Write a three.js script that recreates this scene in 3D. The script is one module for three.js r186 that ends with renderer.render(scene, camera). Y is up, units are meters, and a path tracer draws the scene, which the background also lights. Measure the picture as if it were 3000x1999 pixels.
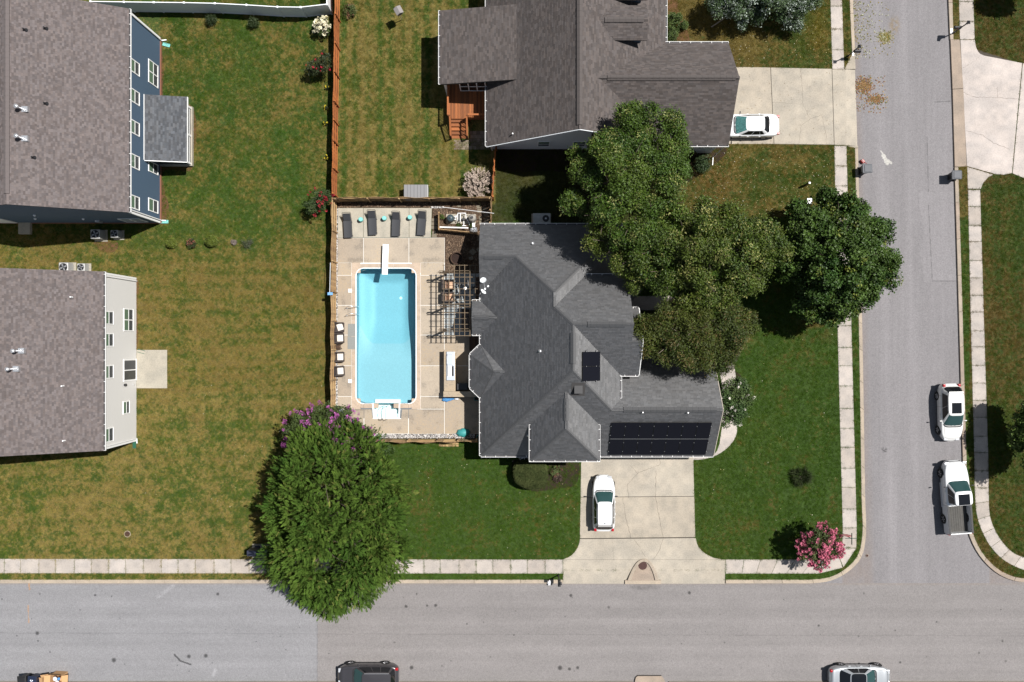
import * as THREE from 'three';
import { mergeGeometries, mergeVertices, toCreasedNormals } from 'three/addons/utils/BufferGeometryUtils.js';
import { RoundedBoxGeometry } from 'three/addons/geometries/RoundedBoxGeometry.js';

// ---------------------------------------------------------------- camera, sky, sun, exposure
const scene = new THREE.Scene();
const CAM_H = 65;                                   // the drone hovers 65 m above the pool deck
const camera = new THREE.PerspectiveCamera(2 * Math.atan(999.5 / 36 / CAM_H) * 180 / Math.PI, 1024 / 682, 0.5, 2000);
camera.position.set(0, CAM_H, 0);
camera.up.set(0, 0, -1);
camera.lookAt(0, 0, 0);
const SKY_LEVEL = 0.17;
const SUN = new THREE.Vector3(0.48, 1, -0.21).normalize();
{ // clear summer sky: deeper overhead, paler towards the horizon and round the sun
  const w = 256, h = 128, d = new Float32Array(w * h * 4), v = new THREE.Vector3();
  for (let j = 0; j < h; j++) for (let i = 0; i < w; i++) {
    const th = ((j + 0.5) / h - 0.5) * Math.PI, ph = ((i + 0.5) / w - 0.5) * 2 * Math.PI;
    v.set(Math.cos(th) * Math.cos(ph), Math.sin(th), Math.cos(th) * Math.sin(ph));
    const e = Math.max(0, v.y), k = Math.pow(1 - e, 2.2), g = Math.pow(Math.max(0, v.dot(SUN)), 24), s = SKY_LEVEL, o = (j * w + i) * 4;
    d[o] = s * (0.62 + 0.62 * k + 1.1 * g); d[o + 1] = s * (0.80 + 0.5 * k + 1.0 * g); d[o + 2] = s * (1.10 + 0.25 * k + 0.85 * g); d[o + 3] = 1;
  }
  const t = new THREE.DataTexture(d, w, h, THREE.RGBAFormat, THREE.FloatType);
  t.mapping = THREE.EquirectangularReflectionMapping; t.magFilter = THREE.LinearFilter; t.minFilter = THREE.LinearFilter; t.needsUpdate = true;
  scene.background = t; scene.environment = t;
}
const sun = new THREE.DirectionalLight(new THREE.Color(1, 0.965, 0.92), 5);
sun.position.copy(SUN).multiplyScalar(120);
sun.castShadow = true;
sun.shadow.mapSize.set(4096, 4096);
Object.assign(sun.shadow.camera, { left: -60, right: 60, top: 45, bottom: -45, near: 10, far: 260 });
sun.shadow.radius = 1;
scene.add(sun, sun.target);
const renderer = new THREE.WebGLRenderer({ antialias: true });
renderer.setSize(1024, 682);
renderer.toneMapping = THREE.LinearToneMapping;
renderer.toneMappingExposure = 1.55;
renderer.shadowMap.enabled = true;

// ---------------------------------------------------------------- survey: site plan in units of 1/36 m, origin below the drone
// A point read off the plan at height h is brought to its true place in metres.
const X = (u, h = 0) => (u - 1500) / 36 * (1 - h / CAM_H);
const Z = (v, h = 0) => (v - 999.5) / 36 * (1 - h / CAM_H);
const XZ = (u, v, h = 0) => [X(u, h), Z(v, h)];

// ---------------------------------------------------------------- random numbers and noise
function rng(seed) { let a = seed >>> 0; return () => { a = (a + 0x6D2B79F5) | 0; let t = Math.imul(a ^ (a >>> 15), 1 | a); t = (t + Math.imul(t ^ (t >>> 7), 61 | t)) ^ t; return ((t ^ (t >>> 14)) >>> 0) / 4294967296; }; }
const lat = new Float32Array(65536); { const r = rng(7); for (let i = 0; i < 65536; i++) lat[i] = r(); }
function vn(x, y) {                                  // value noise, 0..1, repeats after 256 cells
  const xi = Math.floor(x), yi = Math.floor(y), fx = x - xi, fy = y - yi;
  const u = fx * fx * (3 - 2 * fx), v = fy * fy * (3 - 2 * fy);
  const x0 = xi & 255, x1 = (xi + 1) & 255, y0 = (yi & 255) << 8, y1 = ((yi + 1) & 255) << 8;
  const a = lat[y0 | x0], b = lat[y0 | x1], c = lat[y1 | x0], d = lat[y1 | x1];
  return a + (b - a) * u + (c - a) * v + (a - b - c + d) * u * v;
}
function fbm(x, y, o = 4) { let s = 0, a = 0.5, t = 0; for (let i = 0; i < o; i++) { s += a * vn(x + i * 17.3, y + i * 9.1); t += a; a *= 0.5; x *= 2.03; y *= 2.03; } return s / t; }
const clamp = (v, a = 0, b = 1) => v < a ? a : v > b ? b : v;
const sstep = (a, b, x) => { const t = clamp((x - a) / (b - a)); return t * t * (3 - 2 * t); };
const mix = (a, b, t) => a + (b - a) * t;
const mix3 = (a, b, t) => [mix(a[0], b[0], t), mix(a[1], b[1], t), mix(a[2], b[2], t)];
const lin = c => { c /= 255; return c <= 0.04045 ? c / 12.92 : Math.pow((c + 0.055) / 1.055, 2.4); };
const enc = c => { c = clamp(c); return 255 * (c <= 0.0031308 ? c * 12.92 : 1.055 * Math.pow(c, 1 / 2.4) - 0.055); };
// A level surface of albedo a shows in full sun as GAIN * a; base colours are the seen sunlit colours brought back to albedo.
const GAIN = 2.05;
const alb = (r, g, b) => [lin(r) / GAIN, lin(g) / GAIN, lin(b) / GAIN];
const col = (r, g, b) => new THREE.Color().setRGB(...alb(r, g, b));
const rgb = (r, g, b) => new THREE.Color().setRGB(r, g, b);

// ---------------------------------------------------------------- textures
function dataTex(w, h, fn, srgb = true, wrap = true) {   // fn(i, j) returns linear r, g, b (0..1)
  const d = new Uint8Array(w * h * 4);
  for (let j = 0; j < h; j++) for (let i = 0; i < w; i++) {
    const c = fn(i, j), k = (j * w + i) * 4;
    if (srgb) { d[k] = enc(c[0]); d[k + 1] = enc(c[1]); d[k + 2] = enc(c[2]); } else { d[k] = 255 * clamp(c[0]); d[k + 1] = 255 * clamp(c[1]); d[k + 2] = 255 * clamp(c[2]); }
    d[k + 3] = 255;
  }
  const t = new THREE.DataTexture(d, w, h, THREE.RGBAFormat);
  if (srgb) t.colorSpace = THREE.SRGBColorSpace;
  t.magFilter = THREE.LinearFilter; t.minFilter = THREE.LinearMipmapLinearFilter; t.generateMipmaps = true;
  if (wrap) t.wrapS = t.wrapT = THREE.RepeatWrapping;
  t.needsUpdate = true;
  return t;
}
const scaled = (t, m, my = m) => { const c = t.clone(); c.repeat.set(1 / m, 1 / my); c.needsUpdate = true; return c; };   // uv are metres; the tile is m metres wide
// seamless grain: wrap by using noise periods that divide the tile
const wn = (i, j, w, cells, s = 0) => { const f = cells / w, a = i * f, b = j * f; const ax = Math.floor(a), bx = Math.floor(b), fx = a - ax, fy = b - bx, u = fx * fx * (3 - 2 * fx), v = fy * fy * (3 - 2 * fy); const g = (p, q) => lat[((((q % cells + cells) % cells) * 131 + s * 977) * 256 + ((p % cells + cells) % cells) * 7 + s * 37) & 65535]; return mix(mix(g(ax, bx), g(ax + 1, bx), u), mix(g(ax, bx + 1), g(ax + 1, bx + 1), u), v); };
const grainTex = dataTex(512, 512, (i, j) => { const n = 0.42 * wn(i, j, 512, 256, 1) + 0.28 * wn(i, j, 512, 128, 2) + 0.18 * wn(i, j, 512, 32, 3) + 0.12 * wn(i, j, 512, 8, 4); return [n, n, n]; }, false);
const concreteTex = dataTex(1024, 1024, (i, j) => {
  const f = wn(i, j, 1024, 512, 5), m = wn(i, j, 1024, 128, 6), l = wn(i, j, 1024, 16, 7), b = wn(i, j, 1024, 5, 8);
  let v = 0.80 + 0.2 * (f - 0.5) + 0.17 * (m - 0.5) + 0.17 * (l - 0.5) + 0.13 * (b - 0.5);
  if (f > 0.92) v -= 0.2; if (m > 0.86) v -= 0.1 * f;
  const w = 0.02 * (l - 0.5);
  return [v + w, v, v - w];
});
const deckTex = dataTex(1024, 1024, (i, j) => {           // aged tan pool deck with freckles and grey mildew
  const f = wn(i, j, 1024, 512, 9), m = wn(i, j, 1024, 96, 10), l = wn(i, j, 1024, 12, 11), b = wn(i, j, 1024, 4, 12);
  let v = 0.82 + 0.24 * (f - 0.5) + 0.16 * (m - 0.5) + 0.14 * (b - 0.5);
  const mil = sstep(0.55, 0.85, 0.6 * l + 0.4 * m);
  v -= 0.3 * mil * (0.4 + f);
  const br = sstep(0.52, 0.8, 0.55 * b + 0.45 * m);                     // rusty brown stains
  return [v, v * (0.985 + 0.02 * mil - 0.05 * br), v * (0.97 + 0.05 * mil - 0.14 * br)];
});
const woodTex = dataTex(512, 512, (i, j) => {             // grain runs along v
  const s = wn(i * 3, j * 0.12 | 0, 512 * 3, 192, 13), q = wn(i, j, 512, 64, 14), k = wn(i, j * 0.25 | 0, 512, 32, 15);
  const v = 0.74 + 0.22 * (s - 0.5) + 0.16 * (k - 0.5) + 0.12 * (q - 0.5);
  return [v, v * 0.98, v * 0.95];
});
const sidingTex = dataTex(8, 128, (i, j) => { const t = (j % 64) / 64; const v = t > 0.93 ? 0.2 : 0.45 + 0.5 * (1 - t); return [v, v, v]; }, false);
const rippleTex = dataTex(512, 512, (i, j) => { const n = 0.4 * wn(i, j, 512, 24, 16) + 0.32 * wn(i, j, 512, 48, 17) + 0.2 * wn(i, j, 512, 96, 18) + 0.08 * wn(i, j, 512, 9, 19); return [n, n, n]; }, false);
const weaveTex = dataTex(128, 128, (i, j) => { const a = (Math.floor(i / 8) + Math.floor(j / 8)) & 1; const v = a ? 0.75 + 0.2 * Math.sin((i % 8) / 8 * Math.PI) : 0.55 + 0.2 * Math.sin((j % 8) / 8 * Math.PI); return [v, v, v]; });

// ---------------------------------------------------------------- materials
const M = {};
const std = (name, color, o = {}) => { const m = new THREE.MeshStandardMaterial({ color, roughness: 0.85, metalness: 0, ...o }); m.name = name; M[name] = m; return m; };
const phy = (name, color, o = {}) => { const m = new THREE.MeshPhysicalMaterial({ color, roughness: 0.4, metalness: 0, ...o }); m.name = name; M[name] = m; return m; };
const grainBump = (m, s) => ({ bumpMap: scaled(grainTex, m), bumpScale: s });
std('whiteTrim', rgb(0.74, 0.74, 0.73), { roughness: 0.5 });
std('vinylWhite', rgb(0.72, 0.75, 0.77), { roughness: 0.45 });
std('gutterInside', rgb(0.09, 0.085, 0.09), { roughness: 0.9 });
phy('glassDark', rgb(0.012, 0.018, 0.02), { roughness: 0.06, ior: 1.5 });
phy('glassGreenReflection', rgb(0.10, 0.16, 0.11), { roughness: 0.12, ior: 1.5 });  // upper sashes: the reflection of greenery is painted into the pane colour
phy('glassScreen', rgb(0.05, 0.055, 0.06), { roughness: 0.5 });
std('blackPlastic', rgb(0.012, 0.012, 0.014), { roughness: 0.45 });
std('darkMetal', rgb(0.018, 0.018, 0.02), { roughness: 0.5, metalness: 0.3 });
std('galvanised', rgb(0.55, 0.56, 0.58), { roughness: 0.4, metalness: 0.75 });
std('steel', rgb(0.7, 0.71, 0.73), { roughness: 0.32, metalness: 0.9 });
std('pvcWhite', rgb(0.8, 0.8, 0.8), { roughness: 0.35 });
std('greyPlastic', rgb(0.23, 0.225, 0.22), { roughness: 0.6 });
std('acGrey', rgb(0.36, 0.36, 0.355), { roughness: 0.55, metalness: 0.2 });
std('teal', rgb(0.03, 0.22, 0.22), { roughness: 0.6 });
std('tealLight', rgb(0.16, 0.45, 0.42), { roughness: 0.5 });
std('darkGreen', rgb(0.008, 0.085, 0.05), { roughness: 0.5 });
std('rubber', rgb(0.012, 0.012, 0.012), { roughness: 0.85 });
std('alloy', rgb(0.5, 0.5, 0.52), { roughness: 0.35, metalness: 0.8 });
std('redLens', rgb(0.3, 0.008, 0.012), { roughness: 0.2 });
std('clearLens', rgb(0.55, 0.56, 0.58), { roughness: 0.2, metalness: 0.4 });
std('cardboard', rgb(0.42, 0.25, 0.12), { roughness: 0.9, ...grainBump(0.5, 0.001) });
std('bark', rgb(0.11, 0.085, 0.065), { roughness: 0.95, ...grainBump(0.6, 0.02) });
std('paleBark', rgb(0.22, 0.18, 0.14), { roughness: 0.9, ...grainBump(0.6, 0.01) });
std('brick', rgb(0.22, 0.09, 0.055), { roughness: 0.9 });

// ---------------------------------------------------------------- building blocks
const taken = {};
const numbered = n => { if (!(n in taken)) { taken[n] = 0; return n; } taken[n]++; return n + '_' + String(taken[n]).padStart(3, '0'); };
const shade = o => { o.castShadow = true; o.receiveShadow = true; return o; };
function obj(name, geos, mat, parent = scene) {        // one named mesh; geometries in an array are joined
  const g = Array.isArray(geos) ? (geos.length > 1 ? join(geos) : geos[0]) : geos;
  const m = shade(new THREE.Mesh(g, mat));
  m.name = parent === scene ? numbered(name) : name;
  parent.add(m);
  return m;
}
function join(gs) {
  const keep = gs.map(g => { const n = g.index ? g.toNonIndexed() : g; const o = new THREE.BufferGeometry(); o.setAttribute('position', n.attributes.position); o.setAttribute('normal', n.attributes.normal); o.setAttribute('uv', n.attributes.uv || new THREE.BufferAttribute(new Float32Array(n.attributes.position.count * 2), 2)); return o; });
  return mergeGeometries(keep);
}
function thing(name, label, category, pos = [0, 0, 0], turn = 0, group) {
  const o = new THREE.Group(); o.name = numbered(name); scene.add(o);
  o.position.set(...pos); o.rotation.y = turn; o.userData = { label, category };
  if (group) o.userData.group = group;
  return o;
}
function tag(o, label, category, group) { o.userData = { ...o.userData, label, category }; if (group) o.userData.group = group; return o; }
function struct(name, geos, mat) { const o = obj(name, geos, mat); o.userData.kind = 'structure'; return o; }
function dup(root, pos, turn, label, group) {
  const r = root.clone(); r.name = numbered(root.name.replace(/_\d{3}$/, '')); scene.add(r);
  r.userData = { ...root.userData }; r.position.set(...pos); r.rotation.y = turn;
  if (label) r.userData.label = label; if (group) r.userData.group = group;
  return r;
}
const uvMetres = g => {                                // uv in metres from the face's main plane
  const p = g.attributes.position, n = g.attributes.normal, uv = new Float32Array(p.count * 2);
  for (let i = 0; i < p.count; i++) {
    const ax = Math.abs(n.getX(i)), ay = Math.abs(n.getY(i)), az = Math.abs(n.getZ(i));
    if (ay >= ax && ay >= az) { uv[2 * i] = p.getX(i); uv[2 * i + 1] = p.getZ(i); } else if (ax >= az) { uv[2 * i] = p.getZ(i); uv[2 * i + 1] = p.getY(i); } else { uv[2 * i] = p.getX(i); uv[2 * i + 1] = p.getY(i); }
  }
  g.setAttribute('uv', new THREE.BufferAttribute(uv, 2)); return g;
};
function box(x0, x1, y0, y1, z0, z1) { const g = new THREE.BoxGeometry(x1 - x0, y1 - y0, z1 - z0); g.translate((x0 + x1) / 2, (y0 + y1) / 2, (z0 + z1) / 2); return uvMetres(g.toNonIndexed()); }
function rbox(w, h, d, r, x = 0, y = 0, z = 0, seg = 2) { const g = new RoundedBoxGeometry(w, h, d, seg, r); g.translate(x, y, z); return g; }
function cyl(r0, r1, h, x, y, z, seg = 16) { const g = new THREE.CylinderGeometry(r1, r0, h, seg); g.translate(x, y + h / 2, z); return g; }
function bar(a, b, r, seg = 8) {                       // a round bar between two points
  const A = new THREE.Vector3(...a), B = new THREE.Vector3(...b), d = B.clone().sub(A);
  const g = new THREE.CylinderGeometry(r, r, d.length(), seg);
  g.applyQuaternion(new THREE.Quaternion().setFromUnitVectors(new THREE.Vector3(0, 1, 0), d.normalize()));
  g.translate((A.x + B.x) / 2, (A.y + B.y) / 2, (A.z + B.z) / 2); return g;
}
function beam(a, b, w, h) {                            // a square timber between two points, h measured upwards
  const A = new THREE.Vector3(...a), B = new THREE.Vector3(...b), d = B.clone().sub(A), L = d.length(); d.normalize();
  const side = Math.abs(d.y) > 0.99 ? new THREE.Vector3(1, 0, 0) : new THREE.Vector3(0, 1, 0).cross(d).normalize();
  const up = d.clone().cross(side);
  const g = uvMetres(new THREE.BoxGeometry(w, h, L).toNonIndexed());
  g.applyMatrix4(new THREE.Matrix4().makeBasis(side, up, d)); g.translate((A.x + B.x) / 2, (A.y + B.y) / 2, (A.z + B.z) / 2); return g;
}
const tube = (pts, r, seg = 24, rs = 8) => new THREE.TubeGeometry(new THREE.CatmullRomCurve3(pts.map(p => new THREE.Vector3(...p))), seg, r, rs, false);
const lathe = (pts, seg = 24) => new THREE.LatheGeometry(pts.map(p => new THREE.Vector2(...p)), seg);
function shapeOf(pts, holes = []) { const s = new THREE.Shape(pts.map(p => new THREE.Vector2(p[0], -p[1]))); for (const h of holes) s.holes.push(new THREE.Path(h.map(p => new THREE.Vector2(p[0], -p[1])))); return s; }
const HARD = { on: false, list: [] };                       // plan outlines of paving, so that turf stays off it
function slab(pts, top, thick, holes = [], bevel = 0) {  // a level plate from plan points [x, z]
  if (HARD.on) { const xs = pts.map(p => p[0]), zs = pts.map(p => p[1]); HARD.list.push([Math.min(...xs), Math.max(...xs), Math.min(...zs), Math.max(...zs), pts]); }
  const g = new THREE.ExtrudeGeometry(shapeOf(pts, holes), { depth: thick - bevel, bevelEnabled: bevel > 0, bevelSize: bevel * 0.8, bevelOffset: -bevel * 0.8, bevelThickness: bevel, bevelSegments: 1, curveSegments: 8 });
  g.rotateX(-Math.PI / 2); g.translate(0, top - thick, 0); g.computeVertexNormals(); return uvMetres(g);
}
function sheet(pts, y, holes = []) { const g = new THREE.ShapeGeometry(shapeOf(pts, holes)); g.rotateX(-Math.PI / 2); g.translate(0, y, 0); return uvMetres(g.toNonIndexed()); }
const rect = (x0, x1, z0, z1) => [[x0, z0], [x1, z0], [x1, z1], [x0, z1]];
const plan = arr => arr.map(([u, v]) => XZ(u, v));
const moved = (g, x, y, z, ry = 0) => { const c = g.clone(); if (ry) c.rotateY(ry); c.translate(x, y, z); return c; };
function spline(pts, n = 6) { const c = new THREE.CatmullRomCurve3(pts.map(p => new THREE.Vector3(p[0], 0, p[1])), false, 'centripetal'); return c.getPoints((pts.length - 1) * n).map(p => [p.x, p.z]); }
function quad(pts, uv) {                                // convex polygon in space, fan
  const pos = [], uvs = []; for (let i = 1; i < pts.length - 1; i++) for (const k of [0, i, i + 1]) { pos.push(...pts[k]); uvs.push(pts[k][0], pts[k][2]); }
  const g = new THREE.BufferGeometry(); g.setAttribute('position', new THREE.Float32BufferAttribute(pos, 3)); g.setAttribute('uv', new THREE.Float32BufferAttribute(uvs, 2)); g.computeVertexNormals(); return g;
}

function bake(name, list, mat, parent) {                // many placed copies of small geometries joined into ONE mesh with vertex colours; list: [geometry, matrix, [r, g, b]]
  let nv = 0, ni = 0; for (const [g] of list) { nv += g.attributes.position.count; ni += g.index ? g.index.count : g.attributes.position.count; }
  const P = new Float32Array(nv * 3), N = new Float32Array(nv * 3), C = new Float32Array(nv * 3), I = new Uint32Array(ni); let v = 0, k = 0;
  for (const [g, m, c] of list) {
    const p = g.attributes.position.array, n = g.attributes.normal.array, e = m.elements, cnt = g.attributes.position.count, v0 = v;
    const l0 = e[0] * e[0] + e[1] * e[1] + e[2] * e[2], l1 = e[4] * e[4] + e[5] * e[5] + e[6] * e[6], l2 = e[8] * e[8] + e[9] * e[9] + e[10] * e[10];
    for (let i = 0; i < cnt; i++, v++) {
      const x = p[i * 3], y = p[i * 3 + 1], z = p[i * 3 + 2], a = n[i * 3] / l0, b = n[i * 3 + 1] / l1, d = n[i * 3 + 2] / l2, o = v * 3;
      P[o] = e[0] * x + e[4] * y + e[8] * z + e[12]; P[o + 1] = e[1] * x + e[5] * y + e[9] * z + e[13]; P[o + 2] = e[2] * x + e[6] * y + e[10] * z + e[14];
      const q = e[0] * a + e[4] * b + e[8] * d, r = e[1] * a + e[5] * b + e[9] * d, s = e[2] * a + e[6] * b + e[10] * d, L = Math.hypot(q, r, s) || 1;
      N[o] = q / L; N[o + 1] = r / L; N[o + 2] = s / L; C[o] = c[0]; C[o + 1] = c[1]; C[o + 2] = c[2];
    }
    const ix = g.index ? g.index.array : null, len = ix ? ix.length : cnt, flip = m.determinant() < 0;
    for (let i = 0; i < len; i += 3) { const t = [0, flip ? 2 : 1, flip ? 1 : 2]; for (const j of t) I[k++] = v0 + (ix ? ix[i + j] : i + j); }
  }
  const g = new THREE.BufferGeometry(); g.setAttribute('position', new THREE.BufferAttribute(P, 3)); g.setAttribute('normal', new THREE.BufferAttribute(N, 3)); g.setAttribute('color', new THREE.BufferAttribute(C, 3)); g.setIndex(new THREE.BufferAttribute(I, 1));
  return obj(name, g, mat, parent);
}
// ================================================================ THE SETTING: ground, lawns, roads, paths
// ---- lawn colour by place (u, v in plan units): patches of green, dry and bare turf, mowing stripes
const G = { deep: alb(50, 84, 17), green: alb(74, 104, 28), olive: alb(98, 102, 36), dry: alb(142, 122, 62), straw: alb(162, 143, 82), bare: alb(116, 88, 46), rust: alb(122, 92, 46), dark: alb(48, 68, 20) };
function lawnAt(u, v) {
  const x = u / 36, y = v / 36, wob = 26 * (fbm(x * 0.9 + 20, y * 0.9, 3) - 0.5);
  const n1 = fbm(x * 0.2 + 3, y * 0.2 + 9, 3), n2 = fbm(x * 0.75 + 40, y * 0.75 + 11, 4), n3 = fbm(x * 2.6 + 5, y * 2.6 + 70, 3), n4 = fbm(x * 7 + 15, y * 7 + 30, 2), f = vn(x * 17 + 3, y * 17 + 8);
  const speck = (share, lo, hi) => sstep(lo - share, hi - share, 0.45 * n4 + 0.3 * n3 + 0.25 * f);       // share of turf that has gone over to the second colour
  let c;
  if (u + 2 * wob < 980) {                              // the two lots on the left
    const mid = sstep(620, 860, v) * (1 - 0.45 * sstep(1180, 1330, v)), row = 0.5 + 0.5 * Math.sin((v + 24 * n1) / 6.5), track = Math.exp(-(((u - 585) / 16) ** 2)) + 0.8 * Math.exp(-(((u - 900) / 12) ** 2));
    const d = 0.05 + 0.17 * mid + 0.34 * (n2 - 0.5) + 0.22 * (n1 - 0.45) + 0.13 * (row - 0.5) * mid + (v > 780 && v < 1250 ? 0.08 * track : 0) + (u > 780 && v < 560 ? 0.06 : 0);
    c = mix3(mix3(G.green, G.deep, clamp(0.75 * n1 + 0.2)), G.olive, clamp(0.15 + 0.8 * (n2 - 0.3) + 0.35 * mid));
    c = mix3(c, mix3(G.dry, G.straw, n3 * (v > 1150 ? 0.9 : 0.4)), 0.8 * speck(d, 0.5, 0.82));
    c = mix3(c, G.bare, 0.3 * speck(d - 0.06, 0.6, 0.8) * n2);
  } else if (v < 600 && u < 1452) {                     // striped back lawn
    const s = 0.5 + 0.5 * Math.sin((u + 10 * n1) / 5.6), w = 0.5 + 0.5 * Math.sin(u / 19 + 2);
    c = mix3(mix3(G.green, G.deep, 0.25), G.olive, clamp(0.15 + 0.42 * s + 0.3 * w));
    c = mix3(c, mix3(G.dry, G.straw, n3), 0.75 * speck(0.06 + 0.16 * s * n2 * 2 + 0.14 * w + 0.3 * (n2 - 0.5), 0.52, 0.84));
  } else if (u > 2840) {                                // verge lot across the side street
    const s = 0.5 + 0.5 * Math.sin(u / 9);
    c = mix3(G.deep, G.olive, 0.25 + 0.2 * s);
    c = mix3(c, G.bare, 0.7 * speck(0.06 + 0.5 * (n1 - 0.42) + 0.25 * (n2 - 0.5) - (v > 540 ? 0.14 * sstep(1000, 760, v) : 0), 0.46, 0.8));
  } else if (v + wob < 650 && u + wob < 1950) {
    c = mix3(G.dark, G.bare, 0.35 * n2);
  } else if (v + 2 * wob < 640) {                       // lawn before the neighbour's garage
    const s = 0.5 + 0.5 * Math.sin((v < 210 ? u : v + 8 * n1) / 9.5);
    c = mix3(G.deep, G.olive, 0.3 + 0.25 * s);
    c = mix3(c, mix3(G.bare, G.dry, n2), 0.75 * speck(0.1 + 0.4 * (n1 - 0.4) + 0.3 * (n2 - 0.45) + (v < 210 ? 0.16 * sstep(2340, 2180, u) : 0), 0.48, 0.8));
    c = mix3(c, G.rust, 0.6 * Math.exp(-(((u - 2085) / 75) ** 2 + ((v - 520) / 85) ** 2)) * speck(0.15, 0.4, 0.75));
    if (v < 210) c = mix3(c, alb(140, 112, 38), 0.55 * Math.exp(-(((u - 2395) / 28) ** 2 + ((v - 85) / 60) ** 2)) * (0.5 + n2));
  } else {                                              // the well watered lawn round the main house
    c = mix3(mix3(G.deep, G.green, 0.25 + 0.5 * n2), G.olive, 0.2 * n1);
    c = mix3(c, G.bare, 0.55 * speck(-0.02 + 0.5 * (n2 - 0.52), 0.52, 0.8));
    if (v > 880 && v < 1010) c = mix3(c, G.bare, 0.6 * Math.exp(-(((u - 2390) / 50) ** 2 + ((v - 955) / 55) ** 2)) * sstep(0.35, 0.6, n3));
    if (v > 1679) c = mix3(c, G.green, 0.5);
  }
  const g = 0.68 + 0.5 * f * (0.6 + 0.8 * n3);
  return [c[0] * g, c[1] * g, c[2] * g];
}
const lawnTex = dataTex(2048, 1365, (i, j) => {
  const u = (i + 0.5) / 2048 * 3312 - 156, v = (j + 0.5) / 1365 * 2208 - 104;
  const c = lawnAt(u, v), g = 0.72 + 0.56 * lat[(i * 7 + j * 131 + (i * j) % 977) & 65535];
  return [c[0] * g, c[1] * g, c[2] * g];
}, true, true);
const worldMap = t => { const c = t; c.repeat.set(1 / 92, 1 / 61.3333); c.offset.set(0.5, 0.5); return c; };
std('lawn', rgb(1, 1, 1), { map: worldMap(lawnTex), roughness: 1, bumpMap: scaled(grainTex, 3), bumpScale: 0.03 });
std('soil', rgb(0.035, 0.04, 0.018), { roughness: 1, bumpMap: scaled(grainTex, 3), bumpScale: 0.03 });

const poolRim = (grow = 0, n = 6) => {                   // plan outline of the pool, rounded corners
  const x0 = X(1043) - grow, x1 = X(1219) + grow, z0 = Z(786) - grow, z1 = Z(1183) + grow, r = 0.62 + grow, p = [];
  for (const [cx, cz, a] of [[x1 - r, z1 - r, 0], [x0 + r, z1 - r, 1], [x0 + r, z0 + r, 2], [x1 - r, z0 + r, 3]]) for (let k = 0; k <= n; k++) { const t = (a + k / n) * Math.PI / 2; p.push([cx + r * Math.cos(t), cz + r * Math.sin(t)]); }
  return p;
};
const pit = rect(X(1036), X(1226), Z(779), Z(1230));
struct('ground', sheet(rect(-420, 420, -420, 420), -0.16, [pit]), M.soil);
// kerb lines (plan units): [grass side, road side]
const kerbW = [[[-600, 1699], [1649, 1699]], [[-600, 1710], [1649, 1710]]];
const kerbC = [spline([[2126, 1699], [2300, 1699], [2390, 1698], [2436, 1690], [2480, 1665], [2512, 1630], [2526, 1574], [2524, 1450], [2517, 1000], [2505, 434]]), spline([[2126, 1710], [2300, 1710], [2393, 1709], [2441, 1700], [2489, 1673], [2523, 1635], [2537, 1574], [2535, 1450], [2527.5, 1000], [2514, 434]])];
const kerbN = [[[2497, 160], [2489, 0], [2481, -320]], [[2506, 160], [2499, 0], [2491, -320]]];
const kerbR1 = [[[2794, 116], [2791, 0], [2783, -320]], [[2784, 116], [2779, 0], [2771, -320]]];
const kerbR2 = [spline([[2808, 490], [2823, 1000], [2832, 1335], [2839, 1500], [2852, 1566], [2880, 1623], [2926, 1669], [2970, 1690], [3010, 1696], [3400, 1698]]), spline([[2797, 490], [2812, 1000], [2821, 1335], [2828, 1505], [2841, 1571], [2872, 1631], [2920, 1679], [2967, 1701], [3008, 1707], [3400, 1709]])];
const toXZ = l => l.map(([u, v]) => XZ(u, v));
const lawnW = toXZ([[-700, -700], [2472, -700], [2481, -320], [2489, 0], [2496, 163], [2476, 206], [2480, 424], [2504, 432], ...kerbC[0].slice().reverse(), [2124, 1671], [1651, 1671], [1649, 1699], [-700, 1699]]);
struct('lawn', slab(lawnW, 0, 0.15, [pit]), M.lawn);
const lawnE = toXZ([[2772, -700], [2783, -320], [2791, 0], [2794, 116], [2808, 490], ...kerbR2[0], [3700, 1698], [3700, -700]]);
struct('lawn', slab(lawnE, 0, 0.15), M.lawn);
struct('lawn', slab(toXZ([[-700, 2010], [3700, 2010], [3700, 2700], [-700, 2700]]), 0, 0.15), M.lawn);

// ---- roads
const seg = (px, py, ax, ay, bx, by) => { const dx = bx - ax, dy = by - ay, t = clamp(((px - ax) * dx + (py - ay) * dy) / (dx * dx + dy * dy)); return Math.hypot(px - ax - t * dx, py - ay - t * dy); };
const spotsMain = []; { const r = rng(31); for (let k = 0; k < 110; k++) spotsMain.push([r() * 3000, 1730 + r() * 255, 0.8 + r() * r() * 3.2, 0.5 + r() * 0.5]); for (const [a, b, c] of [[1275, 1775, 4], [1250, 1776, 3], [1188, 1778, 4], [1640, 1959, 6], [1668, 1962, 4], [1692, 1958, 4], [1204, 1958, 5], [635, 1742, 4], [275, 1745, 3], [2020, 1738, 4], [1672, 1746, 4], [105, 1857, 5], [330, 1936, 6], [600, 1923, 5], [550, 1925, 5]]) spotsMain.push([a, b, c, 1]); }
const spotGrid = []; for (const s of spotsMain) for (const q of new Set([(s[0] + 290) >> 6, (s[0] + 300) >> 6, (s[0] + 310) >> 6])) (spotGrid[q] ||= []).push(s);
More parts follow.
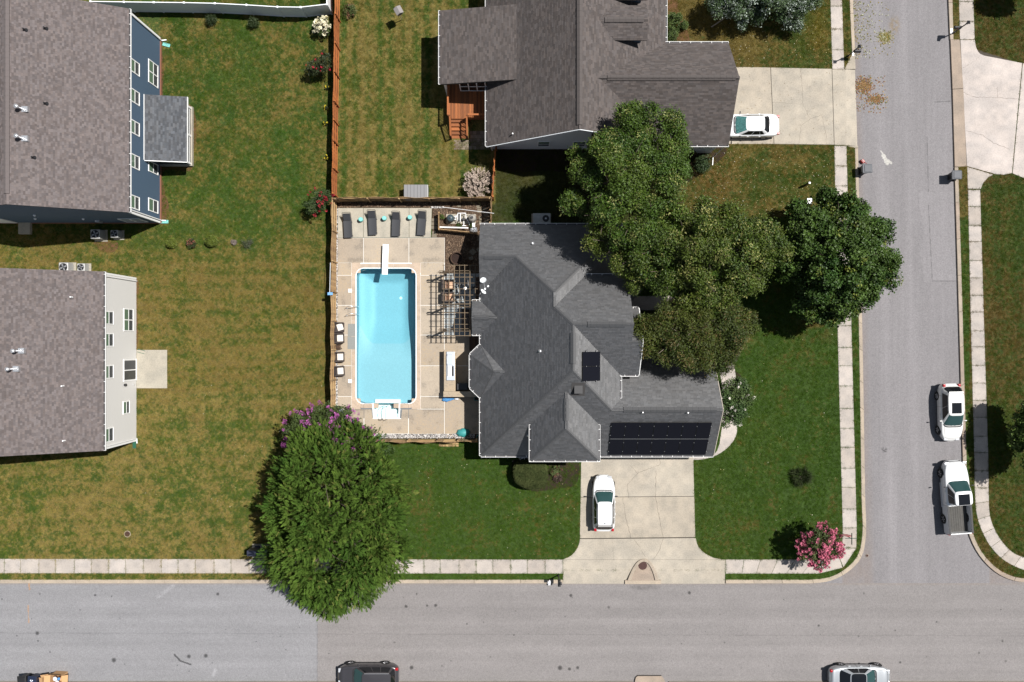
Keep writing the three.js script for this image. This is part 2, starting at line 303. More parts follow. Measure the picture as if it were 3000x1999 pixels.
const mainRoadTex = dataTex(2048, 200, (i, j) => {
  const u = i / 2048 * 3456 - 228, v = 1700 + j / 200 * 312;
  const left = u < 927 + 2 * vn(3, v / 9);
  let c = left ? [0.182, 0.180, 0.188] : [0.175, 0.163, 0.161];
  let g = 1 + 0.16 * (fbm(u / 90, v / 30, 4) - 0.5) + 0.1 * (fbm(u / 400, v / 9, 3) - 0.5);
  const grain = lat[(i * 13 + j * 257 + (i * j) % 911) & 65535];
  g *= 0.82 + 0.36 * grain;
  if (!left) g *= 1 - 0.06 * sstep(60, 0, Math.abs(v - 1780)) ;
  if (Math.abs(v - (1855 + u * 0.003 + 2 * vn(u / 30, 5))) < 1.3) g *= 0.86;                 // paving seam
  if (Math.abs(u - 927) < 1.6) g *= 0.82;
  g *= 1 + 0.07 * Math.exp(-(((v - 1770) / 12) ** 2)) + 0.06 * Math.exp(-(((v - 1820) / 11) ** 2)) + 0.06 * Math.exp(-(((v - 1905) / 12) ** 2)) + 0.05 * Math.exp(-(((v - 1950) / 11) ** 2)) - 0.05;   // wheel paths
  if (v < 1719) { c = mix3(c, [0.2, 0.155, 0.12], 0.35 * sstep(1719, 1709, v) * (0.4 + fbm(u / 20, v / 8, 3))); }
  for (const [a, b, r, k] of spotGrid[(u + 300) >> 6] || []) { const d = Math.hypot(u - a, v - b); if (d < r * 1.6) g *= 1 - 0.72 * k * sstep(r * 1.6, r * 0.5, d + 1.5 * (vn(u, v) - 0.5)); }
  if (seg(u, v, 508, 1920, 525, 1938) < 2.4 || seg(u, v, 525, 1938, 556, 1949) < 2.2) g *= 0.3;        // strip of tar
  g *= 1 + 0.35 * sstep(9, 2, seg(u, v, 462, 1750, 505, 1716)) * fbm(u / 7, v / 7, 2) + 0.3 * sstep(8, 1, seg(u, v, 622, 1980, 628, 1965));
  if (seg(u, v, 80, 1698, 82, 1728) < 2.4 || seg(u, v, 78, 1775, 80, 1826) < 1.3) c = mix3(c, [0.34, 0.17, 0.06], 0.6);   // utility marks
  if (Math.hypot((u - 1890) / 60, (v - 1722) / 12) < 1) g *= 1 - 0.3 * sstep(1, 0.4, Math.hypot((u - 1890) / 60, (v - 1722) / 12)) * fbm(u / 9, v / 5, 3) * 1.6;
  return [c[0] * g, c[1] * g, c[2] * g];
});
mainRoadTex.repeat.set(1 / 96, 1 / 8.6667); mainRoadTex.offset.set(48 / 96, -Z(1700) / 8.6667);
std('asphaltMain', rgb(1, 1, 1), { map: mainRoadTex, roughness: 0.92, bumpMap: scaled(grainTex, 2), bumpScale: 0.008 });
const sideRoadTex = dataTex(256, 1536, (i, j) => {
  const u = 2470 + i / 256 * 432, v = -340 + j / 1536 * 2080;
  let c = [0.158, 0.15, 0.155];
  const lx = u - (2499 + v * 0.0255);                       // distance from the left kerb
  let g = 1 + 0.14 * (fbm(u / 50, v / 120, 4) - 0.5) + 0.09 * (fbm(u / 7, v / 300, 3) - 0.5) + 0.12 * Math.exp(-(((lx - 75) / 16) ** 2)) + 0.1 * Math.exp(-(((lx - 150) / 14) ** 2)) + 0.1 * (fbm(u / 4, v / 160, 2) - 0.5);
  g *= 0.8 + 0.4 * lat[(i * 29 + j * 61 + (i * j) % 887) & 65535];
  const px = u - 0.03 * (v - 600);
  if (v > 560 && v < 822 && px > 2700 + 5 * Math.sin(v / 25) && px < 2806) g *= 1.1;                       // relaid patch
  if (v > 290 && v < 560 && px > 2722) g *= 1.05;
  if (seg(u, v, 2718, 400, 2722, 560) < 1.3 || seg(u, v, 2722, 600, 2733, 820) < 1.2 || seg(u, v, 2733, 822, 2805, 823) < 1.3 || seg(u, v, 2740, 297, 2786, 295) < 1.6) g *= 0.66;
  const e = sstep(30, 0, lx); c = mix3(c, [0.165, 0.13, 0.11], 0.45 * e * (0.3 + fbm(u / 9, v / 30, 3)));
  if (v > 430 && v < 490) { const d = Math.min(seg(u, v, 2590, 455, 2602, 478) - 5.5, seg(u, v, 2583, 441, 2592, 456) - 2, seg(u, v, 2606, 470, 2612, 477) - 3.5) + 5 * (fbm(u / 3.5, v / 3.5, 3) - 0.5); if (d < 0) c = [0.33, 0.32, 0.3]; }   // spilt paint
  if (Math.hypot((u - 2595) / 26, (v - 108) / 22) < 1.2) c = mix3(c, [0.15, 0.115, 0.03], 0.9 * sstep(1.2, 0.2, Math.hypot((u - 2595) / 26, (v - 108) / 22)) * sstep(0.3, 0.6, fbm(u / 5, v / 5, 3)));
  if (Math.hypot((u - 2622) / 20, (v - 72) / 32) < 1.2) c = mix3(c, [0.16, 0.11, 0.045], 0.55 * sstep(1.2, 0.2, Math.hypot((u - 2622) / 20, (v - 72) / 32)) * sstep(0.25, 0.6, fbm(u / 5, v / 6, 3)));
  if (Math.hypot(u - 2592, v - 1318) < 8 && vn(u / 3, v / 3) > 0.45) g *= 0.5;
  return [c[0] * g, c[1] * g, c[2] * g];
});
sideRoadTex.repeat.set(1 / 12, 1 / 57.7778); sideRoadTex.offset.set(-X(2470) / 12, -Z(-340) / 57.7778);
std('asphaltSide', rgb(1, 1, 1), { map: sideRoadTex, roughness: 0.92, bumpMap: scaled(grainTex, 2), bumpScale: 0.008 });
struct('main_road', sheet(rect(-60, 60, Z(1700), Z(2006)), -0.128), M.asphaltMain);
struct('side_road', sheet(toXZ([[2470, -340], [2810, -340], [2830, 400], [2850, 1300], [2860, 1500], [2902, 1600], [2990, 1711], [2380, 1711], [2470, 1600]]), -0.12), M.asphaltSide);

HARD.on = true;
// ---- concrete: paths and kerbs are rows of single slabs
for (const [n, c] of [['pathConcrete', [208, 198, 189]], ['pathConcrete2', [214, 204, 196]], ['pathConcrete3', [201, 190, 180]], ['kerbConcrete', [206, 190, 170]], ['kerbConcrete2', [198, 183, 165]], ['driveConcrete', [204, 194, 178]], ['driveConcrete2', [199, 188, 171]], ['paleConcrete', [222, 211, 204]], ['apronConcrete', [190, 172, 155]], ['patioConcrete', [206, 198, 181]], ['greyConcrete', [186, 192, 193]]])
  std(n, col(c[0] * 1.11, c[1] * 1.11, c[2] * 1.11), { map: scaled(concreteTex, 7.3), roughness: 0.93, bumpMap: scaled(grainTex, 1.5), bumpScale: 0.004 });
for (const [n, c] of [['deckA', [210, 196, 177]], ['deckB', [204, 190, 171]], ['deckC', [196, 182, 164]], ['coping', [222, 200, 178]]])
  std(n, col(Math.min(255, c[0] * 1.1), c[1] * 1.1, c[2] * 1.1), { map: scaled(deckTex, 6.1), roughness: 0.92, bumpMap: scaled(grainTex, 1.5), bumpScale: 0.004 });
M.coping.map = scaled(concreteTex, 5);
function along(l) {                                      // point at share t of a polyline's length
  const s = [0]; for (let i = 1; i < l.length; i++) s.push(s[i - 1] + Math.hypot(l[i][0] - l[i - 1][0], l[i][1] - l[i - 1][1]));
  const L = s[s.length - 1];
  const f = t => { const d = clamp(t) * L; let i = 1; while (i < l.length - 1 && s[i] < d) i++; const q = (d - s[i - 1]) / (s[i] - s[i - 1] || 1); return [mix(l[i - 1][0], l[i][0], q), mix(l[i - 1][1], l[i][1], q)]; };
  f.L = L; return f;
}
function strip(parent, name, lineA, lineB, count, top, thick, mats, gap = 0.02, seed = 1, bevel = 0.008) {
  const A = along(toXZ(lineA)), B = along(toXZ(lineB)), r = rng(seed), cuts = [0];
  for (let k = 1; k < count; k++) cuts.push((k + (r() - 0.5) * 0.12) / count); cuts.push(1);
  for (let k = 0; k < count; k++) {
    const t0 = cuts[k] + gap / 2 / A.L, t1 = cuts[k + 1] - gap / 2 / A.L, n = lineA.length > 4 ? 5 : 1, p = [];
    for (let q = 0; q <= n; q++) p.push(A(mix(t0, t1, q / n)));
    for (let q = n; q >= 0; q--) p.push(B(mix(t0, t1, q / n)));
    obj(name, slab(p, top + (r() - 0.5) * 0.004, thick, [], bevel), mats[Math.floor(r() * mats.length)], parent);
  }
}
const setting = name => { const g = new THREE.Group(); g.name = numbered(name); g.userData.kind = 'structure'; scene.add(g); return g; };
const PATH = [M.pathConcrete, M.pathConcrete2, M.pathConcrete, M.pathConcrete3], KERB = [M.kerbConcrete, M.kerbConcrete2];
const walk1 = setting('sidewalk');
strip(walk1, 'slab', [[-40, 1638], [1649, 1640]], [[-40, 1680], [1649, 1681]], 33, 0.014, 0.12, PATH, 0.025, 3);
const walk2 = setting('sidewalk');
strip(walk2, 'slab', [[2126, 1640], [2436, 1640]], [[2126, 1681], [2398, 1681]], 6, 0.014, 0.12, PATH, 0.025, 4);
strip(walk2, 'slab', [[2436, 1640], [2455, 1630], [2468, 1606]], spline([[2398, 1681], [2440, 1675], [2475, 1660], [2500, 1634], [2509, 1606]]), 2, 0.014, 0.12, PATH, 0.025, 5);
strip(walk2, 'slab', [[2468, 1606], [2470, 1574], [2455, 1000], [2445, 427]], [[2509, 1606], [2511, 1574], [2496, 1000], [2480, 427]], 20, 0.014, 0.12, PATH, 0.025, 6);
strip(walk2, 'slab', [[2439, 203], [2433, 0], [2430, -160]], [[2474, 203], [2467, 0], [2463, -160]], 6, 0.014, 0.12, PATH, 0.025, 7);
const walk3 = setting('sidewalk');
strip(walk3, 'slab', [[2813, 116], [2810, 0], [2806, -160]], [[2856, 116], [2852, 0], [2848, -160]], 5, 0.014, 0.12, PATH, 0.025, 8);
strip(walk3, 'slab', [[2836, 556], [2846, 1000], [2855, 1340], [2856, 1430]], [[2872, 556], [2885, 1000], [2896, 1340], [2897, 1430]], 17, 0.014, 0.12, PATH, 0.025, 9);
strip(walk3, 'slab', spline([[2856, 1430], [2862, 1507], [2877, 1555], [2905, 1605], [2944, 1643], [3000, 1670], [3060, 1682]]), spline([[2897, 1430], [2900, 1507], [2913, 1548], [2939, 1591], [2972, 1622], [3010, 1636], [3070, 1643]]), 8, 0.014, 0.12, PATH, 0.025, 10);
const kerbs = setting('kerb');
strip(kerbs, 'kerb_stone', [[-40, 1699], [1649, 1699]], [[-40, 1710], [1649, 1710]], 13, 0.022, 0.3, KERB, 0.012, 11, 0.02);
strip(kerbs, 'kerb_stone', kerbC[0], kerbC[1], 19, 0.022, 0.3, KERB, 0.012, 12, 0.02);
strip(kerbs, 'kerb_stone', kerbN[0], kerbN[1], 4, 0.022, 0.3, KERB, 0.012, 13, 0.02);
const kerbs2 = setting('kerb');
strip(kerbs2, 'kerb_stone', kerbR1[0], kerbR1[1], 4, 0.022, 0.3, [M.kerbConcrete2, M.apronConcrete], 0.012, 14, 0.02);
strip(kerbs2, 'kerb_stone', kerbR2[0], kerbR2[1], 16, 0.022, 0.3, [M.kerbConcrete2, M.apronConcrete], 0.012, 15, 0.02);
const kerbs3 = setting('kerb');
strip(kerbs3, 'kerb_stone', [[-60, 1998.5], [1855, 1998.5]], [[-60, 2010], [1855, 2010]], 16, 0.022, 0.3, [M.kerbConcrete2], 0.012, 16, 0.02);
strip(kerbs3, 'kerb_stone', [[1960, 1998.5], [3060, 1998.5]], [[1960, 2010], [3060, 2010]], 9, 0.022, 0.3, [M.kerbConcrete2], 0.012, 17, 0.02);

// ---- driveways: single poured slabs
std('crackDirt', rgb(0.06, 0.048, 0.036), { roughness: 1 });
function crack(parent, pts, w = 0.016, y = 0.02, seed = 1) {     // dirt-filled crack: a thin crooked ribbon
  const l = along(toXZ(pts)), n = Math.max(6, Math.round(l.L / 0.18)), r = rng(seed + 77), a = [], b = [];
  for (let k = 0; k <= n; k++) { const p = l(k / n), q = l(Math.min(1, k / n + 0.01)), o = l(Math.max(0, k / n - 0.01)); const dx = q[0] - o[0], dz = q[1] - o[1], d = Math.hypot(dx, dz) || 1, j = (r() - 0.5) * 0.07, ww = w * (0.5 + r()) / 2; const nx = -dz / d, nz = dx / d; a.push([p[0] + nx * (j + ww), p[1] + nz * (j + ww)]); b.push([p[0] + nx * (j - ww), p[1] + nz * (j - ww)]); }
  obj('crack', sheet([...a, ...b.reverse()], y), M.crackDirt, parent);
}
function drop(g, edge, from, to, low, axis = 'z') {      // ramp the road end of a slab down to the gutter
  const p = g.attributes.position; for (let i = 0; i < p.count; i++) { const c = axis === 'z' ? p.getZ(i) : p.getX(i); const t = clamp((c - from) / (to - from)); p.setY(i, p.getY(i) + low * t); } g.computeVertexNormals(); return g;
}
const drive = setting('driveway');
const DT = 0.02;
std('jointSoil', rgb(0.05, 0.042, 0.032), { roughness: 1 });
obj('joint_bed', slab(plan([[1705, 1332], [2029, 1332], [2035, 1577], [2043, 1604], [2062, 1626], [2094, 1641], [2120, 1644], [2120, 1668], [1655, 1668], [1655, 1644], [1677, 1634], [1693, 1613], [1701, 1592], [1701, 1578]]), DT - 0.015, 0.1), M.jointSoil, drive);
obj('slab', slab(plan([[1703, 1330], [2031, 1330], [2034, 1454], [1701, 1456.5]]), DT, 0.14, [], 0.008), M.driveConcrete, drive);
obj('slab', slab(plan([[1701, 1458], [2034, 1455.5], [2037, 1574], [1699, 1577.5]]), DT, 0.14, [], 0.008), M.driveConcrete2, drive);
const flareL = spline([[1699, 1580], [1697, 1592], [1688, 1612], [1672, 1629], [1649, 1640]], 4), flareR = spline([[2126, 1640], [2096, 1636], [2066, 1622], [2046, 1602], [2038, 1577]], 4);
obj('slab', slab(plan([...flareL, ...flareR]), DT, 0.14, [], 0.008), M.driveConcrete, drive);
for (const [a, b] of [[1649.6, 1880], [1880.4, 2125.5]]) {
  obj('slab', slab(plan([[a, 1640.5], [b, 1640.5], [b, 1670.5], [a, 1670.5]]), DT, 0.14), M.driveConcrete, drive);
  obj('apron', drop(slab(plan([[a, 1670.5], [b, 1670.5], [b, 1712], [a, 1712]]), DT, 0.2), 0, Z(1672), Z(1711), -0.13), M.driveConcrete, drive);
}
crack(drive, [[1842, 1460], [1838, 1420], [1870, 1385], [1935, 1362], [1932, 1342]], 0.014, DT + 0.003, 1);
crack(drive, [[1824, 1459], [1834, 1520], [1848, 1576]], 0.018, DT + 0.003, 2); crack(drive, [[1858, 1580], [1875, 1605], [1890, 1632]], 0.014, DT + 0.003, 3);
crack(drive, [[1922, 1380], [1920, 1456], [1932, 1520], [1943, 1576]], 0.018, DT + 0.003, 4); crack(drive, [[1943, 1579], [1932, 1612], [1916, 1638]], 0.014, DT + 0.003, 5);
crack(drive, [[1845, 1362], [1868, 1388]], 0.01, DT + 0.003, 6); crack(drive, [[1795, 1580], [1798, 1640]], 0.007, DT + 0.003, 8);
const path = setting('garden_path');
obj('slab', slab(plan(spline([[2030, 1348], [2060, 1346], [2100, 1334], [2138, 1306], [2157, 1275], [2160, 1240], [2160, 1140], [2150, 1060]], 4).concat(spline([[2105, 1060], [2116, 1140], [2118, 1200], [2108, 1300], [2090, 1335], [2030, 1336]], 2))), 0.015, 0.1, [], 0.008), M.pathConcrete2, path);
obj('slab', slab(plan([[1845, 868], [1960, 866], [1985, 880], [1980, 908], [1845, 910]]), 0.015, 0.1, [], 0.008), M.pathConcrete3, path);
const drive2 = setting('driveway');
obj('joint_bed', slab(plan([[2120, 197], [2476, 204], [2479, 425], [2120, 421]]), DT - 0.015, 0.1), M.jointSoil, drive2);
for (const [a, b, c, d, e, f, g2, h, m] of [[2120, 196, 2257, 198, 2267, 422, 2120, 422, 'driveConcrete'], [2258.5, 198, 2437, 202, 2443.5, 424, 2268.5, 422, 'paleConcrete']])
  obj('slab', slab(plan([[a, b], [c, d], [e, f], [g2, h]]), DT, 0.14, [], 0.008), M[m === 'paleConcrete' ? 'driveConcrete' : 'driveConcrete2'], drive2);
obj('slab', slab(plan([[2438.5, 203.5], [2478, 203.5], [2481, 426], [2445, 424.5]]), DT, 0.14), M.driveConcrete, drive2);
obj('apron', drop(slab(plan([[2478, 203.5], [2507, 203.5], [2514, 426.5], [2481, 426]]), DT, 0.2), 0, X(2481), X(2509), -0.13, 'x'), M.driveConcrete, drive2);
obj('apron', slab(plan([[2475, 202.5], [2496, 161], [2505, 161], [2507, 202.5]]), 0.003, 0.2), M.driveConcrete2, drive2); obj('apron', slab(plan([[2480, 427.5], [2514, 427.5], [2514.5, 433], [2504, 433]]), 0.003, 0.2), M.driveConcrete2, drive2);
crack(drive2, [[2346, 200], [2350, 260], [2352, 305], [2372, 345]], 0.012, DT + 0.003, 9); crack(drive2, [[2409, 336], [2375, 348], [2348, 368], [2340, 420]], 0.013, DT + 0.003, 10); crack(drive2, [[2262, 300], [2350, 305]], 0.008, DT + 0.003, 11); crack(drive2, [[2409, 338], [2420, 400], [2422, 422]], 0.01, DT + 0.003, 12);
const drive3 = setting('driveway');
obj('joint_bed', slab(plan([[2788, 118], [2856, 118], [2862, 145], [2990, 186], [2962, 505], [2836, 486], [2799, 486]]), DT - 0.015, 0.1), M.jointSoil, drive3);
obj('slab', slab(plan([[2814, 117], [2856, 117], ...spline([[2857, 122], [2860, 138], [2872, 158], [2920, 170], [2995, 185]], 3), [2965, 507], [2942, 512], [2915, 510], [2833.5, 487]]), DT, 0.14, [], 0.008), M.paleConcrete, drive3);
obj('slab', slab(plan([[2997, 185], [3200, 230], [3200, 560], [3000, 522], [2967, 508]]), DT, 0.14, [], 0.008), M.paleConcrete, drive3);
obj('slab', slab(plan([[2834, 489], [2910, 512], [2896, 519], [2881, 536], [2873.5, 554], [2836, 553]]), 0.016, 0.12, [], 0.008), M.pathConcrete, drive3);
obj('apron', slab(plan([[2785, 116], [2812.5, 116], [2823, 259], [2791, 261]]), DT, 0.2, [], 0.02), M.apronConcrete, drive3);
obj('apron', slab(plan([[2791.3, 262], [2823.2, 260], [2832.5, 488], [2797.5, 489]]), DT, 0.2, [], 0.02), M.apronConcrete, drive3);
crack(drive3, [[2822, 271], [2855, 285], [2925, 286], [2982, 290]], 0.016, DT + 0.003, 13); crack(drive3, [[2830, 382], [2880, 397], [2912, 420], [2960, 437]], 0.016, DT + 0.003, 14); crack(drive3, [[2922, 254], [2924, 286]], 0.01, DT + 0.003, 15); crack(drive3, [[2820, 200], [2850, 182], [2874, 162]], 0.008, DT + 0.003, 16);
const patio = setting('patio');
obj('slab', slab(plan([[400, 1025.5], [489.5, 1025.5], [489.5, 1138], [400, 1138]]), 0.05, 0.15, [], 0.01), M.patioConcrete, patio);

// ---- pool deck: poured panels with white joints, coping ring, the pool itself
const deck = setting('pool_deck');
std('jointFiller', rgb(0.62, 0.62, 0.6), { roughness: 0.8 });
std('darkJoint', rgb(0.16, 0.13, 0.1), { roughness: 1 });
const DK = 0.03;
const rimIn = poolRim(0), stepWell = [[X(1091), Z(1183)], [X(1172), Z(1183)], [X(1169), Z(1224)], [X(1095), Z(1224)]];
const poolCut = [[X(1091), Z(1183)], ...[]];
const hole = poolRim(0.01, 5);
obj('joint_filler', slab(plan([[988, 697], [1303, 697], [1303, 800], [1303, 985], [1402, 985], [1402, 1272], [988, 1272]]), DK - 0.008, 0.1, [rect(X(1040), X(1222), Z(783), Z(1226))]), M.jointFiller, deck);
const J = 0.5;                                            // half a joint, plan units
const panel = (u0, u1, v0, v1, m, top = DK) => obj('panel', slab(plan([[u0 + J, v0 + J], [u1 - J, v0 + J], [u1 - J, v1 - J], [u0 + J, v1 - J]]), top, 0.1, [], 0.006), M[m], deck);
for (const [a, b, c, d] of [[1030, 1056, 770, 800], [1206, 1232, 770, 800], [1030, 1056, 1168, 1199], [1206, 1232, 1168, 1199]]) obj('panel', slab([[X(a), Z(c)], [X(b), Z(c)], [X(b), Z(d)], [X(a), Z(d)]].map(p => p), DK - 0.002, 0.1, []), M.coping, deck);
panel(988, 1065, 697, 770.6, 'deckC'); panel(1065, 1198, 697, 770.6, 'deckA'); panel(1198, 1303, 697, 770.6, 'deckB');
{ const rows = [770, 807, 895, 982, 1072, 1162, 1199]; for (let k = 0; k < rows.length - 1; k++) { panel(988, 1030, rows[k], rows[k + 1], ['deckB', 'deckC', 'deckA'][k % 3]); panel(1232, 1302, rows[k], rows[k + 1], ['deckA', 'deckB', 'deckA', 'deckC'][k % 4]); } }
panel(988, 1066, 1199, 1272, 'deckC'); panel(1197, 1302, 1199, 1272, 'deckC');
obj('panel', slab(plan([[1067, 1200], [1088, 1200], [1092, 1228], [1175, 1228], [1178, 1200], [1196, 1200], [1196, 1271], [1067, 1271]]), DK, 0.1, [], 0.006), M.deckB, deck);
panel(1302, 1403, 985, 1072, 'deckC'); panel(1302, 1403, 1072, 1162, 'deckC'); panel(1302, 1403, 1162, 1272, 'deckC');
{ // coping: bull-nosed stones round the rim
  const ring = (a, b, c, d) => obj('coping_stone', slab([a, b, c, d], DK + 0.012, 0.14, [], 0.012), M.coping, deck);
  const out = poolRim(0.36, 6), inn = poolRim(-0.02, 6), A = along([...inn, inn[0]]), n = inn.length;
  for (let k = 0; k < n; k++) {
    const a = inn[k], b = inn[(k + 1) % n], c = out[(k + 1) % n], d = out[k];
    const L = Math.hypot(b[0] - a[0], b[1] - a[1]), m = Math.max(1, Math.round(L / 1.2));
    for (let q = 0; q < m; q++) {
      const l = (p, s, t) => [mix(p[0], s[0], t), mix(p[1], s[1], t)], e = m > 1 ? 0.006 / L * 1 : 0;
      const p0 = l(a, b, q / m + e), p1 = l(a, b, (q + 1) / m - e), p2 = l(d, c, (q + 1) / m - e), p3 = l(d, c, q / m + e);
      const mx = (p0[0] + p1[0]) / 2, mz = (p0[1] + p1[1]) / 2;
      if (mz > Z(1180) && mx > X(1092) && mx < X(1171)) continue;             // opening to the stair
      ring(p0, p1, p2, p3);
    }
  }
}
const upper = setting('patio');
for (const [a, b] of [[990, 1064], [1065, 1198], [1199, 1265]]) obj('slab', slab(plan([[a, 610], [b, 610], [b - (b === 1265 ? 3 : 0), 696], [a, 696]]), 0.05, 0.12, [], 0.008), M.patioConcrete, upper);
const covered = setting('patio');
for (const [a, b, c, d] of [[1303.6, 1384, 800, 892], [1303.6, 1384, 893, 984], [1384.6, 1412, 800, 984]]) obj('slab', slab(plan([[a, c], [b, c], [b, d], [a, d]]), 0.028, 0.1, [], 0.006), M.greyConcrete, covered);

const linerCausticTex = dataTex(512, 512, (i, j) => { const n = 0.5 * wn(i, j, 512, 40, 21) + 0.5 * wn(i, j, 512, 90, 22), v = 0.88 + 0.2 * (n - 0.5); return [v, v, v]; });  // mottling puts the rippled sunlight under water into the liner colour
// pool shell: vinyl liner, shallow end south, hopper at the diving end
phy('liner', rgb(0.25, 0.395, 0.455), { roughness: 0.55, map: scaled(linerCausticTex, 2.3), bumpMap: scaled(grainTex, 2), bumpScale: 0.002 });
phy('fibreglass', rgb(0.78, 0.8, 0.8), { roughness: 0.35 });
phy('water', rgb(0.80, 0.975, 0.99), { roughness: 0.0, transmission: 1, thickness: 0, ior: 1.33, bumpMap: scaled(rippleTex, 5), bumpScale: 0.05 });
const pool = setting('swimming_pool');
{
  const x0 = X(1043), x1 = X(1219), z0 = Z(786), z1 = Z(1183), cx = (x0 + x1) / 2, hw = (x1 - x0) / 2, r = 0.62, nz = 70, nx = 28;
  const half = z => { const e = Math.min(z - z0, z1 - z); return e >= r ? hw : hw - r + Math.sqrt(Math.max(0, r * r - (r - e) * (r - e))); };
  const depth = (x, z) => {
    const s = sstep(Z(1075), Z(915), z);                              // slope towards the deep end
    const wall = mix(0.95, 1.35, s), mid = mix(0.95, 1.85, s);
    const ex = Math.min(x - x0, x1 - x), ez = z - z0;
    const t = Math.min(sstep(0, 1.35, ex), sstep(0, 1.2, ez));
    return mix(wall, mid, t);
  };
  const pos = [], idx = [];
  for (let j = 0; j <= nz; j++) { const z = mix(z0, z1, j / nz), h = Math.max(half(z), 0.02); for (let i = 0; i <= nx; i++) { const x = cx + h * (i / nx * 2 - 1); pos.push(x, -depth(clamp(x, x0, x1), z), z); } }
  for (let j = 0; j < nz; j++) for (let i = 0; i < nx; i++) { const a = j * (nx + 1) + i; idx.push(a, a + nx + 1, a + 1, a + 1, a + nx + 1, a + nx + 2); }
  const fl = new THREE.BufferGeometry(); fl.setAttribute('position', new THREE.Float32BufferAttribute(pos, 3)); fl.setIndex(idx); fl.computeVertexNormals(); uvMetres(fl);
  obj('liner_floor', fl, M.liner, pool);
  const rim = poolRim(0, 8), wp = []; const n = rim.length;
  for (let k = 0; k < n; k++) {
    const a = rim[k], b = rim[(k + 1) % n], m = Math.max(1, Math.round(Math.hypot(b[0] - a[0], b[1] - a[1]) / 0.3));
    for (let q = 0; q < m; q++) { const p = [mix(a[0], b[0], q / m), mix(a[1], b[1], q / m)], s = [mix(a[0], b[0], (q + 1) / m), mix(a[1], b[1], (q + 1) / m)]; const dp = -depth(p[0], p[1]) - 0.03, ds = -depth(s[0], s[1]) - 0.03; wp.push([p[0], 0.02, p[1]], [s[0], 0.02, s[1]], [s[0], ds, s[1]], [p[0], 0.02, p[1]], [s[0], ds, s[1]], [p[0], dp, p[1]]); }
  }
  const wg = new THREE.BufferGeometry(); wg.setAttribute('position', new THREE.Float32BufferAttribute(wp.flat(), 3)); wg.computeVertexNormals(); uvMetres(wg);
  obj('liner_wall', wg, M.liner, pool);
  // moulded white stair at the shallow end
  const st = []; const sx0 = X(1091), sx1 = X(1172), sz0 = Z(1181.5);
  [[1224, -0.16], [1213, -0.38], [1202, -0.6], [1192, -0.82]].forEach(([v, y], k) => st.push(box(sx0 + 0.08, sx1 - 0.08, -1.1, y, k === 3 ? sz0 - 0.25 : Z([1213, 1202, 1192][k]), Z(v))));
  obj('stair', st, M.fibreglass, pool);
  const rm = [beam([sx0 + 0.04, -0.3, sz0], [X(1095), -0.3, Z(1225)], 0.1, 0.7), beam([sx1 - 0.04, -0.3, sz0], [X(1169), -0.3, Z(1225)], 0.1, 0.7), beam([X(1093.5), -0.3, Z(1225.5)], [X(1170.5), -0.3, Z(1225.5)], 0.1, 0.7)];
  obj('stair_rim', rm, M.fibreglass, pool);
  obj('rim_bead', [...Array(n).keys()].filter(k => { const a = rim[k], b = rim[(k + 1) % n]; return Math.hypot(b[0] - a[0], b[1] - a[1]) > 0.01 && !(a[1] > Z(1182) && Math.abs(a[0] - b[0]) > 1); }).map(k => { const a = rim[k], b = rim[(k + 1) % n]; return beam([a[0], 0.012, a[1]], [b[0], 0.012, b[1]], 0.06, 0.065); }), M.vinylWhite, pool);
  obj('rim_bead', [beam([X(1060), 0.012, Z(1183)], [sx0, 0.012, Z(1183)], 0.06, 0.06), beam([sx1, 0.012, Z(1183)], [X(1200), 0.012, Z(1183)], 0.06, 0.06)], M.vinylWhite, pool);
  obj('floor_drain', cyl(0.12, 0.12, 0.03, X(1165), -1.86, Z(870), 16), M.vinylWhite, pool);
  phy('waterDepth', rgb(0.9, 0.98, 0.997), { roughness: 0, transmission: 1, thickness: 0, ior: 1.33, specularIntensity: 0 });
  for (const [y, m] of [[-1.3, 0.02]]) obj('water_body', sheet(poolRim(-m, 8), y), M.waterDepth, pool);   // the deeper water takes out more red
  const water = sheet(poolRim(-0.005, 8), -0.09); obj('water', water, M.water, pool);
  obj('water', sheet([[sx0 + 0.09, Z(1183) + 0.006], [sx1 - 0.09, Z(1183) + 0.006], [X(1168.5) - 0.09, Z(1223.5)], [X(1095.5) + 0.09, Z(1223.5)]], -0.092), M.water, pool);
}
HARD.on = false;
// ---- planting beds and gravel
std('mulch', col(118, 92, 70), { map: scaled(concreteTex, 1.3), roughness: 1, bumpMap: scaled(grainTex, 0.8), bumpScale: 0.05 });
std('darkMulch', col(74, 52, 44), { map: scaled(concreteTex, 1.3), roughness: 1, bumpMap: scaled(grainTex, 0.8), bumpScale: 0.05 });
std('barePatch', col(150, 106, 72), { map: scaled(concreteTex, 1.9), roughness: 1, bumpMap: scaled(grainTex, 0.8), bumpScale: 0.04 });
const bed = (pts, m = 'mulch', y = 0.006) => struct('planting_bed', sheet(plan(pts), y), M[m]);
bed([[983, 590], [1441, 588], [1441, 660], [1412, 662], [1412, 800], [1303, 800], [1303, 697], [1266, 697], [1266, 609], [983, 609]]);
bed([[980, 609], [989, 609], [987, 1272], [980, 1272]]); bed([[980, 1272], [1402, 1272], [1402, 1287], [980, 1287]]);
bed(spline([[1470, 438], [1600, 440], [1720, 438], [1745, 475], [1700, 505], [1600, 500], [1500, 505], [1460, 490], [1470, 438]], 5), 'darkMulch');
bed(spline([[1500, 1348], [1690, 1348], [1695, 1400], [1680, 1425], [1640, 1430], [1560, 1440], [1505, 1410], [1500, 1348]], 5), 'darkMulch');
bed(spline([[1952, -60], [1983, -60], [1986, 20], [2000, 60], [2016, 95], [2018, 121], [1955, 123], [1952, -60]], 5), 'barePatch');
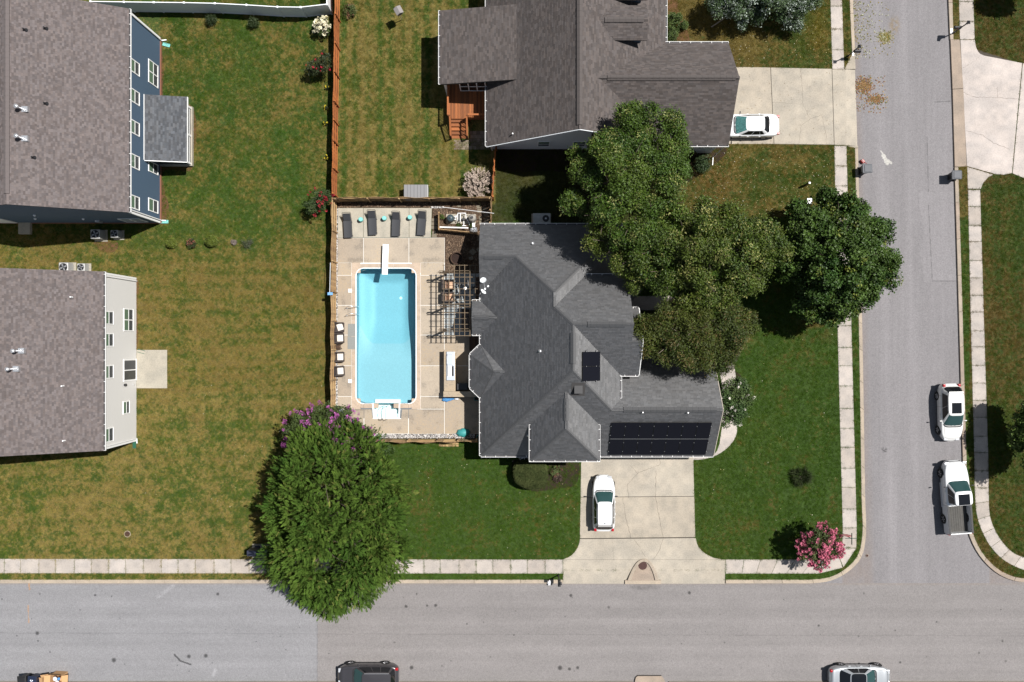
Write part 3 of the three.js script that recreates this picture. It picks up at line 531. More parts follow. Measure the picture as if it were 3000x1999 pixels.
bed(spline([[2000, 436], [2130, 436], [2110, 470], [2070, 490], [2040, 520], [1990, 540], [1980, 470], [2000, 436]], 5), 'darkMulch');
bed(spline([[1870, 905], [1990, 870], [2110, 880], [2150, 950], [2165, 1050], [2100, 1075], [1880, 1040], [1870, 905]], 5), 'darkMulch');
bed(spline([[1460, 662], [1620, 664], [1820, 660], [1880, 700], [1900, 800], [1850, 870], [1700, 800], [1460, 700], [1460, 662]], 5), 'darkMulch', 0.004);
bed(spline([[2120, 1075], [2165, 1095], [2190, 1150], [2185, 1210], [2150, 1245], [2120, 1235], [2120, 1075]], 5), 'darkMulch');
bed(spline([[472, 135], [480, 200], [477, 280], [490, 310], [560, 310], [575, 400], [562, 470], [560, 500], [480, 500], [482, 560], [495, 610], [478, 660], [471, 660], [471, 135]], 4), 'barePatch', 0.003);
bed(spline([[270, 712], [300, 706], [345, 712], [340, 735], [300, 738], [270, 712]], 5), 'barePatch', 0.003);
bed(spline([[399, 815], [406, 830], [402, 900], [403, 1020], [399, 1025], [399, 815]], 4), 'barePatch', 0.003);
// ================================================================ HOUSES
for (const [n, c] of [['shingle', [1, 1, 1]]]) phy(n, rgb(...c), { roughness: 0.95, specularIntensity: 0.5, vertexColors: true });
phy('shingleGranite', rgb(1, 1, 1), { roughness: 0.55, ior: 2.1, vertexColors: true });
std('roofBase', rgb(0.04, 0.038, 0.038), { roughness: 1 });
const V3 = (a) => new THREE.Vector3(a[0], a[1], a[2]);
const shingleGeo = (() => {                                // one tab: thin wedge, butt end proud; x across, y out of the roof, z up the slope
  const w = 0.5, v = [[-w, 0, -0.5], [w, 0, -0.5], [w, 0, 0.62], [-w, 0, 0.62], [-w, 1, -0.5], [w, 1, -0.5], [w, 0.15, 0.62], [-w, 0.15, 0.62]];
  const f = [[4, 7, 6], [4, 6, 5], [0, 4, 5], [0, 5, 1], [0, 7, 4], [0, 3, 7], [1, 5, 6], [1, 6, 2]], p = [];
  for (const t of f) for (const k of t) p.push(...v[k]);
  const g = new THREE.BufferGeometry(); g.setAttribute('position', new THREE.Float32BufferAttribute(p, 3)); g.computeVertexNormals(); return uvMetres(g);
})();
function roofOf(house, tone, seed, o = {}) {               // collects roof planes; every plane gets its own courses of tabs
  const R = { base: [], mats: [], cols: [], caps: [], r: rng(seed), part: null, course: o.course || 0.145, tabs: o.tabs || [0.16, 0.36], proud: o.proud || 0.016, vary: o.vary || 0.3 };
  R.plane = (poly, tint = 1, drop = 0.1) => {
    const P = poly.map(V3), n = new THREE.Vector3();
    for (let i = 0; i < P.length; i++) { const a = P[i], b = P[(i + 1) % P.length]; n.x += (a.y - b.y) * (a.z + b.z); n.y += (a.z - b.z) * (a.x + b.x); n.z += (a.x - b.x) * (a.y + b.y); }
    n.normalize(); if (n.y < 0) n.negate();
    const u = new THREE.Vector3(0, 1, 0).cross(n).normalize(), v = n.clone().cross(u).normalize(); if (v.y < 0) { v.negate(); u.negate(); }
    const O = P[0], q = P.map(p => [p.clone().sub(O).dot(u), p.clone().sub(O).dot(v)]);
    // boarding below the shingles
    const tri = THREE.ShapeUtils.triangulateShape(q.map(a => new THREE.Vector2(...a)), []), pos = [];
    const area = q.reduce((s, a, i) => { const b = q[(i + 1) % q.length]; return s + a[0] * b[1] - b[0] * a[1]; }, 0);
    for (const t of tri) for (const k of t) pos.push(P[k].x, P[k].y, P[k].z);
    for (const t of tri) for (const k of [t[0], t[2], t[1]]) pos.push(P[k].x, P[k].y - drop, P[k].z);
    for (let i = 0; i < P.length; i++) { const a = P[i], b = P[(i + 1) % P.length]; pos.push(a.x, a.y, a.z, a.x, a.y - drop, a.z, b.x, b.y, b.z, b.x, b.y, b.z, a.x, a.y - drop, a.z, b.x, b.y - drop, b.z); }
    const g = new THREE.BufferGeometry(); g.setAttribute('position', new THREE.Float32BufferAttribute(pos, 3)); g.computeVertexNormals(); R.base.push(uvMetres(g));
    const vs = q.map(a => a[1]), v0 = Math.min(...vs), v1 = Math.max(...vs), m = new THREE.Matrix4(), c = R.course;
    for (let row = v0; row < v1 - 0.02; row += c) {
      const y = Math.min(row + c * 0.5, v1 - 0.005), xs = [];
      for (let i = 0; i < q.length; i++) { const a = q[i], b = q[(i + 1) % q.length]; if ((a[1] > y) !== (b[1] > y)) xs.push(a[0] + (y - a[1]) / (b[1] - a[1]) * (b[0] - a[0])); }
      xs.sort((a, b) => a - b);
      for (let k = 0; k + 1 < xs.length; k += 2) for (let x = xs[k]; x < xs[k + 1] - 0.01;) {
        let w = mix(R.tabs[0], R.tabs[1], R.r()); if (x === xs[k]) w *= 0.4 + 0.6 * R.r(); w = Math.min(w, xs[k + 1] - x);
        const p = O.clone().addScaledVector(u, x + w / 2).addScaledVector(v, row + c / 2).addScaledVector(n, 0.004);
        const th = R.proud * (0.65 + 0.7 * R.r());
        m.makeBasis(u.clone().multiplyScalar(w - 0.006), n.clone().multiplyScalar(th), v.clone().multiplyScalar(c)); m.setPosition(p);
        R.mats.push(...m.elements);
        const s = tint * (1 + R.vary * (R.r() - 0.5) * 2 + 0.03 * (fbm(p.x * 0.5 + 9, p.z * 0.5 + p.y, 3) - 0.5)), w2 = 0.05 * (R.r() - 0.5);
        R.cols.push(tone[0] * s * (1 + w2), tone[1] * s, tone[2] * s * (1 - w2));
        x += w;
      }
    }
  };
  R.cap = (a, b, w = 0.15, rise = 0.03, slope = 0.75) => {   // ridge or hip caps, overlapping pieces
    const A = V3(a), B = V3(b), L = A.distanceTo(B), d = B.clone().sub(A).normalize(), s = new THREE.Vector3(0, 1, 0).cross(d).normalize(), k = Math.max(1, Math.round(L / 0.22));
    for (let i = 0; i < k; i++) {
      const p = A.clone().addScaledVector(d, L * i / k), q = A.clone().addScaledVector(d, L * (i + 1) / k + 0.02), up = rise + 0.012 * (i % 2), y = w * slope * (Math.abs(d.y) > 0.05 ? 0.66 : 1);
      const pt = (o, e, h) => [o.x + s.x * e, o.y + h, o.z + s.z * e];
      R.caps.push(quad([pt(p, 0, up), pt(q, 0, up), pt(q, w, up - y), pt(p, w, up - y)]), quad([pt(p, 0, up), pt(p, -w, up - y), pt(q, -w, up - y), pt(q, 0, up)]), quad([pt(p, w, up - y), pt(q, w, up - y), pt(q, w, up - y - 0.06), pt(p, w, up - y - 0.06)]), quad([pt(p, -w, up - y), pt(p, -w, up - y - 0.06), pt(q, -w, up - y - 0.06), pt(q, -w, up - y)]), quad([pt(p, 0, up), pt(p, w, up - y), pt(p, w, up - y - 0.06), pt(p, -w, up - y - 0.06), pt(p, -w, up - y)]));
    }
  };
  R.done = (name = 'roof') => {
    const part = R.part = obj(name, R.base, M.roofBase, house), n = R.mats.length / 16;
    const list = []; for (let i = 0; i < n; i++) list.push([shingleGeo, new THREE.Matrix4().fromArray(R.mats, i * 16), [R.cols[i * 3], R.cols[i * 3 + 1], R.cols[i * 3 + 2]]]);
    bake('shingles', list, o.mat || M.shingle, part).userData.kind = 'stuff';
    if (R.caps.length) { const cm = new THREE.MeshPhysicalMaterial({ color: rgb(tone[0] * 0.95, tone[1] * 0.95, tone[2] * 0.95), roughness: o.mat ? 0.55 : 0.95, ior: o.mat ? 2.1 : 1.5 }); obj('ridge_cap', R.caps, cm, part); }
    return part;
  };
  return R;
}
function gutter(house, a, b, out) {                        // open trough with hangers; out = unit vector away from the wall
  const A = V3(a), B = V3(b), d = B.clone().sub(A), L = d.length(); d.normalize(); const o = new THREE.Vector3(out[0], 0, out[1]);
  const g = [], place = (len, w, h, t, e, y) => { const x = new THREE.BoxGeometry(w, h, len).toNonIndexed(); x.applyMatrix4(new THREE.Matrix4().makeBasis(o, new THREE.Vector3(0, 1, 0), o.clone().cross(new THREE.Vector3(0, 1, 0)))); const c = A.clone().addScaledVector(d, t).addScaledVector(o, e); x.translate(c.x, c.y + y, c.z); g.push(uvMetres(x)); };
  place(L, 0.022, 0.11, L / 2, 0.125, -0.055); place(L, 0.12, 0.012, L / 2, 0.065, -0.1); place(0.02, 0.13, 0.11, 0.01, 0.065, -0.055); place(0.02, 0.13, 0.11, L - 0.01, 0.065, -0.055);
  for (let t = 0.35; t < L; t += 0.8) place(0.03, 0.12, 0.01, t, 0.065, 0.002);
  const m = obj('gutter', g, M.whiteTrim, house);
  const x = []; { const k = new THREE.BoxGeometry(0.1, 0.006, L).toNonIndexed(); k.applyMatrix4(new THREE.Matrix4().makeBasis(o, new THREE.Vector3(0, 1, 0), o.clone().cross(new THREE.Vector3(0, 1, 0)))); const c = A.clone().addScaledVector(d, L / 2).addScaledVector(o, 0.06); k.translate(c.x, c.y - 0.085, c.z); x.push(uvMetres(k)); }
  obj('gutter_bed', x, M.gutterInside, m);
}
function win(house, face, at, s0, s1, y0, y1, o = {}) {      // a window on a wall; face: 'e' (+x), 's' (+z); s = z or x range
  const W = s1 - s0, H = y1 - y0, f = 0.075, m = new THREE.Matrix4(), parts = [];
  const pl = g => { if (face === 'e') { g.rotateY(Math.PI / 2); g.translate(at, 0, (s0 + s1) / 2); } else if (face === 's') g.translate((s0 + s1) / 2, 0, at); else if (face === 'w') { g.rotateY(-Math.PI / 2); g.translate(at, 0, (s0 + s1) / 2); } return g; };
  const b = (x0, x1, a0, a1, z0, z1) => pl(box(x0, x1, a0, a1, z0, z1));
  const n = o.lights || 1, fr = [b(-W / 2 - f, W / 2 + f, y1, y1 + f, 0, 0.05), b(-W / 2 - f, W / 2 + f, y0 - f, y0, 0, 0.06), b(-W / 2 - f, -W / 2, y0, y1, 0, 0.05), b(W / 2, W / 2 + f, y0, y1, 0, 0.05)];
  const mid = o.door ? null : (y0 + y1) / 2;
  if (mid) fr.push(b(-W / 2, W / 2, mid - 0.035, mid + 0.035, 0, 0.045));
  for (let k = 1; k < n; k++) fr.push(b(-W / 2 + W * k / n - 0.04, -W / 2 + W * k / n + 0.04, y0, y1, 0, 0.047));
  const part = obj(o.door ? 'glass_door' : 'window', fr, M.whiteTrim, house);
  for (let k = 0; k < n; k++) {
    const a = -W / 2 + W * k / n, c = a + W / n;
    if (o.door) obj('pane', b(a + 0.05, c - 0.05, y0 + 0.05, y1 - 0.05, 0.004, 0.03), k ? M.glassScreen : M.glassDark, part);
    else { obj('pane', b(a, c, mid + 0.035, y1, 0.004, 0.03), M.glassGreenReflection, part); obj('pane', b(a, c, y0, mid - 0.035, 0.004, 0.018), M.glassScreen, part); }
  }
  return part;
}
function extrudeZ(prof, z0, z1) { const s = new THREE.Shape(prof.map(p => new THREE.Vector2(...p))); const g = new THREE.ExtrudeGeometry(s, { depth: z1 - z0, bevelEnabled: false }); g.translate(0, 0, z0); return uvMetres(g.toNonIndexed ? (g.index ? g.toNonIndexed() : g) : g); }
function extrudeX(prof, x0, x1) { const s = new THREE.Shape(prof.map(p => new THREE.Vector2(-p[0], p[1]))); const g = new THREE.ExtrudeGeometry(s, { depth: x1 - x0, bevelEnabled: false }); g.rotateY(Math.PI / 2); g.translate(x0, 0, 0); return uvMetres(g.index ? g.toNonIndexed() : g); }
const onPlane = (u, v, f) => { let h = 3; for (let k = 0; k < 30; k++) h = f(X(u, h), Z(v, h)); return [X(u, h), h, Z(v, h)]; };
const sid = { bumpMap: (() => { const t = sidingTex.clone(); t.repeat.set(1, 1 / 0.3); t.wrapS = t.wrapT = THREE.RepeatWrapping; t.needsUpdate = true; return t; })(), bumpScale: 0.018 };
std('sidingBlue', rgb(0.052, 0.088, 0.135), { roughness: 0.75, ...sid });
std('sidingWhite', rgb(0.56, 0.55, 0.53), { roughness: 0.7, ...sid });
std('sidingGrey', rgb(0.6, 0.62, 0.64), { roughness: 0.75, ...sid });
std('sidingTan', rgb(0.38, 0.34, 0.29), { roughness: 0.8, ...sid });
function pipeVent(house, at, kind) {
  const [x, y, z] = at;
  if (kind === 'flue') { const p = obj('flue_pipe', [cyl(0.075, 0.075, 0.85, x, y - 0.15, z, 14), cyl(0.14, 0.14, 0.16, x, y + 0.66, z, 16), cyl(0.12, 0.03, 0.07, x, y + 0.82, z, 16)], M.galvanised, house); obj('flashing', [box(x - 0.16, x + 0.36, y - 0.2, y + 0.05, z - 0.2, z + 0.2)], M.galvanised, p); }
  else if (kind === 'white') obj('vent_pipe', [cyl(0.05, 0.05, 0.42, x, y - 0.1, z, 12)], M.pvcWhite, house);
  else obj('vent_pipe', [cyl(0.16, 0.06, 0.14, x, y - 0.03, z, 14), cyl(0.055, 0.055, 0.36, x, y - 0.05, z, 12)], kind === 'grey' ? M.galvanised : M.blackPlastic, house);
}
// ---------------------------------------------------------------- slate blue house
const T_LEFT = [0.108, 0.092, 0.09];
{
  const h = thing('house', 'two storey slate blue house with brown shingle roof and a screened porch', 'house');
  const xe = -28.56, xr = -35.28, xw = -42, zs = -9.6, zn = -24.6, E = 5.78, Rg = 9.3, s = (Rg - E) / (xr - (xe + 0.15)) * -1;
  obj('wall', extrudeZ([[xw, 0], [xe, 0], [xe, E - 0.05], [xr, Rg - 0.18], [xw, E - 0.05]], zn, zs), M.sidingBlue, h);
  obj('foundation', [box(xe - 0.05, xe + 0.05, -0.05, 0.24, zn, zs), box(xw, xe, -0.05, 0.2, zs - 0.05, zs + 0.04)], M.brick, h);
  const R = roofOf(h, T_LEFT, 101, { course: 0.14, tabs: [0.13, 0.28], vary: 0.26 });
  const pe = xe + 0.15, pw = xw - 0.15;
  R.plane([[pe, E, zs + 0.06], [xr, Rg, zs + 0.06], [xr, Rg, zn - 0.06], [pe, E, zn - 0.06]]); R.plane([[pw, E, zs + 0.06], [xr, Rg, zs + 0.06], [xr, Rg, zn - 0.06], [pw, E, zn - 0.06]]);
  R.cap([xr, Rg + 0.02, zs - 0.7], [xr, Rg + 0.02, zn], 0.2, 0.07, 0.5); R.done();
  gutter(h, [pe, E, zs + 0.05], [pe, E, zn - 0.05], [1, 0]);
  for (const [a, b] of [[-21.15, -20.3], [-18.92, -18.05], [-16.58, -15.7], [-14.02, -13.12], [-10.92, -10.04]]) win(h, 'e', xe, a, b, 3.93, 5.25);
  win(h, 'e', xe, -22.1, -20.42, 0.72, 2.25, { lights: 2 }); win(h, 'e', xe, -14.12, -13.42, 0.72, 2.25); win(h, 'e', xe, -11.2, -10.32, 0.72, 2.25);
  obj('corner_board', [box(xe - 0.1, xe + 0.03, 0.1, E - 0.1, zs - 0.12, zs + 0.03)], M.whiteTrim, h); obj('corner_board', [box(xe - 0.1, xe + 0.03, 0.1, E - 0.1, zn - 0.03, zn + 0.1)], M.whiteTrim, h);
  obj('downspout', [bar([xe + 0.08, 0.1, zs - 0.2], [xe + 0.08, E - 0.1, zs - 0.2], 0.05), bar([xe + 0.08, 0.12, zs - 0.2], [xe + 0.4, 0.05, zs - 0.2], 0.05)], M.whiteTrim, h); obj('downspout', [bar([xe + 0.08, 0.1, zn + 0.18], [xe + 0.08, E - 0.1, zn + 0.18], 0.05), bar([xe + 0.08, 0.12, zn + 0.18], [xe + 0.45, 0.05, zn + 0.1], 0.05)], M.whiteTrim, h);
  const f = (x) => E + (pe - x) * (Rg - E) / (pe - xr);
  for (const [u, v, k] of [[74, 88, 'b'], [134, 84, 'b'], [135, 304, 'b'], [99, 462, 'b'], [66, 320, 'flue'], [66, 406, 'flue']]) pipeVent(h, onPlane(u, v, f), k);
  // things on the shaded end wall
  const dr = obj('door', [box(X(10), X(58), 0.3, 2.35, zs, zs + 0.05)], M.whiteTrim, h); obj('landing', [box(X(60), X(94), 0, 0.32, zs, Z(687))], M.patioConcrete, dr);
  for (const [u, y] of [[101, 4.3], [103, 2.6], [244, 2.5], [282, 1.4]]) obj('wall_vent', cyl(0.09, 0.09, 0.08, X(u, y), y, zs + 0.05, 12), M.pvcWhite, h);
  obj('meter_box', [box(X(311), X(320), 1.0, 1.6, zs, zs + 0.16)], M.galvanised, h);
  const wf = win(h, 's', zs, -30.9, -29.3, 0.9, 2.3, { lights: 2 });
  // porch
  const px0 = xe, px1 = -25.48, pz0 = -19.15, pz1 = -14.05;
  const P2 = roofOf(h, [0.078, 0.082, 0.09], 102, { course: 0.15, tabs: [0.2, 0.4] }); P2.plane([[px0, 3.02, pz0], [px1, 2.4, pz0], [px1, 2.4, pz1], [px0, 3.02, pz1]], 1, 0.16); const pr = P2.done('porch_roof');
  obj('fascia', [box(px1 - 0.02, px1 + 0.03, 2.22, 2.4, pz0, pz1), beam([px0, 2.93, pz1 + 0.03], [px1, 2.31, pz1 + 0.03], 0.05, 0.16), box(px0, px0 + 0.03, 2.95, 3.1, pz0, pz1)], M.whiteTrim, pr);
  for (const z of [pz0 + 0.3, (pz0 + pz1) / 2, pz1 - 0.3]) obj('porch_post', box(-26.12, -25.98, 0.3, 2.4, z - 0.07, z + 0.07), M.whiteTrim, h);
  obj('porch_floor', box(px0, -25.92, 0, 0.32, pz0 + 0.15, pz1 - 0.15), M.patioConcrete, h);
  obj('porch_rail', [box(-26.08, -26.02, 1.1, 1.18, pz0 + 0.3, pz1 - 0.3), box(-26.08, -26.02, 0.5, 0.55, pz0 + 0.3, pz1 - 0.3), box(px0, -26.02, 1.1, 1.18, pz1 - 0.33, pz1 - 0.27)], M.whiteTrim, h);
  phy('screen', rgb(0.03, 0.03, 0.032), { roughness: 0.9, transparent: true, opacity: 0.72 });
  obj('insect_screen', [box(-26.06, -26.04, 0.32, 2.3, pz0 + 0.3, pz1 - 0.3), box(px0 + 0.05, -26.06, 0.32, 2.3, pz1 - 0.31, pz1 - 0.29)], M.screen, h);
}
// ---------------------------------------------------------------- white house
{
  const h = thing('house', 'two storey white house with brown shingle roof beside a small concrete patio', 'house');
  const xe = -30.58, xr = -37.3, xw = -44, zs = 8.12, zn = -5.12, E = 5.5, Rg = 9.0;
  obj('wall', extrudeZ([[xw, 0], [xe, 0], [xe, E - 0.05], [xr, Rg - 0.18], [xw, E - 0.05]], zn, zs), M.sidingWhite, h);
  const pe = xe + 0.15, pw = xw - 0.15;
  const R = roofOf(h, T_LEFT, 103, { course: 0.14, tabs: [0.13, 0.28], vary: 0.26 });
  R.plane([[pe, E, zs + 0.06], [xr, Rg, zs + 0.06], [xr, Rg, zn - 0.06], [pe, E, zn - 0.06]]); R.plane([[pw, E, zs + 0.06], [xr, Rg, zs + 0.06], [xr, Rg, zn - 0.06], [pw, E, zn - 0.06]]);
  R.cap([xr, Rg + 0.02, zs - 0.5], [xr, Rg + 0.02, zn + 0.5], 0.2, 0.07, 0.5); R.done();
  gutter(h, [pe, E, zs + 0.05], [pe, E, zn - 0.05], [1, 0]);
  for (const [a, b] of [[-2.2, -1.32], [-0.52, 0.36], [1.9, 2.78], [6.65, 7.58]]) win(h, 'e', xe, a, b, 3.86, 5.1);
  win(h, 'e', xe, -2.5, -0.86, 0.66, 2.1, { lights: 2 }); win(h, 'e', xe, 4.82, 5.7, 1.27, 2.2); win(h, 'e', xe, 1.52, 3.12, 0.12, 2.12, { lights: 2, door: true });
  obj('corner_board', [box(xe - 0.1, xe + 0.03, 0.05, E - 0.1, zn - 0.03, zn + 0.1)], M.whiteTrim, h); obj('corner_board', [box(xe - 0.1, xe + 0.03, 0.05, E - 0.1, zs - 0.1, zs + 0.03)], M.whiteTrim, h);
  obj('downspout', [bar([xe + 0.08, 0.1, zs - 0.2], [xe + 0.08, E - 0.1, zs - 0.2], 0.045), bar([xe + 0.08, 0.1, zs - 0.2], [xe + 0.08, 0.08, zs + 0.2], 0.045)], M.whiteTrim, h);
  obj('downspout', [bar([xe + 0.08, 0.1, zn + 0.25], [xe + 0.08, E - 0.1, zn + 0.25], 0.045)], M.whiteTrim, h);
  obj('wall_lamp', [cyl(0.1, 0.1, 0.2, xe + 0.1, 1.95, Z(1128, 2), 12)], M.blackPlastic, h); obj('hose_bib', [cyl(0.05, 0.05, 0.12, xe + 0.06, 0.5, Z(1126), 10)], M.steel, h);
  const f = (x) => E + (pe - x) * (Rg - E) / (pe - xr);
  for (const [u, v, k] of [[212, 871, 'white'], [186, 1131, 'white'], [190, 1291, 'white'], [56, 1028, 'flue'], [40, 1081, 'flue']]) pipeVent(h, onPlane(u, v, f), k);
}
// ---------------------------------------------------------------- main house: charcoal hips and gables, nine in twelve
{
  const h = thing('house', 'large house with many charcoal shingle roof hips, gables and black solar panels beside the pool', 'house');
  const s = 0.75, W = x => 2.8 + s * (x + 2.42), hb = 5.1;
  const A = [0.247, 4.8, -6.38], N1 = [3.09, 6.93, -3.54], N1b = [3.09, 6.93, -2.49], R1 = [4.38, 7.9, -1.2], R2 = [4.38, 7.9, 2.12], Vc = [5.53, hb, -4.93], G0 = [7.38, 5.65, 5.12], vS = [8.11, hb, 2.53];
  const R = roofOf(h, [0.036, 0.036, 0.038], 104, { mat: M.shingleGranite, course: 0.142, tabs: [0.2, 0.42], proud: 0.02, vary: 0.34 });
  R.plane([[-2.42, 2.8, -3.71], A, N1, N1b, R1, R2, [-2.42, 2.8, 8.92]]);                                        // long west slope
  R.plane([[-2.5, 2.8, -9.05], [8.6, 2.8, -9.05], N1, A, [-2.5, 4.8, -6.38]]);                                    // north slope and gable
  R.plane([[-2.5, 4.8, -6.38], A, [-2.42, 2.8, -3.71], [-2.5, 2.8, -3.71]]);
  R.plane([N1, N1b, Vc, [8.6, 2.8, -4.5], [8.6, 2.8, -9.05]]);
  R.plane([R1, N1b, Vc, [8.72, hb, -4.93], [8.72, 7.9, -1.2]]);
  R.plane([R1, vS, [9.5, hb, 2.53], [9.5, 6.96, 0.05], [8.72, 6.96, 0.05], [8.72, 7.9, -1.2]]);
  R.plane([[8.3, 6.96, 0.05], [9.5, 6.96, 0.05], [9.5, hb, -2.43], [8.3, hb, -2.43]]);
  R.plane([R1, R2, G0, [8.11, hb, 4.39], vS]);
  R.plane([R2, G0, [15.67, 5.65, 5.12], [15.67, 2.8, 8.92], [-2.42, 2.8, 8.92]]);
  R.plane([G0, [15.67, 5.65, 5.12], [15.67, 2.8, 1.32], [7.9, 2.8, 1.32], [7.9, 5.26, 4.6]]);
  R.plane([[1.41, 4.8, 6.25], [1.41, 4.8, 8.98], [3.965, 6.716, 6.425], [3.965, 6.716, 3.7]]); R.plane([[6.52, 4.8, 6.25], [6.52, 4.8, 8.98], [3.965, 6.716, 6.425], [3.965, 6.716, 3.7]]); R.plane([[1.41, 4.8, 8.98], [6.52, 4.8, 8.98], [3.965, 6.716, 6.425]]);
  R.plane([[-3.11, 3.76, -1.82], [-1.14, 3.76, -1.82], [-2.42, 2.8, -3.1], [-3.11, 2.8, -3.1]]); R.plane([[-3.11, 3.76, -1.82], [-1.14, 3.76, -1.82], [-2.42, 2.8, -0.54], [-3.11, 2.8, -0.54]]);
  const Fp = [-1.37, 4.19, 2.34], Fr = [-0.55, 4.2, 2.34];
  R.plane([[-3.22, 2.8, 1.08], [-3.22, 2.8, 3.6], Fp]); R.plane([[-2.42, 2.8, 0.31], [-3.22, 2.8, 1.08], Fp]); R.plane([[-2.42, 2.8, 4.38], [-3.22, 2.8, 3.6], Fp]); R.plane([[-2.42, 2.8, 0.31], Fp, Fr]); R.plane([[-2.42, 2.8, 4.38], Fp, Fr]);
  R.plane([[8.4, 3.4, -4.6], [10.1, 2.7, -5.2], [10.1, 2.7, -3.9], [9.4, 2.7, -3.2], [8.4, 2.95, -3.0]]);
  for (const [a, b] of [[A, N1], [N1, [8.6, 2.8, -9.05]], [N1, N1b], [N1b, R1], [R1, R2], [R2, [-2.42, 2.8, 8.92]], [R2, G0], [[3.965, 6.716, 6.425], [1.41, 4.8, 8.98]], [[3.965, 6.716, 6.425], [6.52, 4.8, 8.98]], [Fp, [-3.22, 2.8, 1.08]], [Fp, [-3.22, 2.8, 3.6]], [Fp, [-2.42, 2.8, 0.31]], [Fp, [-2.42, 2.8, 4.38]]]) R.cap(a, b, 0.13);
  R.cap([-2.5, 4.8, -6.38], A, 0.13); R.cap(Fp, Fr, 0.13); R.cap([-3.11, 3.76, -1.82], [-1.14, 3.76, -1.82], 0.13); R.cap([8.72, 6.96, 0.05], [9.5, 6.96, 0.05], 0.13); R.cap(G0, [15.67, 5.65, 5.12], 0.13); R.cap(R1, [8.72, 7.9, -1.2], 0.13); R.cap([3.965, 6.716, 3.7], [3.965, 6.716, 6.425], 0.13);
  R.cap([8.3, 5.69, 5.12], [15.2, 5.69, 5.12], 0.2, 0.07); R.cap([5.4, 7.94, -1.2], [8.1, 7.94, -1.2], 0.2, 0.07); R.cap([-2.1, 4.84, -6.38], [-0.7, 4.84, -6.38], 0.2, 0.06); R.cap([-2.9, 3.8, -1.82], [-1.8, 3.8, -1.82], 0.2, 0.06); R.cap([4.38, 7.94, -0.6], [4.38, 7.94, 1.6], 0.2, 0.07); R.cap([3.965, 6.75, 4.2], [3.965, 6.75, 5.8], 0.19, 0.06);
  const roof = R.done();
  // walls
  const w = [slab([[-2.1, -8.7], [8.3, -8.7], [8.3, 8.6], [-2.1, 8.6]], 2.7, 2.75), slab([[-2.1, 0.6], [-2.95, 1.3], [-2.95, 3.4], [-2.1, 4.1]], 2.7, 2.75), extrudeX([[-8.75, 0], [-3.9, 0], [-3.9, 2.72], [-6.38, 4.62], [-8.75, 2.78]], -2.25, 0.2), extrudeX([[-2.95, 0], [-0.7, 0], [-0.7, 2.75], [-1.82, 3.6], [-2.95, 2.75]], -2.95, -1.5),
    extrudeX([[-4.6, 0], [2.2, 0], [2.2, 5.1], [-1.2, 7.68], [-4.6, 5.1]], 4.6, 8.5), extrudeX([[-2.2, 0], [2.2, 0], [2.2, 5.15], [0.05, 6.78], [-2.2, 5.1]], 8.5, 9.3), box(4.5, 7.9, 0, 5.0, 2.2, 4.6), extrudeX([[1.6, 0], [8.65, 0], [8.65, 2.75], [5.12, 5.45], [1.6, 2.8]], 7.9, 15.42), box(1.7, 6.25, 0, 4.75, 6, 8.66)];
  obj('wall', w, M.sidingTan, h);
  // gutters
  for (const [a, b, o] of [[[-2.5, 2.82, -9.05], [8.6, 2.82, -9.05], [0, -1]], [[-2.42, 2.82, -3.68], [-2.42, 2.82, -3.1], [-1, 0]], [[-2.42, 2.82, -0.54], [-2.42, 2.82, 0.3], [-1, 0]], [[-2.42, 2.82, 4.4], [-2.42, 2.82, 8.95], [-1, 0]], [[-3.22, 2.82, 1.06], [-3.22, 2.82, 3.62], [-1, 0]], [[-2.42, 2.82, 0.3], [-3.24, 2.82, 1.07], [-0.69, -0.724]], [[-3.24, 2.82, 3.61], [-2.42, 2.82, 4.4], [-0.69, 0.724]], [[-3.12, 2.82, -3.1], [-2.42, 2.82, -3.1], [0, -1]], [[-3.12, 2.82, -0.54], [-2.42, 2.82, -0.54], [0, 1]],
    [[-2.42, 2.82, 8.92], [1.38, 2.82, 8.92], [0, 1]], [[6.55, 2.82, 8.92], [15.67, 2.82, 8.92], [0, 1]], [[1.41, 4.82, 6.3], [1.41, 4.82, 9.1], [-1, 0]], [[6.52, 4.82, 6.3], [6.52, 4.82, 9.1], [1, 0]], [[1.28, 4.82, 8.98], [6.66, 4.82, 8.98], [0, 1]], [[5.6, hb + 0.02, -4.93], [8.74, hb + 0.02, -4.93], [0, -1]], [[8.74, hb + 0.02, -2.43], [9.5, hb + 0.02, -2.43], [0, -1]], [[8.11, hb + 0.02, 2.53], [9.5, hb + 0.02, 2.53], [0, 1]], [[8.11, hb + 0.02, 2.6], [8.11, hb + 0.02, 4.3], [1, 0]], [[9.5, 2.82, 1.32], [15.67, 2.82, 1.32], [0, -1]]]) gutter(h, a, b, o);
  obj('rake_board', [beam([9.54, 5.05, 2.53], [9.54, 6.9, 0.05], 0.05, 0.16), beam([9.54, 5.05, -2.43], [9.54, 6.9, 0.05], 0.05, 0.16)], M.whiteTrim, h); obj('rake_board', [beam([15.71, 2.75, 8.92], [15.71, 5.6, 5.12], 0.05, 0.16), beam([15.71, 2.75, 1.32], [15.71, 5.6, 5.12], 0.05, 0.16)], M.sidingTan, h);
  obj('downspout', [bar([-2.15, 0.1, 2.9], [-2.3, 2.7, 2.9], 0.04)], M.whiteTrim, h);
  obj('garage_door', [box(7.6, 9.9, 0, 2.2, 8.66, 8.72), box(10.6, 14.6, 0, 2.2, 8.66, 8.72)], M.whiteTrim, h);
  win(h, 's', 8.66, 2.6, 3.6, 0.6, 2.2, { lights: 1 }); win(h, 's', 8.66, 4.4, 5.4, 0.6, 2.2, { lights: 1 }); win(h, 'w', -2.95, 1.7, 3.0, 0.8, 2.3, { lights: 2 }); win(h, 'e', 9.3, -1, 0.8, 3.2, 4.6, { lights: 2 });
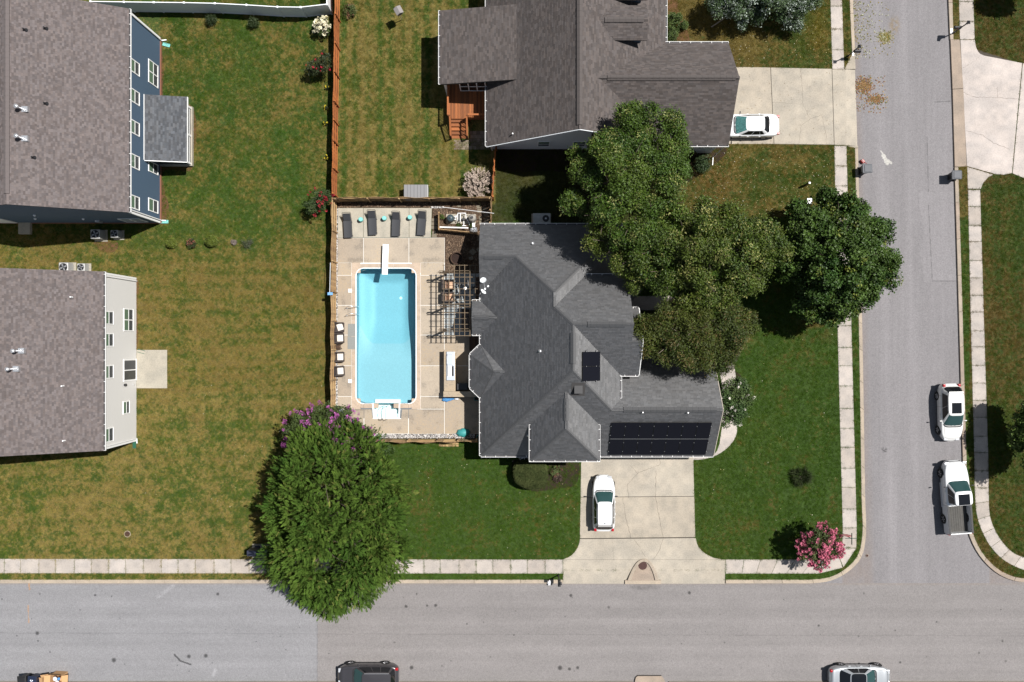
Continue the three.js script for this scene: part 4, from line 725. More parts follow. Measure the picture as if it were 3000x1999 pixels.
  obj('porch_lamp', [cyl(0.1, 0.08, 0.3, 3.3, 2.2, 9.0, 8)], M.blackPlastic, h);
  obj('gable_finial', [quad([[3.75, 3.0, 9.1], [4.25, 3.0, 9.1], [4.0, 2.96, 9.42]])], M.whiteTrim, h);
  const fW = (x, z) => W(x), fN = (x, z) => 2.8 + s * (z + 9.05), fS = (x, z) => 2.8 + s * (8.92 - z), fE = (x) => 7.9 - s * (x - 4.38);
  pipeVent(h, onPlane(1560, 714, fN), 'grey'); pipeVent(h, onPlane(1583, 1029, fW), 'grey'); pipeVent(h, onPlane(1882, 1208, fS), 'white'); pipeVent(h, onPlane(2014, 1209, fS), 'white'); pipeVent(h, onPlane(1548, 1275, fS), 'grey');
  { const p = onPlane(1694, 1141, fS); const v = obj('attic_vent', [box(p[0] - 0.3, p[0] + 0.3, p[1] - 0.3, p[1] + 0.28, p[2] - 0.28, p[2] + 0.3)], M.blackPlastic, h); obj('vent_flange', [quad([[p[0] - 0.5, fS(0, p[2] - 0.5) + 0.04, p[2] - 0.5], [p[0] - 0.5, fS(0, p[2] + 0.5) + 0.04, p[2] + 0.5], [p[0] + 0.5, fS(0, p[2] + 0.5) + 0.04, p[2] + 0.5], [p[0] + 0.5, fS(0, p[2] - 0.5) + 0.04, p[2] - 0.5]])], M.roofBase, v); }
}
// solar arrays stand on the roof on rails
phy('solarCell', rgb(0.006, 0.0065, 0.010), { roughness: 0.3, ior: 1.3, specularIntensity: 0.5, bumpMap: scaled(grainTex, 1), bumpScale: 0.0005 });
std('solarFrame', rgb(0.008, 0.008, 0.009), { roughness: 0.45, metalness: 0.4 });
{
  const N = new THREE.Vector3(0, 0.8, 0.6), U = new THREE.Vector3(1, 0, 0), D = new THREE.Vector3(0, -0.6, 0.8);
  const put = (th, o, U, D, N, w, l, nu, nd, gapU, gapD, shelf) => {
    const m = new THREE.Matrix4().makeBasis(U, N, D), place = g => { g.applyMatrix4(m); g.translate(o.x, o.y, o.z); return g; };
    for (let j = 0; j < nd; j++) for (let i = 0; i < nu; i++) {
      const x = i * (w + gapU), z = j * (l + gapD), f = 0.018;
      const p = obj('solar_panel', [place(box(x, x + w, 0.1, 0.14, z, z + f)), place(box(x, x + w, 0.1, 0.14, z + l - f, z + l)), place(box(x, x + f, 0.1, 0.14, z + f, z + l - f)), place(box(x + w - f, x + w, 0.1, 0.14, z + f, z + l - f))], M.solarFrame, th);
      obj('cell_glass', place(box(x + f, x + w - f, 0.105, 0.134, z + f, z + l - f)), M.solarCell, p);
    }
    for (let j = 0; j < nd; j++) for (const q of [0.22, 0.78]) { const z = j * (l + gapD) + l * q; obj('rail', place(box(-0.09, nu * (w + gapU) + 0.07, 0.05, 0.1, z - 0.02, z + 0.02)), M.solarFrame, th); for (let i = 0; i <= nu; i++) obj('clamp', place(box(i * (w + gapU) - 0.03, i * (w + gapU) + 0.012, 0.1, 0.15, z - 0.02, z + 0.02)), M.galvanised, th); }
    if (shelf) obj('mid_trim', place(box(0, nu * (w + gapU), 0.11, 0.13, l + gapD * 0.25, l + gapD * 0.75)), M.galvanised, th);
  };
  const a = thing('solar_array', 'fourteen black solar panels in two rows on the garage roof above driveway', 'solar panels');
  put(a, new THREE.Vector3(7.48, 2.8 + 0.75 * (8.92 - 6.06), 6.06), U, D, N, 1.058, 1.655, 7, 2, 0.022, 0.05, true);
  const b = thing('solar_array', 'pair of black solar panels on the light upper roof slope', 'solar panels');
  put(b, new THREE.Vector3(5.0, 7.9 - 0.75 * 0.62, 2.9), new THREE.Vector3(0, 0, -1), new THREE.Vector3(0.8, -0.6, 0), new THREE.Vector3(0.6, 0.8, 0), 1.05, 1.72, 2, 1, 0.022, 0, false);
}
// ---------------------------------------------------------------- neighbour with dormers
{
  const h = thing('house', 'large neighbouring house with brown grey shingle roof, dormers and wooden deck', 'house');
  const xr = 4.82, Rg = 8.1, ze = -15.12, zn = -36, fE = x => Rg - (x - xr) * (Rg - 4.4) / (11.65 - xr), fW = x => 3 + (x + 1.96) * (Rg - 3) / (xr + 1.96);
  const R = roofOf(h, [0.074, 0.064, 0.061], 105, { course: 0.142, tabs: [0.2, 0.42], proud: 0.014, vary: 0.26 });
  R.plane([[-1.96, 3, ze], [xr, Rg, ze], [xr, Rg, zn], [-1.96, 3, zn]]); R.plane([[11.65, 4.4, ze], [xr, Rg, ze], [xr, Rg, zn], [11.65, 4.4, zn]]);
  const zr = -19.05, gr = 7.3, xg = 16.45;
  R.plane([[6, gr, zr], [xg, gr, zr], [xg, 4.4, -14.87], [6, 4.4, -14.87]]); R.plane([[6, gr, zr], [xg, gr, zr], [xg, 4.4, -22.6], [8, 4.4, -22.6]]);
  R.plane([[-5.53, 3.6, -25.42], [0.5, 4.78, -25.42], [0.5, 4.78, -19.74], [-5.53, 3.6, -19.74]], 0.92, 0.2);
  const dorm = (zc) => { R.plane([[6.2, 7.3, zc], [9.85, 7.3, zc], [9.85, 6.68, zc + 1.27], [7.2, 6.68, zc + 1.27]]); R.plane([[6.2, 7.3, zc], [9.85, 7.3, zc], [9.85, 6.68, zc - 1.27], [7.2, 6.68, zc - 1.27]]); R.cap([6.7, 7.34, zc], [9.5, 7.34, zc], 0.19, 0.06, 0.5); };
  const zd = Z(57, 7.3); dorm(zd); dorm(zd - 2.95);
  R.cap([xr, Rg + 0.03, ze - 0.3], [xr, Rg + 0.03, zn], 0.2, 0.07, 0.65); R.cap([6.9, gr + 0.03, zr], [xg - 0.3, gr + 0.03, zr], 0.2, 0.07, 0.75); R.cap([5.9, gr, zr], [xg, gr, zr], 0.13);
  R.done();
  obj('wall', [extrudeZ([[-1.7, 0], [11.35, 0], [11.35, 4.42], [xr, 7.92], [-1.7, 3.05]], zn, -15.62), extrudeX([[-22.2, 0], [-15.3, 0], [-15.3, 4.5], [-19.05, 7.1], [-22.2, 4.5]], 11.2, 16.15)], M.sidingGrey, h);
  for (const zc of [zd, zd - 2.95]) { const d = obj('dormer', [extrudeX([[zc - 1.05, 4.6], [zc + 1.05, 4.6], [zc + 1.05, 6.72], [zc, 7.2], [zc - 1.05, 6.72]], 6.6, 9.55)], M.sidingBlue, h); }
  win(h, 's', -15.62, X(1577, 1.5), X(1608, 1.5), 1.1, 2.5); win(h, 's', -15.62, X(1679, 1.5), X(1713, 1.5), 1.1, 2.5);
  gutter(h, [-1.96, 3.02, ze], [-1.96, 3.02, -19.8], [-1, 0]); gutter(h, [-1.96, 3.02, -25.4], [-1.96, 3.02, zn], [-1, 0]); gutter(h, [11.65, 4.42, -22.7], [11.65, 4.42, zn], [1, 0]); gutter(h, [11.6, 4.42, -22.6], [xg, 4.42, -22.6], [0, -1]); gutter(h, [6.5, 4.42, -14.87], [xg, 4.42, -14.87], [0, 1]); gutter(h, [-5.53, 3.62, -25.42], [-5.53, 3.62, -19.74], [-1, 0]);
  obj('rake_board', [beam([-1.96, 2.95, ze + 0.05], [xr, Rg - 0.05, ze + 0.05], 0.05, 0.14), beam([11.65, 4.35, ze + 0.05], [xr, Rg - 0.05, ze + 0.05], 0.05, 0.14)], M.sidingGrey, h);
  for (const z of [-25.1, -22.5, -20.0]) obj('porch_post', box(-5.3, -5.12, 0, 3.6, z - 0.09, z + 0.09), M.whiteTrim, h);
  const fr = []; for (const x of [-4.1, -3.43, -2.77, -2.1]) fr.push(box(x - 0.04, x + 0.04, 0.95, 3.6, -20.12, -20.04)); for (const y of [0.95, 2.0, 3.5]) fr.push(box(-4.1, -2.1, y, y + 0.08, -20.115, -20.045));
  const sp = obj('screen_wall', fr, M.whiteTrim, h); for (let k = 0; k < 3; k++) obj('pane', box(-4.06 + k * 0.667, -3.47 + k * 0.667, 1.0, 3.5, -20.09, -20.07), M.glassDark, sp);
  pipeVent(h, onPlane(1502, 394, (x) => fW(x)), 'white');
  obj('downspout', [bar([X(2088), 0.1, -14.95], [X(2088), 4.3, -14.95], 0.045), bar([X(2088), 0.12, -14.95], [X(2087), 0.06, -14.3], 0.045)], M.whiteTrim, h);
  obj('downspout', [bar([-1.6, 0.1, -15.5], [-1.75, 2.9, -15.4], 0.045)], M.whiteTrim, h);
}
// ================================================================ FENCES, DECK, PERGOLA, POOL THINGS
const woods = (n, c, k = 3) => { const out = []; for (let i = 0; i < k; i++) { const f = 1 + (i - (k - 1) / 2) * 0.13; const t = scaled(woodTex, 0.9, 1.6); t.offset.set(i * 0.37, i * 0.61); out.push(std(n + (i || ''), col(clamp(c[0] * f, 0, 255), clamp(c[1] * f, 0, 255), clamp(c[2] * f, 0, 255)), { map: t, roughness: 0.85, bumpMap: t, bumpScale: 0.002 })); } return out; };
const W_ORANGE = woods('woodOrange', [232, 138, 70]), W_TAN = woods('woodTan', [232, 190, 138]), W_DECK = woods('woodDeck', [200, 122, 68]), W_PERG = woods('woodPergola', [162, 142, 116]), W_BROWN = woods('woodBrown', [112, 84, 64]);
function woodFence(name, label, line, H, posts, side, mats, seed, o = {}) {   // line and posts in plan units; side +1: rails on the right of travel
  const f = thing(name, label, 'fence'), L = along(toXZ(line)), r = rng(seed), up = y => y;
  const dirAt = t => { const a = L(Math.max(0, t - 0.004)), b = L(Math.min(1, t + 0.004)), d = Math.hypot(b[0] - a[0], b[1] - a[1]); return [(b[0] - a[0]) / d, (b[1] - a[1]) / d]; };
  const wob = t => 0.035 * Math.sin(t * 37 + seed) * (o.wave || 1), n = Math.round(L.L / 0.145);
  for (let k = 0; k < n; k++) {
    const t = (k + 0.5) / n, p = L(t), d = dirAt(t), h = H + (r() - 0.5) * 0.03 + (o.sag || 0) * Math.sin(t * 19), e = wob(t);
    const g = new THREE.BoxGeometry(0.138, h, 0.02); g.rotateY(Math.atan2(-d[1], d[0])); g.rotateZ((r() - 0.5) * 0.006); g.translate(p[0] - d[1] * e, h / 2, p[1] + d[0] * e);
    obj('board', uvMetres(g.toNonIndexed()), mats[Math.floor(r() * mats.length)], f);
  }
  const ps = posts || [...Array(Math.ceil(L.L / 2.35) + 1).keys()].map(k => k / Math.ceil(L.L / 2.35)), off = 0.035 * side;
  for (let k = 0; k < ps.length; k++) {
    const t = ps[k], p = L(t), d = dirAt(t), x = p[0] - d[1] * off * 2.6, z = p[1] + d[0] * off * 2.6;
    const g = box(-0.045, 0.045, 0, H + (o.post || 0.02), -0.045, 0.045); g.rotateY(Math.atan2(-d[1], d[0])); g.translate(x, 0, z); obj('post', g, mats[k % mats.length], f);
    if (k) { const a = L(ps[k - 1]), b = L(t); for (const y of [0.22, H * 0.52, H - 0.2]) obj('rail', beam([a[0] - d[1] * off, y, a[1] + d[0] * off], [b[0] - d[1] * off, y, b[1] + d[0] * off], 0.042, 0.09), mats[(k + 1) % mats.length], f); }
  }
  return f;
}
const frac = (line, vs, ax) => { const L = along(toXZ(line)); return vs.map(v => { let best = 0, bd = 1e9; for (let k = 0; k <= 600; k++) { const p = L(k / 600), d = Math.abs((ax ? p[1] : p[0]) - (ax ? Z(v) : X(v))); if (d < bd) { bd = d; best = k / 600; } } return best; }); };
const lineO = [[995.5, -60], [995, 0], [990.5, 300], [989, 370], [987.5, 500], [986.5, 580]];
woodFence('privacy_fence', 'long orange stained wooden fence between two back lawns', lineO, 1.83, frac(lineO, [-55, 66, 148, 231, 314, 368, 427, 505, 578], 1), -1, W_ORANGE, 5, { wave: 0.6 });
const lineP1 = [[986, 590], [984.5, 800], [983.5, 1000], [982, 1205], [981, 1289]];
woodFence('pool_fence', 'tan wooden fence along the long side of the pool deck', lineP1, 1.8, frac(lineP1, [592, 683, 770, 858, 942, 1024, 1112, 1200, 1287], 1), -1, W_TAN, 6, { sag: 0.02 });
woodFence('pool_fence', 'weathered tan wooden fence behind the four sun loungers', [[987.5, 590.5], [1100, 589], [1250, 590], [1439.5, 588.5]], 1.75, frac([[987.5, 590.5], [1439.5, 588.5]], [995, 1087, 1177, 1263, 1349, 1436], 0), 1, W_TAN, 7, { sag: 0.02 });
woodFence('pool_fence', 'short tan wooden fence joining the house corner beside pool pump', [[1441, 588.5], [1440, 661]], 1.75, [0, 0.5, 1], 1, W_TAN, 8);
woodFence('pool_fence', 'tan wooden fence with gate beside pebbles at the shallow end', [[982.5, 1290], [1120, 1289], [1260, 1290], [1402, 1287.5]], 1.5, frac([[982.5, 1290], [1402, 1287.5]], [1040, 1110, 1200, 1285, 1345, 1398], 0), -1, W_TAN, 9, { sag: 0.03, wave: 1.6 });
woodFence('privacy_fence', 'short rust coloured wooden fence from the deck house down to pool fence', [[1452, 441], [1446, 520], [1442.5, 586]], 1.7, [0, 0.5, 1], -1, W_ORANGE, 10);
// white vinyl fence
{
  const f = thing('vinyl_fence', 'white vinyl privacy fence curving along the back of the left lawns', 'fence');
  const pts = [[300, 33], [395, 34.5], [480, 35.5], [566, 36.5], [654, 38.5], [744, 43], [832, 48.5], [898, 49.5], [973, 41], [972, -10], [971, -75]].map(([u, v]) => XZ(u, v)), H = 1.86;
  for (let k = 0; k < pts.length; k++) {
    const [x, z] = pts[k]; obj('post', [box(x - 0.065, x + 0.065, 0, H + 0.06, z - 0.065, z + 0.065), (() => { const g = new THREE.ConeGeometry(0.11, 0.09, 4); g.rotateY(Math.PI / 4); g.translate(x, H + 0.1, z); return g; })()], M.vinylWhite, f);
    if (k < pts.length - 1) {
      const [a, b] = pts[k + 1], d = Math.hypot(a - x, b - z), m = Math.round(d / 0.15), g = [];
      const panel = obj('panel', [beam([x, H / 2, z], [a, H / 2, b], 0.022, H - 0.1)], M.vinylWhite, f);
      obj('rail', [beam([x, H - 0.02, z], [a, H - 0.02, b], 0.06, 0.14), beam([x, 0.1, z], [a, 0.1, b], 0.06, 0.14)], M.vinylWhite, panel);
      const nx = -(b - z) / d, nz = (a - x) / d; for (let q = 1; q < m; q++) { const t = q / m, cx = mix(x, a, t), cz = mix(z, b, t); g.push(box(cx - 0.006, cx + 0.006, 0.2, H - 0.12, cz - 0.02, cz + 0.02)); }
      obj('groove', g, M.vinylWhite, panel).userData.kind = 'stuff';
    }
  }
}
// neighbour's wooden deck with stair
{
  const d = thing('wooden_deck', 'raised orange brown plank deck with railing and a short stair', 'deck');
  const x0 = X(1313, 0.9), x1 = -1.72, z0 = -20.6, z1 = Z(347, 0.9), y = 0.92, n = Math.round((x1 - x0) / 0.142), r = rng(3);
  for (let k = 0; k < n; k++) obj('plank', box(x0 + k * 0.142 + 0.004, x0 + (k + 1) * 0.142 - 0.004, y - 0.035, y, z0, z1), W_DECK[Math.floor(r() * 3)], d);
  for (const x of [x0 + 0.05, (x0 + x1) / 2, x1 - 0.05]) for (const z of [z0 + 0.2, z1 - 0.06]) obj('support_post', box(x - 0.05, x + 0.05, 0, y - 0.03, z - 0.05, z + 0.05), W_DECK[0], d);
  obj('rim_joist', [box(x0 - 0.04, x0, y - 0.22, y - 0.03, z0, z1), box(x0, x1, y - 0.22, y - 0.03, z1, z1 + 0.04)], W_DECK[1], d);
  const rail = (a, b, base) => { const A = V3(a), B = V3(b), L = A.distanceTo(B), m = Math.round(L / 0.13); obj('handrail', beam([a[0], a[1] + 0.95, a[2]], [b[0], b[1] + 0.95, b[2]], 0.13, 0.04), W_DECK[2], d); obj('bottom_rail', beam([a[0], a[1] + 0.12, a[2]], [b[0], b[1] + 0.12, b[2]], 0.04, 0.06), W_DECK[2], d); for (let k = 0; k <= m; k++) { const p = A.clone().lerp(B, k / m), t = k === 0 || k === m; obj(t ? 'rail_post' : 'baluster', box(p.x - (t ? 0.045 : 0.018), p.x + (t ? 0.045 : 0.018), p.y + (t ? -0.4 : 0.12), p.y + (t ? 1.02 : 0.94), p.z - (t ? 0.045 : 0.018), p.z + (t ? 0.045 : 0.018)), W_DECK[k % 3], d); } };
  const sx0 = X(1322, 0.6), sx1 = X(1369, 0.6);
  rail([x0 + 0.05, y, z0], [x0 + 0.05, y, z1]); rail([sx1 + 0.06, y, z1 - 0.05], [x1 - 0.05, y, z1 - 0.05]);
  const zt = Z(409); for (let k = 0; k < 5; k++) { const yy = y - 0.18 * (k + 1), z = z1 + 0.28 * k; obj('stair_tread', [box(sx0, sx1, yy - 0.04, yy, z, z + 0.27)], W_DECK[k % 3], d); obj('stair_riser', box(sx0, sx1, yy - 0.18, yy - 0.04, z + 0.24, z + 0.26), W_DECK[(k + 1) % 3], d); }
  for (const x of [sx0 - 0.02, sx1 + 0.02]) { obj('stringer', beam([x, y - 0.2, z1], [x, 0.0, z1 + 1.4], 0.04, 0.25), W_DECK[0], d); rail([x, y, z1 + 0.02], [x, 0.1, z1 + 1.42]); }
  const pv = setting('paver_patio'); std('paver', col(178, 160, 142), { map: scaled(concreteTex, 1.1), roughness: 0.95 }); std('paverDark', col(150, 132, 116), { map: scaled(concreteTex, 1.1), roughness: 0.95 });
  const q = rng(8); for (let a = 0; a < 11; a++) for (let b = 0; b < 5; b++) { const u = 1330 + a * 11 + (b % 2) * 4, v = a < 4 ? 411 + b * 5.6 : 384 + b * 11; if (u > 1446) continue; const w = a < 4 ? 10.2 : 10.4, hh = a < 4 ? 5 : 10.2; obj('paver', slab(plan([[u, v], [u + w, v], [u + w, v + hh], [u, v + hh]]), 0.02 + 0.008 * q(), 0.06, [], 0.006), q() > 0.5 ? M.paver : M.paverDark, pv); }
}
// ---------------------------------------------------------------- pergola on the pool patio
{
  const p = thing('pergola', 'open weathered timber pergola lattice between the pool deck and house', 'pergola');
  const h = 2.62, k = (u) => X(u, h), kz = v => Z(v, h);
  [1300.6, 1316, 1331, 1346.5, 1361.6, 1377, 1392.5].forEach((u, i) => obj('rafter', box(k(u) - 0.021, k(u) + 0.021, h, h + 0.14, kz(776), kz(985.5)), W_PERG[i % 3], p));
  [778, 812.6, 830, 847, 865, 881.6, 890.7, 917, 934, 950.5, 984].forEach((v, i) => obj('slat', box(k(1296), i > 5 ? -3.2 : -2.62, h + 0.14, h + 0.175, kz(v) - 0.018, kz(v) + 0.018), W_PERG[(i + 1) % 3], p));
  for (const v of [797, 896, 967]) {
    for (const s of [-3.4, 3.4]) obj('beam', box(k(1286), v > 890 ? -3.1 : -2.5, h - 0.2, h, kz(v + s) - 0.025, kz(v + s) + 0.025), W_PERG[0], p);
    const x = k(1299), z = kz(v); obj('post', box(x - 0.065, x + 0.065, 0.02, h - 0.01, z - 0.065, z + 0.065), W_BROWN[0], p); obj('brace', beam([x + 0.05, 1.75, z], [x + 0.75, h - 0.1, z], 0.05, 0.09), W_BROWN[1], p); obj('brace', beam([x - 0.05, 1.9, z], [x - 0.42, h - 0.12, z], 0.05, 0.09), W_BROWN[1], p);
  }
  const f = thing('ceiling_fan', 'dark five blade ceiling fan with pale hub hung under pergola', 'ceiling fan', [X(1363, 2.3), 0, Z(845, 2.3)]);
  obj('rod', cyl(0.02, 0.02, 0.45, 0, 2.2, 0, 8), M.pvcWhite, f); obj('hub', [cyl(0.1, 0.12, 0.16, 0, 2.08, 0, 20)], M.pvcWhite, f);
  for (let i = 0; i < 5; i++) { const g = rbox(0.62, 0.015, 0.15, 0.007, 0.45, 2.14, 0); g.rotateX(0.12); g.rotateY(i * 2 * Math.PI / 5 + 0.5); obj('blade', g, M.blackPlastic, f); }
}
// ---------------------------------------------------------------- seats
std('cushion', rgb(0.62, 0.58, 0.52), { roughness: 0.95, ...grainBump(0.4, 0.004) });
std('tanCushion', rgb(0.52, 0.33, 0.22), { roughness: 0.95, ...grainBump(0.4, 0.004) });
std('wicker', rgb(0.045, 0.034, 0.032), { map: scaled(weaveTex, 0.16), roughness: 0.8, bumpMap: scaled(weaveTex, 0.16), bumpScale: 0.004 });
std('sling', rgb(0.034, 0.036, 0.042), { map: scaled(weaveTex, 0.05), roughness: 0.75 });
function armchair(name, label, pos, turn, cush, group) {        // faces local +z
  const t = thing(name, label, 'armchair', pos, turn, group);
  obj('seat_base', [rbox(0.78, 0.3, 0.7, 0.04, 0, 0.17, 0.02)], M.wicker, t);
  const back = rbox(0.8, 0.6, 0.2, 0.07, 0, 0.55, -0.38); back.rotateX(-0.16); obj('backrest', back, M.wicker, t);
  for (const s of [-1, 1]) obj('armrest', [rbox(0.12, 0.34, 0.74, 0.05, s * 0.36, 0.42, 0.0)], M.wicker, t);
  for (const [a, b] of [[-1, -1], [1, -1], [-1, 1], [1, 1]]) obj('leg', cyl(0.025, 0.03, 0.06, a * 0.33, 0, b * 0.28, 8), M.wicker, t);
  const c = rbox(0.54, 0.13, 0.48, 0.05, 0, 0.39, 0.09, 4); obj('seat_cushion', c, cush, t);
  if (cush !== M.cushion) { const b = rbox(0.56, 0.42, 0.12, 0.05, 0, 0.62, -0.24, 4); b.rotateX(-0.1); obj('back_cushion', b, cush, t); }
  return t;
}
const E90 = Math.PI / 2;
{
  const g = 'wicker armchairs along the pool fence';
  const a = armchair('armchair', 'dark wicker armchair with crooked white seat cushion by the pool fence', [X(996), 0.03, Z(960)], E90, M.cushion, g);
  a.children.find(c => c.name === 'seat_cushion').rotation.y = 0.3;
  const b = armchair('armchair', 'dark wicker armchair between the crooked cushion chair and wooden stool', [X(996), 0.03, Z(991.5)], E90 + 0.04, M.cushion, g);
  dup(b, [X(996.5), 0.03, Z(1046)], E90 - 0.03, 'dark wicker armchair with square white cushion next below wooden stool', g);
  dup(b, [X(997), 0.03, Z(1087)], E90 - 0.06, 'dark wicker armchair with white cushion closest to the lower skimmer lid', g);
  const c = armchair('armchair', 'wicker patio chair with tan cushions under pergola beside ceiling fan', [X(1317), 0.03, Z(837)], E90, M.tanCushion, 'chairs under the pergola');
  dup(c, [X(1317), 0.03, Z(872)], E90, 'wicker patio chair with tan cushions under pergola, nearer the middle beam', 'chairs under the pergola');
  const s = thing('wooden_stool', 'small brown slatted wooden stool between wicker armchairs', 'stool', [X(995), 0.03, Z(1017)], 0.2);
  for (let k = 0; k < 5; k++) obj('slat', box(-0.2, 0.2, 0.36, 0.385, -0.2 + k * 0.084, -0.135 + k * 0.084), W_BROWN[k % 3], s); for (const [x, z] of [[-1, -1], [1, -1], [-1, 1], [1, 1]]) obj('leg', box(x * 0.17 - 0.02, x * 0.17 + 0.02, 0, 0.36, z * 0.17 - 0.02, z * 0.17 + 0.02), W_BROWN[1], s);
  // sun loungers
  const L = thing('sun_lounger', 'charcoal sling sun lounger nearest the fence corner post', 'sun lounger', [X(1021), 0.05, Z(661)], 0.05, 'sun loungers on the upper patio');
  for (const x of [-0.33, 0.33]) obj('side_rail', tube([[x, 0.3, -0.35], [x, 0.32, 0.1], [x, 0.3, 0.6], [x, 0.28, 1.03]], 0.022), M.darkMetal, L);
  for (const x of [-0.33, 0.33]) for (const z of [-0.25, 0.85]) obj('leg', bar([x, 0.0, z], [x * 0.98, 0.3, z], 0.02), M.darkMetal, L);
  const sl = new THREE.PlaneGeometry(0.62, 1.36, 4, 16); sl.rotateX(-Math.PI / 2); { const p = sl.attributes.position; for (let i = 0; i < p.count; i++) { const z = p.getZ(i); p.setY(i, 0.325 - 0.03 * Math.cos(p.getX(i) / 0.31 * 1.4) + 0.02 * Math.sin((z + 0.68) * 2.2)); p.setZ(i, z + 0.35); } sl.computeVertexNormals(); }
  obj('seat_sling', uvMetres(sl), M.sling, L);
  const bk = thing0 => { const g = rbox(0.6, 0.02, 0.66, 0.01, 0, 0, -0.33); g.rotateX(0.62); g.translate(0, 0.32, -0.33); return g; };
  obj('back_sling', uvMetres(bk().toNonIndexed ? (bk().index ? bk().toNonIndexed() : bk()) : bk()), M.sling, L);
  const top = [0, 0.32 + Math.sin(0.62) * 0.72, -0.33 - Math.cos(0.62) * 0.72];
  obj('back_frame', [tube([[-0.33, 0.31, -0.33], [-0.33, top[1] * 0.6 + 0.12, top[2] * 0.6 - 0.13], [-0.32, top[1], top[2]], [-0.2, top[1] + 0.01, top[2] - 0.02], [0.2, top[1] + 0.01, top[2] - 0.02], [0.32, top[1], top[2]], [0.33, top[1] * 0.6 + 0.12, top[2] * 0.6 - 0.13], [0.33, 0.31, -0.33]], 0.02, 48), bar([-0.31, top[1] - 0.08, top[2] + 0.11], [0.31, top[1] - 0.08, top[2] + 0.11], 0.014)], M.darkMetal, L);
  obj('back_prop', bar([-0.3, 0.05, -0.7], [-0.3, 0.5, -0.62], 0.014), M.darkMetal, L);
  dup(L, [X(1093), 0.05, Z(653)], 0.035, 'charcoal sling sun lounger second from the fence corner post', 'sun loungers on the upper patio');
  dup(L, [X(1162), 0.05, Z(657)], -0.035, 'charcoal sling sun lounger second from the pool pump enclosure', 'sun loungers on the upper patio');
  dup(L, [X(1237), 0.05, Z(654)], -0.08, 'charcoal sling sun lounger closest to the pool pump enclosure', 'sun loungers on the upper patio');
  const st = thing('garden_stool', 'round turquoise drum side table between the two loungers by the fence corner', 'side table', [X(1059), 0.05, Z(645)], 0, 'turquoise drum tables');
  obj('drum', lathe([[0, 0], [0.15, 0], [0.185, 0.1], [0.19, 0.22], [0.185, 0.34], [0.16, 0.43], [0, 0.43]], 28), M.tealLight, st); obj('top_rim', lathe([[0.0, 0.43], [0.15, 0.43], [0.165, 0.44], [0.15, 0.45], [0, 0.445]], 28), M.tealLight, st);
  dup(st, [X(1127.5), 0.05, Z(641.5)], 0, 'round turquoise drum side table between the two middle loungers', 'turquoise drum tables'); dup(st, [X(1202), 0.05, Z(639)], 0, 'round turquoise drum side table between the two loungers by the pump', 'turquoise drum tables');
}
